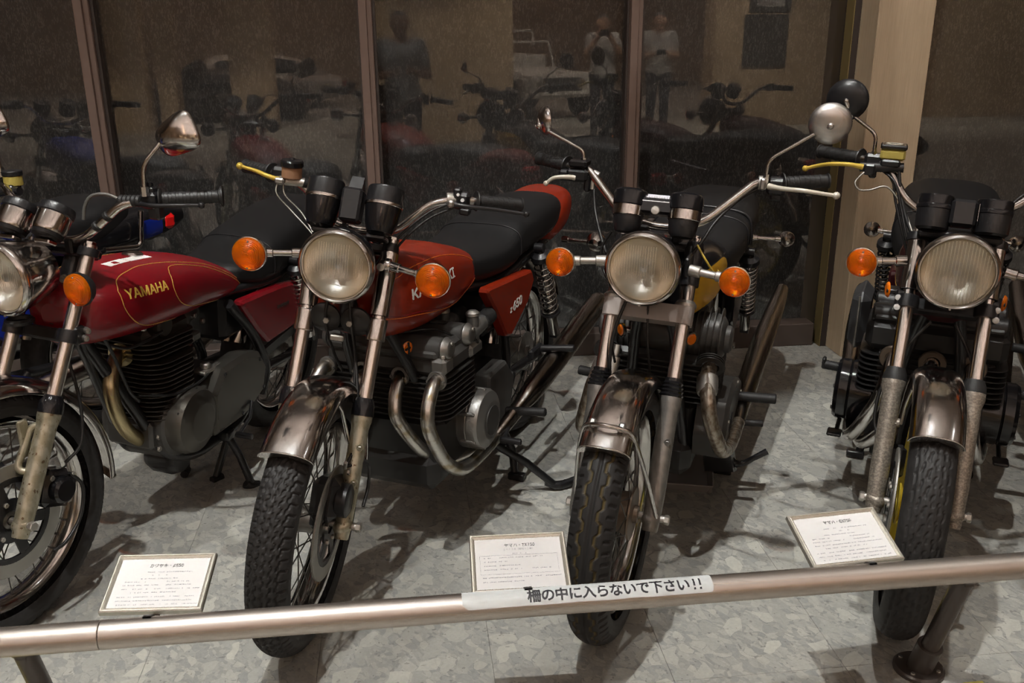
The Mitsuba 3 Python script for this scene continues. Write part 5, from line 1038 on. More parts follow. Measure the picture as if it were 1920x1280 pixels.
# tank with the mustard panel
LT = Loft([(-.30, .85, .03, .03, .03, 2), (-.315, .85, .075, .07, .09, 2.6), (-.38, .84, .100, .095, .105, 2.8), (-.50, .825, .122, .108, .118, 2.8), (-.65, .815, .140, .105, .120, 2.8), (-.80, .805, .135, .085, .10, 2.6), (-.89, .795, .115, .06, .07, 2.5), (-.92, .79, .06, .03, .03, 2.2)])
add(f'{bk}__fuel_tank', LT.mesh(64, 72), 'm_black_gloss', True, B_); filler_cap(bk, B_, -.55, .928)
for s in (1, -1):
    gx, gz = np.meshgrid(np.linspace(-.345, -.83, 40), np.linspace(0, 1, 16), indexing='ij')
    zl = .738 + .022 * (gx + .345) ** 2 * 4; zh = .866 - .09 * np.clip((-.60 - gx) / .23, 0, 1) ** 2; zz = zl + (zh - zl) * gz
    yy = LT.side(gx, zz, .0012) * s; i, j = np.meshgrid(np.arange(39), np.arange(15), indexing='ij')
    add(f'{bk}__fuel_tank__side_panel', (np.stack([gx, yy, zz], -1).reshape(-1, 3), np.stack([i * 16 + j, (i + 1) * 16 + j, (i + 1) * 16 + j + 1, i * 16 + j + 1], -1).reshape(-1, 4)), 'm_mustard', True, B_)
    key = add(f'{bk}__side_cover', side_plate([(-.90, .72), (-1.22, .69), (-1.20, .56), (-1.02, .50), (-.92, .58)], s * .13, s * .160, .008), 'm_black_gloss', 35, B_)
    shock(bk, B_, (-1.26, s * .165, .74), (-1.42, s * .165, .40), .029, 11, cover=.2)
    y0 = s * .150
    add(f'{bk}__exhaust_pipe', tube([(-.47, y0, .580), (-.425, y0 * 1.01, .562), (-.375, s * .165, .520), (-.372, s * .178, .460), (-.42, s * .202, .370), (-.49, s * .214, .318), (-.60, s * .224, .300), (-.75, s * .228, .312)], .0215, 24, sm=6), 'm_rust_pipe', 60, B_)
    add(f'{bk}__exhaust_collar', lathe([(.0215, .062), (.027, .060), (.030, .054), (.0305, .012), (.029, .006), (.0215, .004)], 32, (-.440, y0, .568), (.72, s * .12, -.62)), 'm_alloy', 35, B_)
    add(f'{bk}__exhaust_fin_ring', cat(*[lathe([(.026, k), (.041, k), (.041, k + .003), (.026, k + .003)], 30, (-.480, y0, .592), (.85, s * .06, -.45), closed=True) for k in (0, .008, .016)]), 'm_fin_edge', 30, B_, kind='stuff')
    add(f'{bk}__muffler', tube([(-.73, s * .228, .310), (-.86, s * .226, .322), (-.97, s * .226, .336), (-1.30, s * .240, .382), (-1.62, s * .260, .436), (-1.80, s * .270, .468)], [.0225, .026, .036, .040, .034, .026], 28, sm=5), 'm_muffler', 60, B_)
    add(f'{bk}__foot_peg', cyl((-.84, s * .195, .355), (-.85, s * .332, .362), .0165, 18, bev=.003), 'm_rubber', 35, B_)
    # engine sides
    k = add(f'{bk}__engine_side_cover', side_plate([(-.48, .36), (-.52, .455), (-.66, .475), (-.78, .445), (-.90, .40), (-.93, .33), (-.86, .27), (-.62, .255), (-.50, .285)], s * .12, s * .215, .016), 'm_engine_grey', 30, B_)
    for q in range(4): add(k + '__cooling_slot', box((.052, .004, .0052), (-.595, s * .2158, .348 + q * .0135), .001), 'm_black_satin', False, B_)
    for a, b in ((-.52, .40), (-.70, .46), (-.88, .36), (-.60, .272), (-.80, .28)): add(k + '__screw', hexbolt((a, s * .215, b), (0, s, 0), .006, .004), 'm_alloy', False, B_)
LS = Loft([(-.72, .80, .05, .03, .03, 2.5), (-.76, .805, .11, .05, .05, 3), (-.90, .80, .145, .062, .07, 3.2), (-1.05, .805, .160, .070, .075, 3.2), (-1.16, .815, .164, .080, .078, 3.2), (-1.45, .825, .164, .082, .075, 3.2), (-1.64, .83, .145, .072, .06, 3), (-1.72, .835, .08, .035, .03, 2.4)])
add(f'{bk}__seat', LS.mesh(60, 64), 'm_vinyl', True, B_); seat_piping(bk, LS, -1.12, B_)
add(f'{bk}__seat__strap', tube([(-1.20, s_, z_) for s_, z_ in ((.166, .78), (.166, .82), (.14, .885), (0, .9005), (-.14, .885), (-.166, .82))], .006, 8, sm=4), 'm_black_satin', 60, B_)
add(f'{bk}__tail_lamp', box((.05, .09, .06), (-1.80, 0, .74), .012), 'm_tail_red', 30, B_)
frame_tubes(bk, B_, [[(-.335, s * .03, .80), (-.38, s * .055, .70), (-.46, s * .075, .46), (-.53, s * .10, .235), (-.95, s * .12, .215), (-1.08, s * .125, .36)] for s in (1, -1)] + [[(-.33, s * .02, .87), (-.62, s * .08, .765), (-1.05, s * .12, .715), (-1.62, s * .11, .755)] for s in (1, -1)] + [[(-1.05, s * .12, .71), (-1.08, s * .125, .40), (-1.02, s * .12, .24)] for s in (1, -1)], .0155)
add(f'{bk}__crankcase', cat(box((.40, .26, .20), (-.70, 0, .36), .03), box((.26, .24, .12), (-.60, 0, .27), .03), box((.20, .24, .16), (-.90, 0, .38), .03)), 'm_engine_black', 30, B_)
add(f'{bk}__cylinder_block', box((.17, .29, .14), (-.565, 0, .53), .02), 'm_engine_black', 30, B_)
fins(bk, 'cylinder_fin', B_, -.675, -.455, -.178, .178, [.468 + k * .0165 for k in range(8)], .0030, 'm_fin_edge', .05)
add(f'{bk}__cylinder_head', cat(*[lathe([(0, .178), (.050, .178), (.066, .168), (.072, .150), (.072, 0), (0, 0)], 36, (-.565, 0, .640), (0, s, 0)) for s in (1, -1)]), 'm_engine_grey', 35, B_)
for k in range(7):
    for s in (1, -1): add(f'{bk}__head_fin', lathe([(.045, 0), (.082, 0), (.082, .003), (.045, .003)], 36, (-.565, s * (.062 + k * .0165), .648), (0, s, 0), closed=True), 'm_fin_edge', 30, B_)
for s in (1, -1):
    add(f'{bk}__breaker_cover', lathe([(0, .022), (.032, .021), (.040, .015), (.042, 0), (0, 0)], 32, (-.565, s * .176, .640), (0, s, 0)), 'm_engine_grey', 35, B_)
    add(f'{bk}__neck_reflector', lathe([(0, .008), (.013, .007), (.017, .003), (.017, 0), (0, 0)], 28, (-.398, s * .098, .683), (.9, s, 0)), 'm_amber_solid', 30, B_)
    add(f'{bk}__neck_reflector_bracket', cat(lathe([(.0165, -.005), (.020, -.005), (.020, .004), (.0165, .004)], 28, (-.398, s * .098, .683), (.9, s, 0), closed=True), box((.03, .05, .012), (-.405, s * .078, .683), .003)), 'm_chrome', 35, B_)
    cr = reserve(f'{bk}__carburettor')
    add(cr + '__body', cat(cyl((-.69, s * .09, .630), (-.80, s * .09, .640), .026, 20, bev=.003), cyl((-.745, s * .09, .58), (-.745, s * .09, .70), .022, 18, bev=.004)), 'm_engine_alu', 35, B_)
add(f'{bk}__right_fuel_tap', cat(cyl((-.37, -.118, .545), (-.40, -.112, .600), .017, 18, bev=.003), cyl((-.40, -.112, .600), (-.415, -.11, .63), .010, 14)), 'm_alloy', 35, B_)
add(f'{bk}__side_stand', cat(tube([(-.76, .12, .215), (-.80, .18, .160), (-.845, .235, .110)], .013, 12), trimesh.Trimesh([(-.76, .12, .19), (-.88, .12, .17), (-.78, .21, .19), (-.88, .215, .155), (-.78, .23, .11), (-.88, .235, .07), (-.80, .135, .085), (-.88, .14, .06)]).convex_hull, tube([(-.83, .225, .115), (-.845, .255, .118), (-.85, .285, .140), (-.86, .325, .168)], [.011, .010, .0095, .011], 10, sm=4)), 'm_black_satin', 45, B_)
add(f'{bk}__gear_lever', cat(tube([(-.87, .215, .33), (-.80, .245, .315), (-.75, .25, .306)], .006, 10), cyl((-.75, .245, .306), (-.755, .305, .310), .0105, 12, bev=.002)), 'm_rubber', 45, B_)
add(f'{bk}__centre_stand', cat(*[tube([(-.98, s * .11, .235), (-1.0, s * .15, .10), (-.98, s * .17, .012)], .014, 12) for s in (1, -1)], cyl((-.99, -.14, .13), (-.99, .14, .13), .012, 12), box((.03, .06, .025), (-.97, .18, .0125), .004), box((.03, .06, .025), (-.97, -.18, .0125), .004)), 'm_black_satin', 40, B_)
rear_end(bk, B_, 1.45)

# the drip tray on the floor below its engine
tr = reserve('drip_tray'); tag(tr, 'shallow grey metal drip tray lying on the floor under the black and mustard motorcycle', 'tray')
cx, cy, ang = .905, 2.965, math.radians(-17)
Mt = np.eye(4); Mt[:2, :2] = [[math.cos(ang), -math.sin(ang)], [math.sin(ang), math.cos(ang)]]; Mt[:3, 3] = [cx, cy, 0]
hw, hd, hh = .150, .215, .030
pl = [(-hw, -hd), (hw, -hd), (hw, hd), (-hw, hd)]
add(tr + '__floor', box((2 * hw - .03, 2 * hd - .03, .003), (0, 0, .0035), .0005), 'm_tray', False, Mt)
for (a, b) in ((0, 1), (1, 2), (2, 3), (3, 0)):
    A, Bq = np.array([*pl[a], hh]), np.array([*pl[b], hh]); n_ = unit(np.cross(Bq - A, [0, 0, 1])) * -1
    m = rings([[p_ , p_ + n_ * .002 + [0, 0, -.001], (p_ * [1, 1, 0] + [0, 0, .002]) + n_ * .016, (p_ * [1, 1, 0] + [0, 0, .0]) + n_ * .013] for p_ in (A, Bq)])
    add(tr + '__wall', m, 'm_tray', False, Mt)
    add(tr + '__rolled_lip', tube([A, Bq], .0035, 10), 'm_tray', 60, Mt)

# ------------------------------------------------------------------ the maroon triple with yellow cast wheels
bk = reserve('motorcycle')
tag(bk, 'dark maroon motorcycle with yellow cast front wheel and black engine, rightmost beside the beige pillar', 'motorcycle')
RK = 28.25
F_, B_ = pose(1.25, 1.995, 30.6, 1.5, 2.6, RK)
wheel(bk, 'front_wheel', F_, (0, .0, RW), 'dashes', cast=7, discs=(1, -1), disc_r=.142, hub=(.040, .045), w=.053)
add(f'{bk}__front_fender', fender_mesh(.364, 53, 176, .060, .036), 'm_chrome', 40, F_)
add(f'{bk}__front_fender__edge_roll', tube([[.364 * math.cos(math.radians(53)) - .036 * abs(q) ** 2.6 * math.cos(math.radians(53)), .060 * math.sin(q * 1.35) / math.sin(1.35), RW + .364 * math.sin(math.radians(53)) - .036 * abs(q) ** 2.6 * math.sin(math.radians(53))] for q in np.linspace(-1, 1, 24)], .0022, 8), 'm_chrome', 60, F_)
at = fork(bk, F_, RK, slider=(-.035, .318), slider_r=(.0210, .0240, .0300), slider_mat='m_dusty_alloy', boot='flat', lower=.528, upper=.705, top=.725, clamp_r=.010, clamp_back=-.03, bolts=False, ears=(.56, .70, 'm_chrome'))
u_ = np.array([-math.sin(math.radians(RK)), 0, math.cos(math.radians(RK))])
for s in (1, -1):
    cl = reserve(f'{bk}__clamp_block')
    add(cl + '__block', mv(box((.034, .034, .056), bev=.005), frame(at(s, .528) + np.array([-.004, s * .014, 0]), u_, (1, 0, 0))), 'm_black_satin', 30, F_)
    for z in (.013, -.013): add(cl + '__bolt', lathe([(0, .006), (.0075, .005), (.0085, 0), (0, 0)], 16, at(s, .528 + z) + np.array([.016, s * .024, 0]), (1, 0, 0)), 'm_white', 35, F_)
    add(f'{bk}__fender_bracket', cat(cyl(at(s, .205), at(s, .205) + np.array([.0, -s * .030, 0]), .012, 16, bev=.002), hexbolt(at(s, .205) + np.array([.012, -s * .018, 0]), (1, 0, 0), .006, .005)), 'm_dusty_alloy', 35, F_)
    add(f'{bk}__fender_stay', tube([at(s, .205) + np.array([.006, -s * .032, 0]), at(s, .26) + np.array([.03, -s * .035, 0]), at(s, .33) + np.array([.09, -s * .042, 0])], .004, 10, sm=4), 'm_chrome', 60, F_)
    cal = reserve(f'{bk}__brake_caliper')
    add(cal + '__body', mv(cat(box((.075, .055, .090), bev=.012), lathe([(0, 0), (.030, 0), (.032, .003), (.032, .024), (.026, .03), (0, .03)], 24, (0, s * .022, 0), (0, s, 0))), frame((-.115, s * .062, .40), (-.35, 0, .93), (1, 0, 0))), 'm_black_satin', 35, F_)
    cable(bk, F_, [(-.12, s * .10, .44), (-.155, s * .125, .49), (-.19, s * .12, .58), (-.22, s * .08, .68), (-.235, s * .03, .76)], .0045, part='brake_hose')
headlamp(bk, F_, -.138, .920, 'm_black_gloss', r=.0985, lens_r=.086, block=True)
for s in (1, -1):
    turn_signal(bk, F_, (-.180, s * .224, .906), (-.225, s * .115, .916), .0370, housing='m_chrome', stem='m_chrome', stem_r=.0095)
    turn_signal(bk, B_, (-1.63, s * .262, .705), (-1.60, s * .12, .705), .030, (-1, 0, 0))
    c = np.array([-.278, s * .070, .992]); ax = unit((-.30, 0, .95))
    gauge(bk, F_, c, ax, [('cup', 'm_black_satin', [(0, 0), (.034, 0), (.0405, .006), (.0425, .030), (.0428, .054)]), ('lip', 'm_black_gloss', [(.0425, .053), (.0445, .055), (.0448, .062), (.0430, .066)]), ('bezel', 'm_black_gloss', [(.0428, .064), (.0428, .086), (.041, .090), (.038, .090), (.037, .085), (0, .085)])])
ib = reserve(f'{bk}__warning_light_panel')
add(ib + '__housing', box((.055, .062, .070), (-.288, -.002, 1.040), .008, rot([0, 1, 0], -17)), 'm_black_satin', 30, F_)
add(ib + '__trim', box((.004, .0028, .046), (-.262, .031, 1.052), .001, rot([0, 1, 0], -17)), 'm_chrome', False, F_)
add(f'{bk}__gauge_bracket', box((.05, .20, .018), (-.285, 0, .985), .005), 'm_black_satin', 30, F_)
hb = reserve(f'{bk}__handlebar')
add(hb + '__bar', tube([(-.500, -.390, 1.138), (-.425, -.255, 1.138), (-.415, -.205, 1.136), (-.365, -.130, 1.030), (-.355, 0, 1.000), (-.365, .130, 1.060), (-.415, .205, 1.136), (-.425, .255, 1.138), (-.500, .390, 1.138)], .0112, 18, fil=.05), 'm_chrome', 60, F_)
for s in (1, -1):
    add(hb + '__clamp', box((.036, .026, .042), (-.357, s * .045, .990), .005), 'm_black_satin', False, F_)
    grip(bk, F_, (-.430, s * .270, 1.139), (-.500, s * .388, 1.139))
    add(f'{bk}__switch_housing', cat(box((.042, .050, .044), (-.428, s * .238, 1.134), .008), box((.02, .02, .03), (-.42, s * .235, 1.105), .004)), 'm_black_satin', 30, F_)
lever(bk, F_, [(-.345, -.262, 1.128), (-.338, -.300, 1.132), (-.345, -.345, 1.128), (-.358, -.380, 1.118), (-.362, -.410, 1.107)], 'm_brass_lever', .0085)
lever(bk, F_, [(-.345, .262, 1.128), (-.338, .300, 1.132), (-.345, .345, 1.128), (-.362, .410, 1.110)], 'm_pale_alloy', .0085)
mc = reserve(f'{bk}__brake_master_cylinder')
add(mc + '__body', cat(tube([(-.385, -.270, 1.122), (-.395, -.160, 1.128)], .013, 14), box((.050, .050, .020), (-.40, -.195, 1.138), .005), box((.03, .03, .03), (-.385, -.245, 1.118), .005)), 'm_black_satin', 35, F_)
add(mc + '__reservoir', box((.058, .064, .028), (-.410, -.192, 1.160), .006), 'm_reservoir', 30, F_)
add(mc + '__cap', box((.062, .068, .013), (-.410, -.192, 1.181), .004), 'm_black_gloss', 30, F_)
add(mc + '__cap_ring', lathe([(.015, 0), (.021, 0), (.021, .002), (.015, .002)], 32, (-.405, -.192, 1.1875), closed=True), 'm_pale_alloy', 30, F_)
mirror(bk, F_, [(-.420, -.240, 1.150), (-.420, -.242, 1.208), (-.432, -.312, 1.252)], (-.440, -.330, 1.292), (-1, .12, .10), .0560, back='m_black_satin', stem_mat='m_chrome')
cable(bk, F_, [(-.375, -.255, 1.112), (-.355, -.275, 1.085), (-.352, -.262, 1.066), (-.36, -.235, 1.066), (-.375, -.19, 1.075), (-.365, -.14, 1.02), (-.31, -.10, .95)], .0028, 'm_alloy')
cable(bk, F_, [(-.39, -.17, 1.122), (-.375, -.155, 1.06), (-.34, -.12, .98), (-.28, -.06, .90), (-.24, -.03, .84)], .0050, part='brake_hose')
cable(bk, F_, [(-.40, -.215, 1.118), (-.375, -.175, 1.09), (-.36, -.15, 1.03), (-.33, -.12, .95), (-.33, -.08, .86)], .0036)
cable(bk, F_, [(-.41, -.225, 1.12), (-.385, -.185, 1.10), (-.375, -.165, 1.04), (-.35, -.13, .95), (-.36, -.09, .85)], .0036)
cable(bk, F_, [(-.42, .26, 1.125), (-.37, .20, 1.125), (-.33, .13, 1.095), (-.31, .08, 1.02), (-.29, .05, .92)], .0036)
LT = Loft([(-.30, .85, .03, .03, .03, 2), (-.315, .85, .075, .07, .09, 2.6), (-.38, .835, .108, .090, .115, 2.8), (-.50, .82, .128, .100, .125, 2.8), (-.65, .81, .138, .100, .115, 2.8), (-.80, .80, .130, .085, .10, 2.6), (-.89, .79, .11, .06, .07, 2.5), (-.92, .785, .06, .03, .03, 2.2)])
add(f'{bk}__fuel_tank', LT.mesh(60, 64), 'm_maroon', True, B_); filler_cap(bk, B_, -.55, .918)
path_stripe(bk, LT, [(-.33, .80), (-.45, .775), (-.60, .765), (-.76, .785), (-.82, .81)], 'm_gold_line')
LS = Loft([(-.76, .80, .05, .03, .03, 2.5), (-.80, .80, .11, .05, .05, 3), (-.95, .79, .15, .062, .075, 3.2), (-1.12, .80, .172, .080, .090, 3.2), (-1.30, .83, .178, .090, .10, 3.2), (-1.50, .845, .170, .092, .09, 3.2), (-1.66, .85, .145, .07, .06, 3), (-1.72, .85, .08, .035, .03, 2.4)])
add(f'{bk}__seat', LS.mesh(60, 64), 'm_vinyl', True, B_); seat_piping(bk, LS, -1.15, B_)
add(f'{bk}__tail_lamp', box((.05, .10, .07), (-1.80, 0, .76), .012), 'm_tail_red', 30, B_)
frame_tubes(bk, B_, [[(-.335, s * .03, .80), (-.40, s * .06, .68), (-.47, s * .09, .46), (-.55, s * .11, .235), (-.95, s * .12, .215), (-1.08, s * .125, .36)] for s in (1, -1)] + [[(-.33, s * .02, .87), (-.62, s * .08, .765), (-1.05, s * .12, .715), (-1.62, s * .11, .765)] for s in (1, -1)], .0155)
add(f'{bk}__crankcase', cat(box((.46, .30, .20), (-.70, 0, .36), .03), box((.26, .26, .12), (-.60, 0, .27), .03)), 'm_engine_black', 30, B_)
add(f'{bk}__cylinder_block', box((.17, .33, .14), (-.545, 0, .53), .02), 'm_engine_black', 30, B_)
fins(bk, 'cylinder_fin', B_, -.665, -.445, -.200, .200, [.458 + k * .0165 for k in range(8)], .0035, 'm_engine_black', .04)
add(f'{bk}__cylinder_head', box((.20, .38, .09), (-.545, 0, .635), .02), 'm_engine_black', 30, B_)
add(f'{bk}__cam_cover', cat(box((.20, .36, .03), (-.545, 0, .690), .012), *[cyl((x, -.18, .695), (x, .18, .695), .03, 24, bev=.006) for x in (-.48, -.61)]), 'm_engine_black', 30, B_)
for y in (-.105, 0, .105):
    add(f'{bk}__exhaust_flange', lathe([(.022, 0), (.036, 0), (.038, .003), (.038, .009), (.036, .012), (.022, .012)], 28, (-.436, y, .580), (1, 0, -.1)), 'm_brown_hub', 30, B_)
for pth in ([(-.455, -.105, .582), (-.410, -.106, .576), (-.372, -.112, .535), (-.368, -.126, .470), (-.400, -.156, .385), (-.455, -.182, .315), (-.54, -.198, .275), (-.70, -.205, .265)],
            [(-.455, 0, .582), (-.405, -.004, .572), (-.368, -.020, .525), (-.368, -.055, .450), (-.400, -.104, .360), (-.460, -.142, .290), (-.55, -.165, .255), (-.70, -.185, .255)],
            [(-.455, .105, .582), (-.405, .106, .572), (-.370, .112, .525), (-.370, .122, .450), (-.415, .145, .350), (-.49, .165, .285), (-.60, .18, .262), (-.72, .19, .265)]):
    add(f'{bk}__exhaust_pipe', tube(pth, .0205, 22, sm=6), 'm_chrome', 60, B_)
for s in (1, -1):
    add(f'{bk}__muffler', tube([(-.68, s * .200, .266), (-.88, s * .225, .300), (-1.00, s * .235, .325), (-1.30, s * .248, .375), (-1.60, s * .258, .425), (-1.68, s * .260, .438)], [.021, .026, .038, .042, .038, .032], 28, sm=5), 'm_muffler', 60, B_)
    k = add(f'{bk}__engine_side_cover', lathe([(.098, 0), (.098, .070), (.094, .074), (.098, .078), (.098, .104), (.090, .116), (.050, .120), (0, .120)], 48, (-.650, s * .145, .378), (0, s, 0)), 'm_black_gloss', 28, B_)
    for a in (.4, 1.4, 2.5, 3.5, 4.6, 5.7): add(k + '__screw', hexbolt((-.65 + .080 * math.cos(a), s * .262, .378 + .080 * math.sin(a)), (0, s, 0), .006, .004), 'm_black_satin', False, B_)
    add(f'{bk}__foot_peg', cat(cyl((-.80, s * .20, .390), (-.80, s * .318, .396), .0160, 18, bev=.003), box((.03, .012, .038), (-.80, s * .318, .402), .004)), 'm_rubber', 35, B_)
    add(f'{bk}__foot_brake' if s < 0 else f'{bk}__gear_lever', cat(tube([(-.86, s * .215, .33), (-.76, s * .235, .275), (-.64, s * .24, .235)], .007, 10), box((.05, .045, .012), (-.62, s * .245, .232), .004)), 'm_black_satin', 45, B_)
    add(f'{bk}__side_cover', side_plate([(-.90, .72), (-1.22, .69), (-1.20, .56), (-1.02, .50), (-.92, .58)], s * .13, s * .160, .008), 'm_maroon', 35, B_)
    shock(bk, B_, (-1.26, s * .190, .76), (-1.44, s * .175, .40), .029, 11, spring='m_black_satin')
    add(f'{bk}__neck_reflector', lathe([(0, .008), (.017, .007), (.022, .003), (.022, 0), (0, 0)], 28, (-.395, s * .145, .79), (.25, s, 0)), 'm_amber_solid', 30, B_)
    add(f'{bk}__neck_reflector_bracket', box((.05, .08, .012), (-.40, s * .11, .79), .003), 'm_black_satin', 35, B_)
for y in (-.105, 0, .105):
    cr = reserve(f'{bk}__carburettor')
    add(cr + '__body', cat(cyl((-.66, y, .630), (-.80, y, .640), .026, 18, bev=.003), cyl((-.745, y, .58), (-.745, y, .70), .022, 18, bev=.004)), 'm_engine_grey', 35, B_)
cs = reserve(f'{bk}__crash_guard_case')
add(cs + '__shell', box((.22, .062, .200), (-.99, -.232, .535), .028), 'm_side_case', 30, B_)
add(cs + '__strap', tube([(-.876, -.235, .45), (-.874, -.236, .55), (-.882, -.238, .625)], .004, 8), 'm_alloy', 60, B_)
add(f'{bk}__centre_stand', cat(*[tube([(-.98, s * .11, .235), (-1.0, s * .15, .10), (-.98, s * .17, .012)], .014, 12) for s in (1, -1)], cyl((-.99, -.14, .13), (-.99, .14, .13), .012, 12), box((.03, .06, .025), (-.97, .18, .0125), .004), box((.03, .06, .025), (-.97, -.18, .0125), .004)), 'm_black_satin', 40, B_)
rear_end(bk, B_, 1.46, cast=7)

# ------------------------------------------------------------------ the red single with the yellow lettering, leftmost
bk = reserve('motorcycle')
tag(bk, 'red single-cylinder motorcycle with gold pin stripes and yellow tank lettering at the left edge', 'motorcycle')
RK = 27.3
F_, B_ = pose(-1.09, 2.25, 22, 4.5, -8, RK)
wheel(bk, 'front_wheel', F_, (0, .0, RW), 'zigzag', discs=(1,), disc_r=.149, hub=(.036, .042), w=.050)
add(f'{bk}__front_fender', fender_mesh(.362, 52, 186, .062, .034), 'm_chrome', 40, F_)
add(f'{bk}__front_fender__edge_roll', tube([[.362 * math.cos(math.radians(186)) - .034 * abs(q) ** 2.6 * math.cos(math.radians(186)), .062 * math.sin(q * 1.35) / math.sin(1.35), RW + .362 * math.sin(math.radians(186)) - .034 * abs(q) ** 2.6 * math.sin(math.radians(186))] for q in np.linspace(-1, 1, 24)], .0022, 8), 'm_chrome', 60, F_)
at = fork(bk, F_, RK, slider=(-.035, .293), slider_r=(.0225, .0250, .0290), slider_mat='m_old_alloy', boot='cap', lower=.482, upper=.705, top=.725, clamp_r=.009, clamp_back=-.03, bolts=False)
for s in (1, -1):
    cl = reserve(f'{bk}__clamp_block')
    for z in (.010, -.010): add(cl + '__bolt', lathe([(0, .010), (.0070, .009), (.0085, .004), (.0085, -.012), (0, -.012)], 14, at(s, .482 + z) + np.array([-.030, s * .030, 0]), (.35, s, 0)), 'm_alloy', 35, F_)
    add(cl + '__block', box((.034, .030, .046), at(s, .482) + np.array([-.022, s * .008, 0]), .005), 'm_black_satin', 30, F_)
    add(f'{bk}__fender_bracket', cat(tube([at(s, .255), at(s, .25) + np.array([.02, -s * .034, .0]), at(s, .14) + np.array([.03, -s * .034, 0]), at(s, .13)], .010, 10, fil=.02), box((.03, .012, .10), at(s, .20) + np.array([.018, -s * .036, .02]), .004)), 'm_old_alloy', 40, F_)
cal = reserve(f'{bk}__brake_caliper')
add(cal + '__body', mv(cat(box((.080, .062, .100), bev=.014), lathe([(0, 0), (.033, 0), (.035, .004), (.035, .024), (.028, .03), (0, .03)], 28, (0, .026, .0), AY), box((.05, .04, .05), (-.045, 0, .0), .008)), frame((-.120, .066, .375), (-.35, 0, .93), (1, 0, 0))), 'm_black_gloss', 35, F_)
for q, r in (((-.10, .098, .415), .008), ((-.14, .098, .335), .008), ((-.165, .098, .40), .006)): add(cal + '__bolt', hexbolt(q, (0, 1, 0), r, .006), 'm_alloy', False, F_)
cable(bk, F_, [(-.155, .098, .405), (-.185, .104, .355), (-.16, .110, .280), (-.105, .112, .235), (-.06, .11, .225)], .0050, part='speedometer_cable')
cable(bk, F_, [(-.16, .085, .43), (-.205, .10, .47), (-.235, .085, .56), (-.245, .06, .66), (-.25, .03, .74)], .0045, part='brake_hose')
headlamp(bk, F_, -.124, .926, 'm_chrome', r=.0965, lens_r=.0825, depth=.155)
add(f'{bk}__headlamp__lower_ring', lathe([(.026, -.006), (.034, -.004), (.036, .004), (.030, .010)], 32, (-.165, .0, .808), (0, 0, 1)), 'm_black_satin', 40, F_)
for s in (1, -1):
    turn_signal(bk, F_, (-.170, s * .204, .912), (-.225, s * .108, .916), .0405, housing='m_black_satin', stem='m_chrome', stem_r=.0090)
    turn_signal(bk, B_, (-1.60, s * .255, .70), (-1.58, s * .12, .70), .034, (-1, 0, 0))
    c = np.array([-.236, s * .0615, 1.026]); ax = unit((-.62, 0, .80))
    gauge(bk, F_, c, ax, [('cup', 'm_chrome', [(0, -.004), (.028, -.004), (.0385, .002), (.0415, .010), (.0425, .048), (.0420, .052)]), ('foot', 'm_black_satin', [(0, -.014), (.026, -.014), (.036, -.008), (.039, .001)]),
                          ('bezel', 'm_black_satin', [(.042, .050), (.0450, .053), (.0455, .066), (.0430, .074), (.040, .074), (.038, .068)]), ('glass', 'm_black_gloss', [(.039, .070), (.02, .0705), (0, .0705)])])
    add(f'{bk}__gauge_bracket', box((.03, .05, .012), (-.228, s * .06, 1.006), .003, rot([0, 1, 0], -30)), 'm_chrome', False, F_)
hb = reserve(f'{bk}__handlebar')
add(hb + '__bar', tube([(-.495, -.400, 1.104), (-.385, -.245, 1.100), (-.355, -.195, 1.090), (-.325, -.085, .995), (-.320, 0, .985), (-.325, .085, .995), (-.355, .195, 1.090), (-.385, .245, 1.100), (-.495, .405, 1.104)], .0112, 18, fil=.05), 'm_chrome', 60, F_)
for s in (1, -1):
    add(hb + '__clamp', box((.036, .026, .042), (-.322, s * .045, .975), .005), 'm_black_satin', False, F_)
    for t in (.30, .62):
        a, e = np.array([-.326, s * .090, 1.0]), np.array([-.352, s * .190, 1.086]); add(hb + '__cable_strap', cyl(a + (e - a) * t, a + (e - a) * (t + .10), .0142, 18, bev=.002), 'm_rubber', 35, F_)
    cable(bk, F_, [(-.33, s * .080, .985), (-.345, s * .13, 1.035), (-.365, s * .19, 1.078), (-.38, s * .23, 1.092)], .0045)
grip(bk, F_, (-.405, .275, 1.101), (-.492, .402, 1.104), .0165); grip(bk, F_, (-.405, -.275, 1.101), (-.492, -.398, 1.104), .0165)
add(f'{bk}__grip__end_flange', lathe([(0, 0), (.026, 0), (.027, .003), (.0265, .006), (0, .008)], 24, (-.490, .400, 1.104), (-.56, .82, .02)), 'm_grip', 40, F_)
add(f'{bk}__switch_housing', cat(box((.040, .046, .044), (-.392, .262, 1.100), .008), box((.026, .03, .026), (-.392, .262, 1.122), .005), box((.03, .036, .04), (-.395, .27, 1.070), .006)), 'm_black_satin', 30, F_)
add(f'{bk}__switch_housing__horn_button', cat(cyl((-.392, .262, 1.134), (-.392, .262, 1.146), .008, 16, bev=.002)), 'm_black_gloss', 35, F_)
add(f'{bk}__lever_boot', lathe([(.012, 0), (.016, .002)] + [(.0135 + .0025 * (k % 2), .006 + k * .006) for k in range(10)] + [(.010, .068)], 20, (-.378, .246, 1.098), (.20, -1, -.03)), 'm_rubber', 35, F_)
lever(bk, F_, [(-.370, .235, 1.092), (-.365, .29, 1.092), (-.385, .35, 1.094), (-.420, .395, 1.092)], 'm_black_satin', .0085)
lever(bk, F_, [(-.370, -.250, 1.092), (-.365, -.30, 1.094), (-.385, -.35, 1.096), (-.420, -.395, 1.094)], 'm_alloy', .0085)
cable(bk, F_, [(-.365, .190, 1.098), (-.355, .150, 1.112), (-.345, .110, 1.106), (-.338, .090, 1.08), (-.335, .082, 1.045)], .0046, 'm_grey_cable')
mc = reserve(f'{bk}__brake_master_cylinder')
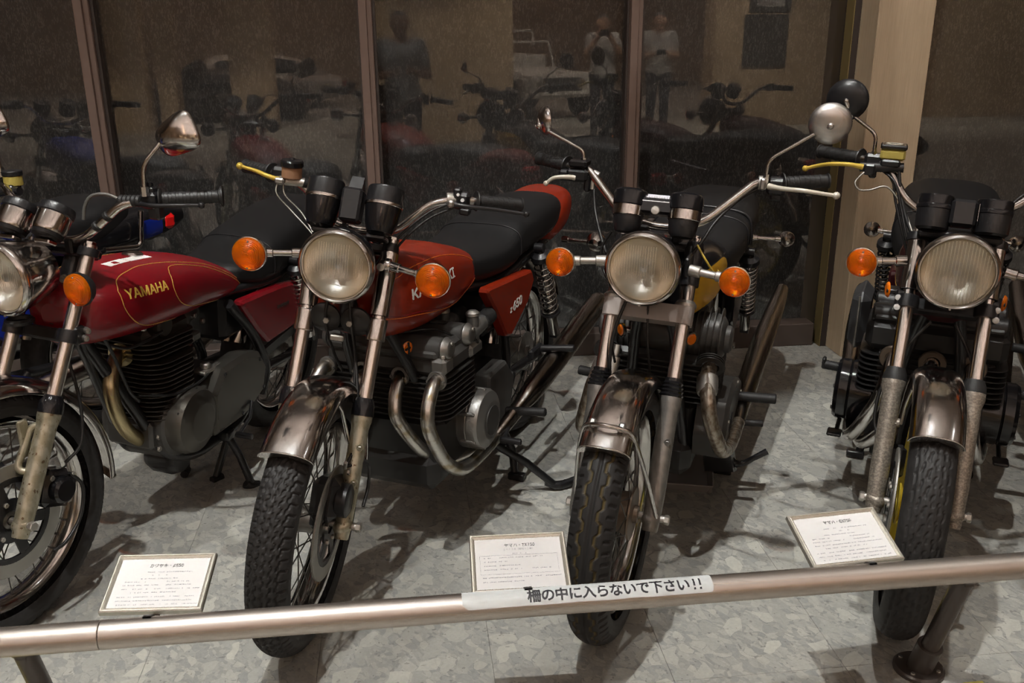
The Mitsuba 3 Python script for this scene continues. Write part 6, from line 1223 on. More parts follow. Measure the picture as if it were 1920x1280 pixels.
add(mc + '__body', cat(box((.040, .05, .030), (-.395, -.235, 1.090), .006), tube([(-.375, -.26, 1.085), (-.385, -.19, 1.09)], .012, 12)), 'm_black_satin', 35, F_)
add(mc + '__reservoir', cyl((-.405, -.232, 1.100), (-.405, -.232, 1.128), .0245, 28, bev=.002), 'm_reservoir', 35, F_)
add(mc + '__cap', cyl((-.405, -.232, 1.127), (-.405, -.232, 1.141), .0265, 28, bev=.002), 'm_black_satin', 35, F_)
def mirror_outline(t):
    c, s_ = math.cos(t), math.sin(t); k = 3.6
    x = math.copysign(abs(c) ** (2 / k), c) * .070; y = math.copysign(abs(s_) ** (2 / k), s_) * .047
    y *= 1 + .16 * x / .066; a = math.radians(-24); return (x * math.cos(a) - y * math.sin(a), x * math.sin(a) + y * math.cos(a))
mirror(bk, F_, [(-.372, .262, 1.125), (-.374, .263, 1.190), (-.395, .290, 1.228), (-.412, .304, 1.252)], (-.436, .334, 1.262), (-1, .10, .06), shape=mirror_outline, back='m_chrome', stem_r=.0062, fil=.03)
mirror(bk, F_, [(-.395, -.262, 1.135), (-.395, -.266, 1.185), (-.412, -.300, 1.245)], (-.436, -.330, 1.262), (-1, -.10, .06), shape=mirror_outline, back='m_chrome', stem_r=.0062, fil=.03)
# tank
LT = Loft([(-.255, .80, .03, .03, .04, 2), (-.28, .80, .09, .075, .09, 2.4), (-.36, .795, .13, .095, .10, 2.6), (-.50, .785, .148, .105, .105, 2.6), (-.65, .768, .150, .105, .095, 2.6), (-.80, .742, .138, .095, .075, 2.5), (-.95, .706, .118, .070, .052, 2.4), (-1.06, .674, .085, .040, .034, 2.2), (-1.105, .662, .03, .015, .015, 2)])
add(f'{bk}__fuel_tank', LT.mesh(64, 72), 'm_red', True, B_)
OUT = [(-.372, .850), (-.395, .872), (-.45, .880), (-.53, .878), (-.66, .857), (-.82, .810), (-.95, .745), (-1.045, .688), (-1.045, .668), (-.91, .640), (-.74, .668), (-.56, .706), (-.475, .722), (-.415, .752), (-.378, .800)]
INN = [(-.590, .845), (-.615, .856), (-.68, .846), (-.80, .808), (-.92, .752), (-1.01, .694), (-.99, .676), (-.88, .680), (-.76, .704), (-.66, .728), (-.605, .758), (-.580, .805)]
for s in (1, -1):
    for P in (OUT, INN): add(f'{bk}__fuel_tank__pin_stripe', ribbon_on(LT, P, .0015, s, closed=True), 'm_gold_line', 60, B_)
add(f'{bk}__fuel_tank__lettering', letters_on(LT, 'YAMAHA', -.388, .824, .0255, -.09, 1, True, dep=.0012, xs=1.10), 'm_gold_letter', False, B_)
filler_cap(bk, B_, -.60, .876)
for x0, x1, y in ((-.445, -.525, .030), (-.53, -.625, .032)):
    zt = lambda x: float(LT.f[0](x) + LT.f[2](x)) * 1.0
    P = []
    for x in (x0, x1):
        for yy in (y - .016, y + .016):
            w, up, p_ = float(LT.f[1](x)), float(LT.f[2](x)), float(LT.f[4](x)); P.append((x, yy, float(LT.f[0](x)) + up * (1 - (abs(yy) / w) ** p_) ** (1 / p_) + .0012))
    P = np.array(P); add(f'{bk}__fuel_tank__sticker', trimesh.Trimesh(np.vstack([P, P - [0, 0, .004]]), process=False).convex_hull, 'm_white', False, B_)
LS = Loft([(-.96, .725, .06, .03, .03, 2.5), (-1.0, .728, .11, .04, .045, 3), (-1.10, .722, .138, .062, .06, 3.2), (-1.22, .735, .148, .095, .075, 3.2), (-1.45, .765, .148, .105, .075, 3.2), (-1.62, .785, .130, .095, .06, 3), (-1.74, .80, .07, .045, .035, 2.4)])
add(f'{bk}__seat', LS.mesh(60, 64), 'm_vinyl', True, B_); seat_piping(bk, LS, -1.17, B_)
for s in (1, -1):
    key = add(f'{bk}__side_cover', side_plate([(-.915, .665), (-1.20, .648), (-1.34, .628), (-1.345, .47), (-1.10, .462), (-1.03, .53)], s * .125, s * .158, .010), 'm_red', 35, B_)
    add(key + '__badge', box((.085, .002, .012), (-1.20, s * .1592, .575), .0008, rot([0, 1, 0], -4)), 'm_dark_badge', False, B_)
    shock(bk, B_, (-1.28, s * .165, .72), (-1.40, s * .165, .39), .029, 10)
    if s < 0: add(f'{bk}__foot_peg', cyl((-.92, s * .17, .315), (-.925, s * .31, .320), .0155, 18, bev=.003), 'm_rubber', 35, B_)
frame_tubes(bk, B_, [[(-.32, .0, .82), (-.36, .0, .70), (-.505, .045, .42), (-.60, .075, .235), (-.72, .090, .185), (-.98, .105, .20), (-1.10, .11, .34)], [(-.32, 0, .80), (-.355, 0, .69), (-.505, -.045, .42), (-.60, -.075, .235), (-.72, -.09, .185), (-.98, -.105, .20), (-1.10, -.11, .34)],
                     [(-.90, .125, .66), (-1.03, .13, .53), (-1.13, .13, .36), (-1.10, .12, .26)], [(-.90, -.125, .66), (-1.03, -.13, .53), (-1.13, -.13, .36), (-1.10, -.12, .26)], [(-.40, .02, .80), (-.80, .09, .70), (-1.2, .115, .665), (-1.62, .11, .72)], [(-.40, -.02, .80), (-.80, -.09, .70), (-1.2, -.115, .665), (-1.62, -.11, .72)]], .0175)
# engine
fins(bk, 'cylinder_fin', B_, -.750, -.520, -.118, .118, [.420 + k * .0150 for k in range(13)], .0032, 'm_fin_brown', .07, tilt=.06)
add(f'{bk}__cylinder', cyl((-.635, 0, .36), (-.635, 0, .63), .075, 36), 'm_engine_black', 40, B_)
fins(bk, 'head_fin', B_, -.755, -.500, -.108, .108, [.625 + k * .0150 for k in range(4)], .0034, 'm_fin_brown', .05, tilt=.06)
add(f'{bk}__cylinder_head', cat(box((.22, .17, .07), (-.635, 0, .645), .02), lathe([(0, .10), (.030, .10), (.036, .094), (.038, 0), (0, 0)], 28, (-.60, 0, .675), AY), lathe([(0, .10), (.030, .10), (.036, .094), (.038, 0), (0, 0)], 28, (-.60, 0, .675), (0, -1, 0))), 'm_fin_brown', 30, B_)
for x in (-.51, -.60, -.70): add(f'{bk}__head_nut', hexbolt((x, .085, .690), (0, .3, 1), .010, .012), 'm_alloy', False, B_)
add(f'{bk}__crankcase', cat(box((.40, .20, .20), (-.78, 0, .32), .03), lathe([(0, .12), (.10, .12), (.115, .10), (.115, -.10), (.10, -.12), (0, -.12)], 40, (-.655, 0, .345), AY)), 'm_engine_grey', 32, B_)
# the left engine cover: a drum in front and a long box behind it
gc = reserve(f'{bk}__generator_cover')
add(gc + '__drum', lathe([(.108, 0), (.108, .030), (.100, .050), (.066, .066), (.058, .068), (0, .068)], 56, (-.655, .108, .350), AY), 'm_cover_alloy', 26, B_)
for a in (.6, 1.7, 2.6, 3.8, 4.9): add(gc + '__screw', hexbolt((-.655 + .101 * math.cos(a), .142, .350 + .101 * math.sin(a)), (0, 1, 0), .006, .005), 'm_black_satin', False, B_)
k = add(f'{bk}__sprocket_cover', side_plate([(-.735, .400), (-.80, .475), (-.93, .478), (-1.03, .455), (-1.075, .39), (-1.05, .30), (-.93, .255), (-.74, .255)], .100, .165, .016), 'm_cover_alloy', 26, B_)
for a, b in ((-.80, .455), (-1.02, .43), (-.90, .275), (-1.04, .32)): add(k + '__screw', hexbolt((a, .165, b), (0, 1, 0), .0065, .004), 'm_black_satin', False, B_)
add(f'{bk}__crankcase__breather_plate', cat(box((.10, .05, .014), (-.79, .105, .470), .004), cyl((-.775, .11, .476), (-.775, .11, .496), .016, 18, bev=.004)), 'm_alloy', 30, B_)
add(f'{bk}__exhaust_pipe', tube([(-.525, .0, .600), (-.475, .012, .598), (-.425, .030, .555), (-.412, .040, .505), (-.430, .045, .430), (-.480, .04, .360), (-.570, .02, .295), (-.68, -.03, .262), (-.80, -.09, .265)], .0215, 24, sm=6), 'm_brass_pipe', 60, B_)
add(f'{bk}__exhaust_flange', lathe([(.020, 0), (.036, .001), (.037, .010), (.020, .012)], 28, (-.515, .004, .601), (1, .2, -.05)), 'm_brass_pipe', 35, B_)
add(f'{bk}__muffler', tube([(-.78, -.085, .264), (-.95, -.16, .30), (-1.05, -.20, .325), (-1.35, -.235, .385), (-1.62, -.25, .43)], [.021, .030, .042, .044, .034], 26, sm=5), 'm_muffler', 60, B_)
cr = reserve(f'{bk}__carburettor')
add(cr + '__body', cat(cyl((-.76, 0, .620), (-.88, 0, .628), .030, 20, bev=.004), cyl((-.82, .0, .565), (-.82, .0, .690), .026, 20, bev=.004), box((.05, .07, .03), (-.82, .02, .56), .006)), 'm_engine_alu', 35, B_)
for q in ((-.80, .055, .640), (-.84, .058, .61)): add(cr + '__screw', hexbolt(q, (0, 1, 0), .009, .012), 'm_alloy', False, B_)
add(f'{bk}__air_box', box((.16, .20, .17), (-.985, 0, .60), .02), 'm_black_satin', 30, B_)
cable(bk, B_, [(-.36, .05, .70), (-.44, .075, .655), (-.52, .09, .655), (-.58, .10, .665)], .0050)
cable(bk, B_, [(-.30, .07, .80), (-.355, .085, .70), (-.40, .085, .60), (-.43, .085, .53), (-.47, .085, .48)], .0050)
cable(bk, B_, [(-.47, .085, .50), (-.58, .125, .465), (-.70, .135, .462), (-.80, .12, .47)], .0042)
add(f'{bk}__engine_mount', cat(box((.08, .16, .09), (-.56, 0, .335), .01)), 'm_engine_grey', 30, B_)
for z in (.33, .29): add(f'{bk}__engine_mount__bolt', hexbolt((-.545, .085, z), (0, 1, 0), .009, .007), 'm_alloy', False, B_)
add(f'{bk}__horn', lathe([(0, 0), (.038, 0), (.042, .004), (.042, .014), (.03, .022), (0, .024)], 32, (-.30, .0, .735), (1, 0, 0)), 'm_black_satin', 35, F_)
add(f'{bk}__skid_guard', lathe([(0, .060), (.05, .055), (.062, .03), (.062, -.03), (.05, -.055), (0, -.06)], 32, (-.665, .03, .205), AY), 'm_black_satin', 40, B_)
add(f'{bk}__side_stand', cat(tube([(-.86, .125, .205), (-.868, .165, .13), (-.875, .205, .022)], .013, 12), tube([(-.862, .19, .030), (-.875, .205, .014), (-.895, .225, .013)], [.018, .022, .016], 10, sm=3), box((.05, .05, .04), (-.86, .12, .205), .008)), 'm_black_satin', 45, B_)
add(f'{bk}__centre_stand', cat(*[tube([(-.96, s * .09, .215), (-.915, s * .075, .11), (-.885, s * .060, .016)], .0125, 12) for s in (1, -1)], *[tube([(-.865, s * .055, .010), (-.905, s * .070, .010)], .014, 10) for s in (1, -1)], cyl((-.955, -.11, .21), (-.955, .11, .21), .013, 12)), 'm_black_satin', 40, B_)
add(f'{bk}__gear_lever', cat(tube([(-.95, .17, .30), (-.90, .19, .262), (-.82, .195, .235)], .006, 10), cyl((-.82, .185, .235), (-.82, .245, .237), .010, 12, bev=.002)), 'm_black_satin', 45, B_)
add(f'{bk}__chain_guard', box((.42, .018, .045), (-1.22, .12, .42), .006, rot([0, 1, 0], 6)), 'm_black_satin', 30, B_)
rear_end(bk, B_, 1.40)

# ------------------------------------------------------------------ two more motorcycles of the row, mostly out of view
def plain_motorcycle(label, P, rake, tank_mat, tank, seat, side_mat, tail=None, cast=None, engine='m_engine_black', peg=(-.80, .318, .396), bars=True):
    global F_, B_
    bk = reserve('motorcycle'); tag(bk, label, 'motorcycle'); F_, B_ = pose(*P, rake)
    wheel(bk, 'front_wheel', F_, (0, 0, RW), 'zigzag', cast=cast, discs=(1,), nsp=36, spokes='stuff')
    add(f'{bk}__front_fender', fender_mesh(.364, 54, 178, .060, .034), 'm_chrome', 40, F_)
    fork(bk, F_, rake, slider=(-.035, .30), slider_mat='m_grey_alloy', boot='cap', lower=.50, upper=.705, top=.725)
    headlamp(bk, F_, -.13, .935, 'm_black_gloss')
    for s in (1, -1):
        turn_signal(bk, F_, (-.18, s * .22, .92), (-.225, s * .11, .925), .037)
        gauge(bk, F_, np.array([-.262, s * .07, 1.03]), unit((-.4, 0, .9)), [('cup', 'm_black_satin', [(0, 0), (.03, 0), (.042, .012), (.0435, .06)]), ('bezel', 'm_black_gloss', [(.043, .058), (.0455, .06), (.045, .08), (.040, .084), (0, .080)])])
        grip(bk, F_, (-.43, s * .275, 1.10), (-.50, s * .395, 1.095))
        lever(bk, F_, [(-.39, s * .24, 1.09), (-.38, s * .30, 1.092), (-.40, s * .36, 1.09), (-.42, s * .41, 1.085)], 'm_alloy')
        add(f'{bk}__switch_housing', box((.042, .046, .046), (-.43, s * .248, 1.10), .008), 'm_black_satin', 30, F_)
    add(f'{bk}__handlebar', tube([(-.50, -.395, 1.096), (-.42, -.24, 1.102), (-.40, -.18, 1.09), (-.36, -.09, 1.0), (-.355, 0, .99), (-.36, .09, 1.0), (-.40, .18, 1.09), (-.42, .24, 1.102), (-.50, .395, 1.096)], .0112, 16, fil=.05), 'm_chrome', 60, F_)
    lt = Loft(tank); add(f'{bk}__fuel_tank', lt.mesh(56, 60), tank_mat, True, B_)
    ls = Loft(seat); add(f'{bk}__seat', ls.mesh(50, 56), 'm_vinyl', True, B_); seat_piping(bk, ls, seat[len(seat) // 2][0], B_)
    frame_tubes(bk, B_, [[(-.335, s * .03, .80), (-.40, s * .06, .68), (-.47, s * .09, .46), (-.55, s * .11, .235), (-.95, s * .12, .215), (-1.08, s * .125, .36)] for s in (1, -1)], .0155)
    add(f'{bk}__crankcase', cat(box((.46, .30, .20), (-.70, 0, .36), .03), box((.26, .26, .12), (-.60, 0, .27), .03)), engine, 30, B_)
    fins(bk, 'cylinder_fin', B_, -.665, -.445, -.19, .19, [.46 + k * .0165 for k in range(8)], .0035, 'm_fin_edge', .04)
    add(f'{bk}__cylinder_head', box((.20, .37, .10), (-.545, 0, .640), .02), engine, 30, B_)
    for s in (1, -1):
        add(f'{bk}__engine_side_cover', lathe([(.095, 0), (.095, .07), (.085, .085), (0, .09)], 40, (-.65, s * .15, .378), (0, s, 0)), engine, 28, B_)
        add(f'{bk}__foot_peg', cyl((peg[0], s * .19, peg[2] - .006), (peg[0] - .004, s * peg[1], peg[2]), .0165, 18, bev=.003), 'm_rubber', 35, B_)
        for y in (.06, .15): add(f'{bk}__exhaust_pipe', tube([(-.455, s * y, .585), (-.40, s * y, .575), (-.37, s * y * 1.05, .53), (-.37, s * y * 1.1, .46), (-.42, s * (y * .8 + .05), .36), (-.50, s * (y * .6 + .09), .29), (-.62, s * .18, .262), (-.75, s * .195, .27)], .020, 18, sm=5), 'm_chrome', 60, B_)
        add(f'{bk}__muffler', tube([(-.70, s * .195, .268), (-.90, s * .222, .30), (-1.02, s * .235, .33), (-1.32, s * .25, .38), (-1.62, s * .26, .43)], [.021, .028, .040, .042, .032], 24, sm=5), 'm_muffler', 60, B_)
        add(f'{bk}__side_cover', side_plate([(-.88, .71), (-1.22, .68), (-1.20, .55), (-1.02, .49), (-.92, .57)], s * .13, s * .160, .008), side_mat, 35, B_)
        shock(bk, B_, (-1.26, s * .165, .72), (-1.42, s * .165, .40), .029, 10)
    add(f'{bk}__side_stand', tube([(-.80, .15, .22), (-.87, .22, .12), (-.92, .29, .014)], .013, 12), 'm_black_satin', 45, B_)
    if tail:
        lc = Loft(tail); key = add(f'{bk}__tail_cowl', lc.mesh(40, 52), 'm_black_gloss', True, B_)
        for s in (1, -1):
            gx, gz = np.meshgrid(np.linspace(-1.575, -1.690, 24), np.linspace(0, 1, 10), indexing='ij'); zz = .728 + (gx + 1.47) * -.10 + gz * (.082 + (gx + 1.47) * .06)
            yy = lc.side(gx, zz, .0015) * s; i, j = np.meshgrid(np.arange(23), np.arange(9), indexing='ij')
            add(key + '__blue_panel', (np.stack([gx, yy, zz], -1).reshape(-1, 3), np.stack([i * 10 + j, (i + 1) * 10 + j, (i + 1) * 10 + j + 1, i * 10 + j + 1], -1).reshape(-1, 4)), 'm_blue', True, B_)
        add(f'{bk}__tail_lamp', box((.065, .262, .064), (-1.725, 0, .790), .016), 'm_tail_red', 30, B_)
        add(f'{bk}__grab_rail', tube([(-1.405, .168, .747), (-1.545, .168, .732), (-1.560, .168, .745), (-1.572, .168, .864)], .010, 14, fil=.02), 'm_chrome', 60, B_)
    rear_end(bk, B_, 1.45, cast=cast)
    return bk
plain_motorcycle('blue motorcycle with red tail lamp, mostly hidden behind the leftmost red motorcycle', (-2.16, 2.54, 40, 3, 0), 27.5, 'm_blue',
    [(-.30, .85, .03, .03, .03, 2), (-.32, .85, .08, .07, .09, 2.6), (-.40, .835, .12, .090, .115, 2.8), (-.55, .82, .14, .100, .125, 2.8), (-.75, .80, .13, .085, .10, 2.6), (-.89, .79, .09, .05, .06, 2.4), (-.92, .785, .05, .02, .02, 2)],
    [(-.76, .79, .05, .03, .03, 2.5), (-.80, .79, .11, .05, .05, 3), (-.95, .785, .14, .06, .07, 3.2), (-1.12, .80, .15, .075, .08, 3.2), (-1.40, .825, .15, .085, .08, 3.2), (-1.54, .84, .12, .06, .06, 3), (-1.60, .84, .06, .03, .03, 2.4)],
    'm_blue', tail=[(-1.30, .74, .10, .04, .04, 2.4), (-1.42, .765, .145, .075, .075, 3), (-1.62, .785, .138, .080, .075, 3), (-1.76, .795, .115, .065, .060, 2.8), (-1.82, .797, .09, .04, .04, 2.6)])
plain_motorcycle('black motorcycle cut off by the right border, only a foot peg showing', (1.955, 2.030, 30.6, 1.5, 2.0), 28, 'm_maroon',
    [(-.30, .85, .03, .03, .03, 2), (-.32, .85, .08, .07, .09, 2.6), (-.40, .835, .12, .090, .115, 2.8), (-.55, .82, .14, .100, .125, 2.8), (-.75, .80, .13, .085, .10, 2.6), (-.89, .79, .09, .05, .06, 2.4), (-.92, .785, .05, .02, .02, 2)],
    [(-.76, .79, .05, .03, .03, 2.5), (-.80, .79, .11, .05, .05, 3), (-.95, .785, .14, .06, .07, 3.2), (-1.12, .80, .15, .075, .08, 3.2), (-1.45, .825, .15, .085, .08, 3.2), (-1.62, .84, .12, .06, .06, 3), (-1.70, .84, .06, .03, .03, 2.4)],
    'm_black_gloss', peg=(-.80, .318, .41))

# ------------------------------------------------------------------ the hall behind the viewer, seen only as reflections in the glass
def hall_pillar(x, y, w, d, label):
    k = nk('hall_pillar'); scene[k] = mikit.ply(box((w, d, 2.7), (x, y, 1.35), bev=.006), 'm_beige', smooth=False); tag(k, label, 'pillar')
hall_pillar(-3.95, -6.2, .66, .5, 'broad beige pillar far behind the viewer on the left')
hall_pillar(-3.38, -6.4, .27, .4, 'narrow beige pillar standing beside the broad left pillar')
hall_pillar(-2.13, -6.2, .60, .5, 'beige pillar behind the white coupe')
hall_pillar(.51, -4.3, 1.90, .5, 'wide beige wall block behind the viewer, left of the framed picture')
hall_pillar(5.54, -5.65, 1.96, .5, 'wide beige wall block carrying the framed dark picture')
hall_pillar(9.2, -6.2, 1.66, .5, 'beige wall block far behind the viewer on the right')
k = reserve('wall_picture'); tag(k, 'dark picture in a thin frame hung on a wide beige wall block', 'picture')
add(k + '__panel', box((.59, .02, .66), (5.315, -5.385, 1.21)), 'm_dark_wall', False)
add(k + '__frame', cat(*[box(s_, c_) for s_, c_ in (((.65, .03, .03), (5.315, -5.38, .865)), ((.65, .03, .03), (5.315, -5.38, 1.555)), ((.03, .03, .72), (5.005, -5.38, 1.21)), ((.03, .03, .72), (5.625, -5.38, 1.21)))]), 'm_lamp_body', False)
k = reserve('wall_plaque'); tag(k, 'pale plaque in a dark frame above the dark picture', 'plaque')
add(k + '__panel', box((.42, .02, .14), (5.36, -5.385, 1.74)), 'm_white', False)
add(k + '__frame', cat(*[box(s_, c_) for s_, c_ in (((.62, .025, .06), (5.36, -5.385, 1.64)), ((.62, .025, .06), (5.36, -5.385, 1.84)), ((.10, .025, .26), (5.10, -5.385, 1.74)), ((.10, .025, .26), (5.62, -5.385, 1.74)))]), 'm_lamp_body', False)
def car(name_label, o, heading, L, W, H, body_mat, roof=.62, kind='coupe'):
    k = reserve('car'); tag(k, name_label, 'car')
    h = math.radians(heading); M = np.eye(4); M[:2, :2] = [[math.cos(h), -math.sin(h)], [math.sin(h), math.cos(h)]]; M[:3, 3] = [*o, 0]
    w = W / 2; bt = H * .60
    if kind == 'coupe':
        body = Loft([(-L / 2, bt * .66, .30 * w, .10, .14, 3), (-L / 2 + .08, bt * .62, .86 * w, .20, .22, 4), (-L * .25, bt * .60, w, bt * .40, bt * .36, 5), (L * .10, bt * .60, w, bt * .40, bt * .36, 5), (L * .38, bt * .56, .95 * w, bt * .30, bt * .30, 4.5), (L / 2 - .05, bt * .52, .82 * w, .14, .16, 4), (L / 2, bt * .50, .4 * w, .06, .08, 3)])
        cab = Loft([(-L * .44, bt * .95, .55 * w, .03, .1, 3), (-L * .30, bt, .72 * w, (H - bt) * .72, .1, 3.2), (-L * .12, bt, .76 * w, H - bt, .1, 3.2), (L * .04, bt, .74 * w, (H - bt) * .94, .1, 3.2), (L * .20, bt, .70 * w, .08, .1, 3)])
        add(k + '__body', body.mesh(40, 48), body_mat, True, M); add(k + '__cabin', cab.mesh(36, 40), body_mat, True, M)
        for s in (1, -1):
            gx, gz = np.meshgrid(np.linspace(-L * .27, L * .10, 24), np.linspace(0, 1, 8), indexing='ij'); zt = np.array([[float(cab.f[0](x) + cab.f[2](x) * .82) for x in gx[:, 0]]]).T; zz = bt + .05 + (zt - bt - .05) * gz
            yy = cab.side(gx, zz, .004) * s; i, j = np.meshgrid(np.arange(23), np.arange(7), indexing='ij')
            add(k + '__side_window', (np.stack([gx, yy, zz], -1).reshape(-1, 3), np.stack([i * 8 + j, (i + 1) * 8 + j, (i + 1) * 8 + j + 1, i * 8 + j + 1], -1).reshape(-1, 4)), 'm_black_gloss', True, M)
            add(k + '__tail_lamp', box((.05, .30, .08), (-L / 2 + .03, s * w * .62, bt * .72), .01), 'm_tail_red', 30, M)
    else:
        add(k + '__body', cat(box((L, W * .82, .34), (0, 0, .52), .05), box((L * .40, W * .86, .30), (-L * .27, 0, .80), .05)), body_mat, 30, M)
        add(k + '__bonnet', box((L * .42, W * .78, .05), (L * .26, 0, .70), .02, rot([0, 1, 0], 4)), body_mat, 30, M)
        add(k + '__windscreen_frame', tube([(L * .05, -w * .78, .74), (0, -w * .72, H - .03), (0, w * .72, H - .03), (L * .05, w * .78, .74)], .022, 10, fil=.05), body_mat, 60, M)
        add(k + '__roof_bar', tube([(-L * .2, -w * .74, H - .1), (-L * .2, -w * .70, H + .14), (-L * .2, w * .70, H + .14), (-L * .2, w * .74, H - .1)], .024, 10, fil=.05), body_mat, 60, M)
        for s in (1, -1):
            add(k + '__mudguard', box((.62, .22, .10), (L * .30, s * w * .86, .66), .03), body_mat, 30, M)
            add(k + '__headlamp', lathe([(0, .02), (.07, .012), (.085, 0), (.085, -.03), (0, -.05)], 24, (L / 2 + .005, s * w * .48, .56), (1, 0, 0)), 'm_bowl', 35, M)
        add(k + '__grille', box((.02, W * .5, .20), (L / 2 + .003, 0, .56), .005), 'm_lamp_body', 30, M)
    for sx in (-.31, .31):
        for s in (1, -1):
            wk = reserve(k + '__wheel'); r = min(.30, H * .27)
            m, _c = tyre_mesh(r, .085, crown=.06); add(wk + '__tyre', m, 'm_tyre', 40, M @ trimesh.transformations.translation_matrix((L * sx, s * (w - .10), r)))
            add(wk + '__hub_cap', lathe([(0, .05), (r * .4, .045), (r * .66, .02), (r * .70, 0), (0, 0)], 24, (L * sx, s * (w - .06), r), (0, s, 0)), 'm_alloy', 35, M)
car('low white coupe with a red tail lamp parked far behind the viewer', (-3.05, -9.9), 158, 3.9, 1.60, .98, 'm_car_white')
car('dark coupe parked in front of the white coupe', (-3.3, -7.9), 175, 3.6, 1.55, .80, 'm_car_dark')
car('open off-road car with a white bonnet and roof bar behind the viewer', (2.05, -8.0), 72, 3.0, 1.45, 1.20, 'm_car_white', kind='jeep')
# a potted shrub
k = reserve('potted_shrub'); tag(k, 'dark leafy shrub in a round pot beside the off-road car', 'plant')
add(k + '__pot', lathe([(0, 0), (.16, 0), (.21, .34), (.23, .36), (.20, .36), (.19, .33), (0, .33)], 28, (.95, -6.9, 0)), 'm_lamp_body', 35)
add(k + '__stem', tube([(.95, -6.9, .3), (.96, -6.88, .8), (.95, -6.9, 1.3)], .02, 8, sm=3), 'm_lamp_body', 60)
rl = np.random.default_rng(11); lv = []
for _ in range(240):
    c = np.array([.95, -6.9, 1.40]) + rl.normal(0, 1, 3) * [.20, .20, .20]; a, t = unit(rl.normal(0, 1, 3)), rl.normal(0, 1, 3); t = unit(t - a * (t @ a)); l, w_ = rl.uniform(.06, .11), rl.uniform(.018, .03)
    lv.append(tri([c - a * l, c + t * w_, c + a * l, c - t * w_], [[0, 1, 2], [0, 2, 3]]))
add(k + '__leaves', cat(*lv), 'm_leaf', False, kind='stuff')

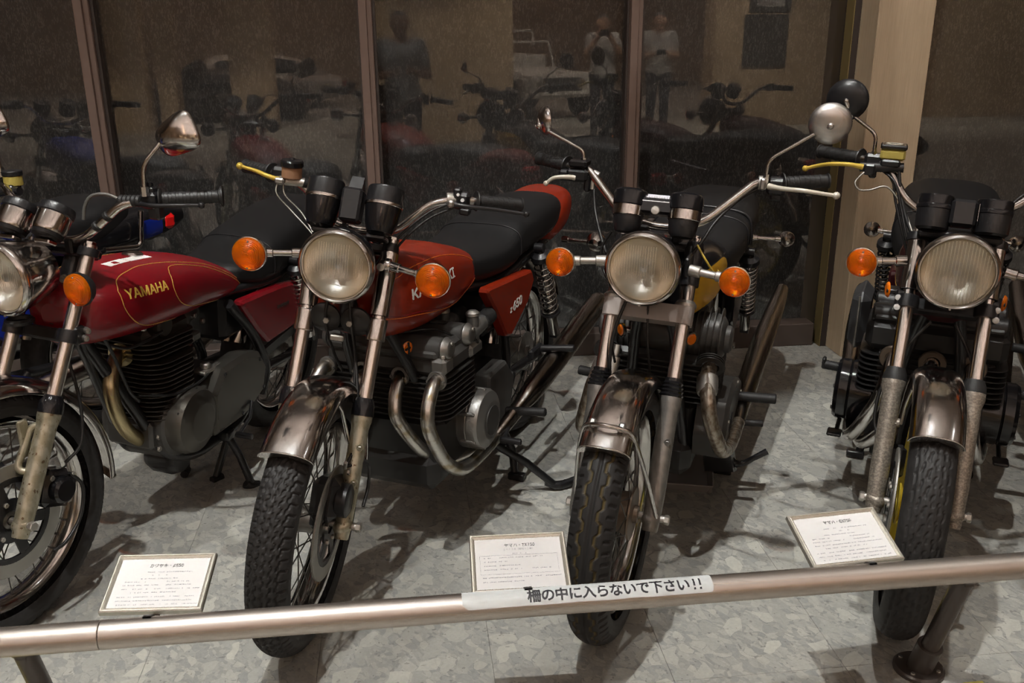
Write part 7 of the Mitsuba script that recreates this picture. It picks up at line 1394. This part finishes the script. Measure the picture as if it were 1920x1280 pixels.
# people
def person(label, o, heading, shirt, trousers, hair, height=1.68, arms='camera'):
    import manifold3d as m3
    k = reserve('person'); tag(k, label, 'person')
    S = height / 1.70; h = math.radians(heading); M = np.eye(4); M[:2, :2] = [[math.cos(h), -math.sin(h)], [math.sin(h), math.cos(h)]]; M[:3, 3] = [*o, 0]
    J = {'hipL': ((0, .09, .90), .088), 'hipR': ((0, -.09, .90), .088), 'kneeL': ((.015, .095, .48), .056), 'kneeR': ((.015, -.095, .48), .056), 'ankL': ((-.01, .10, .085), .040), 'ankR': ((-.01, -.10, .085), .040),
         'toeL': ((.15, .115, .035), .032), 'toeR': ((.15, -.115, .035), .032), 'heelL': ((-.05, .10, .035), .034), 'heelR': ((-.05, -.10, .035), .034),
         'waist': ((.0, 0, 1.05), .105), 'waistL': ((0, .05, 1.05), .095), 'waistR': ((0, -.05, 1.05), .095), 'chestL': ((.01, .085, 1.27), .105), 'chestR': ((.01, -.085, 1.27), .105), 'shL': ((-.01, .175, 1.375), .055), 'shR': ((-.01, -.175, 1.375), .055),
         'neck': ((-.01, 0, 1.42), .050), 'head0': ((.01, 0, 1.50), .058), 'head1': ((.005, 0, 1.585), .085), 'head2': ((.02, 0, 1.54), .066), 'nose0': ((.085, 0, 1.565), .010), 'nose1': ((.100, 0, 1.540), .012), 'chin': ((.062, 0, 1.475), .022),
         'earL': ((0, .085, 1.555), .018), 'earR': ((0, -.085, 1.555), .018)}
    if arms == 'camera': J.update({'elL': ((.16, .235, 1.17), .040), 'elR': ((.16, -.235, 1.17), .040), 'wrL': ((.265, .075, 1.385), .028), 'wrR': ((.265, -.075, 1.385), .028), 'haL': ((.275, .062, 1.43), .030), 'haR': ((.275, -.062, 1.43), .030)})
    else: J.update({'elL': ((-.02, .245, 1.10), .040), 'elR': ((.03, -.245, 1.10), .040), 'wrL': ((.17, .11, 1.12), .028), 'wrR': ((.19, -.10, 1.14), .028), 'haL': ((.22, .07, 1.14), .030), 'haR': ((.24, -.06, 1.16), .030)})
    B = [('hipL', 'kneeL'), ('kneeL', 'ankL'), ('ankL', 'toeL'), ('ankL', 'heelL'), ('heelL', 'toeL'), ('hipR', 'kneeR'), ('kneeR', 'ankR'), ('ankR', 'toeR'), ('ankR', 'heelR'), ('heelR', 'toeR'), ('hipL', 'hipR', 'waistL', 'waistR'), ('waistL', 'waistR', 'chestL', 'chestR'),
         ('chestL', 'chestR', 'neck'), ('chestL', 'shL', 'neck'), ('chestR', 'shR', 'neck'), ('neck', 'head0'), ('head0', 'head1', 'head2', 'chin'), ('nose0', 'nose1', 'head2'), ('earL', 'head1'), ('earR', 'head1'), ('shL', 'elL'), ('elL', 'wrL'), ('wrL', 'haL'), ('shR', 'elR'), ('elR', 'wrR'), ('wrR', 'haR')]
    ball = trimesh.creation.icosphere(subdivisions=2).vertices
    def hull(names, grow=0.0, extra=()): return m3.Manifold.hull_points(np.vstack([ball * (r + grow) * S + np.asarray(p) * S for p, r in [J[n] for n in names] + list(extra)]).astype(np.float64))
    def union(ms, size=.022, it=6):
        m = ms[0]
        for q in ms[1:]: m = m + q
        m = m.refine_to_length(size); q = m.to_mesh(); t = trimesh.Trimesh(q.vert_properties[:, :3], q.tri_verts); trimesh.smoothing.filter_taubin(t, .5, .53, it); return t
    fingers = []
    for s, n in ((1, 'haL'), (-1, 'haR')):
        p, _ = J[n]; p = np.array(p)
        for i in range(4):
            a = p + [.012, s * .006, .020 - i * .017]; b_ = a + [.040 - .004 * abs(i - 1), -s * .006, .004]; c = b_ + [.014, -s * .030, .0]
            for u, v in ((a, b_), (b_, c)): fingers.append(m3.Manifold.hull_points(np.vstack([ball * .0085 * S + u * S, ball * .008 * S + v * S])))
        a = p + [.0, -s * .018, -.010]; b_ = a + [.030, -s * .022, -.018]; fingers.append(m3.Manifold.hull_points(np.vstack([ball * .010 * S + a * S, ball * .0085 * S + b_ * S])))
    add(k + '__body', union([hull(b) for b in B] + fingers, .014, 4), 'm_skin', True, M)
    add(k + '__shirt', union([hull(b, .014) for b in (('hipL', 'hipR', 'waistL', 'waistR'), ('waistL', 'waistR', 'chestL', 'chestR'), ('chestL', 'chestR', 'shL', 'shR'))] + [m3.Manifold.hull_points(np.vstack([ball * .068 * S + np.array(J['sh' + c][0]) * S, ball * .060 * S + (np.array(J['sh' + c][0]) * .35 + np.array(J['el' + c][0]) * .65) * S])) for c in 'LR']), shirt, True, M)
    add(k + '__trousers', union([hull(b, .012) for b in (('hipL', 'kneeL'), ('kneeL', 'ankL'), ('hipR', 'kneeR'), ('kneeR', 'ankR'), ('hipL', 'hipR'))]), trousers, True, M)
    add(k + '__hair', union([m3.Manifold.hull_points(np.vstack([ball * .088 * S + np.array([-.012, 0, 1.600]) * S, ball * .070 * S + np.array([-.035, 0, 1.55]) * S]))], .02, 2), hair, True, M)
    for s in (1, -1):
        add(k + '__eye', trimesh.creation.icosphere(subdivisions=1, radius=.010 * S).apply_translation(np.array([.078, s * .030, 1.568]) * S), 'm_white', True, M)
        add(k + '__shoe', union([hull(('ank' + 'LR'[s < 0], 'heel' + 'LR'[s < 0], 'toe' + 'LR'[s < 0]), .006)]), 'm_lamp_body', True, M)
    add(k + '__mouth', box((.006, .040, .008), tuple(np.array([.078, 0, 1.505]) * S), .002), 'm_tail_red', 30, M)
    return M, S
def hand_camera(label, M, S, z=1.44, x=.345):
    k = reserve('camera_in_hands'); tag(k, label, 'camera')
    add(k + '__body', box((.05, .115, .075), (x * S, 0, z * S), .010), 'm_black_satin', 30, M)
    add(k + '__lens', lathe([(0, .045), (.024, .045), (.028, .04), (.028, 0), (0, 0)], 24, ((x + .024) * S, 0, z * S), (1, 0, 0)), 'm_black_gloss', 35, M)
M, S = person('left one of two people in white, taking a picture in the reflection', (2.72, -4.50), 98, 'm_shirt_white', 'm_trousers', 'm_lamp_body', 1.60)
hand_camera('black camera held up by the left person of the pair', M, S)
M, S = person('right one of two people in white, holding a camera at the chest', (3.50, -4.50), 100, 'm_shirt_white', 'm_trousers', 'm_lamp_body', 1.62, 'low')
hand_camera('black camera held at the chest by the right person of the pair', M, S, 1.16, .31)
M, S = person('person in a pale shirt standing where the picture is taken from', (.02, -.52), 86, 'm_shirt_pale', 'm_trousers', 'm_lamp_body', 1.62, 'low')
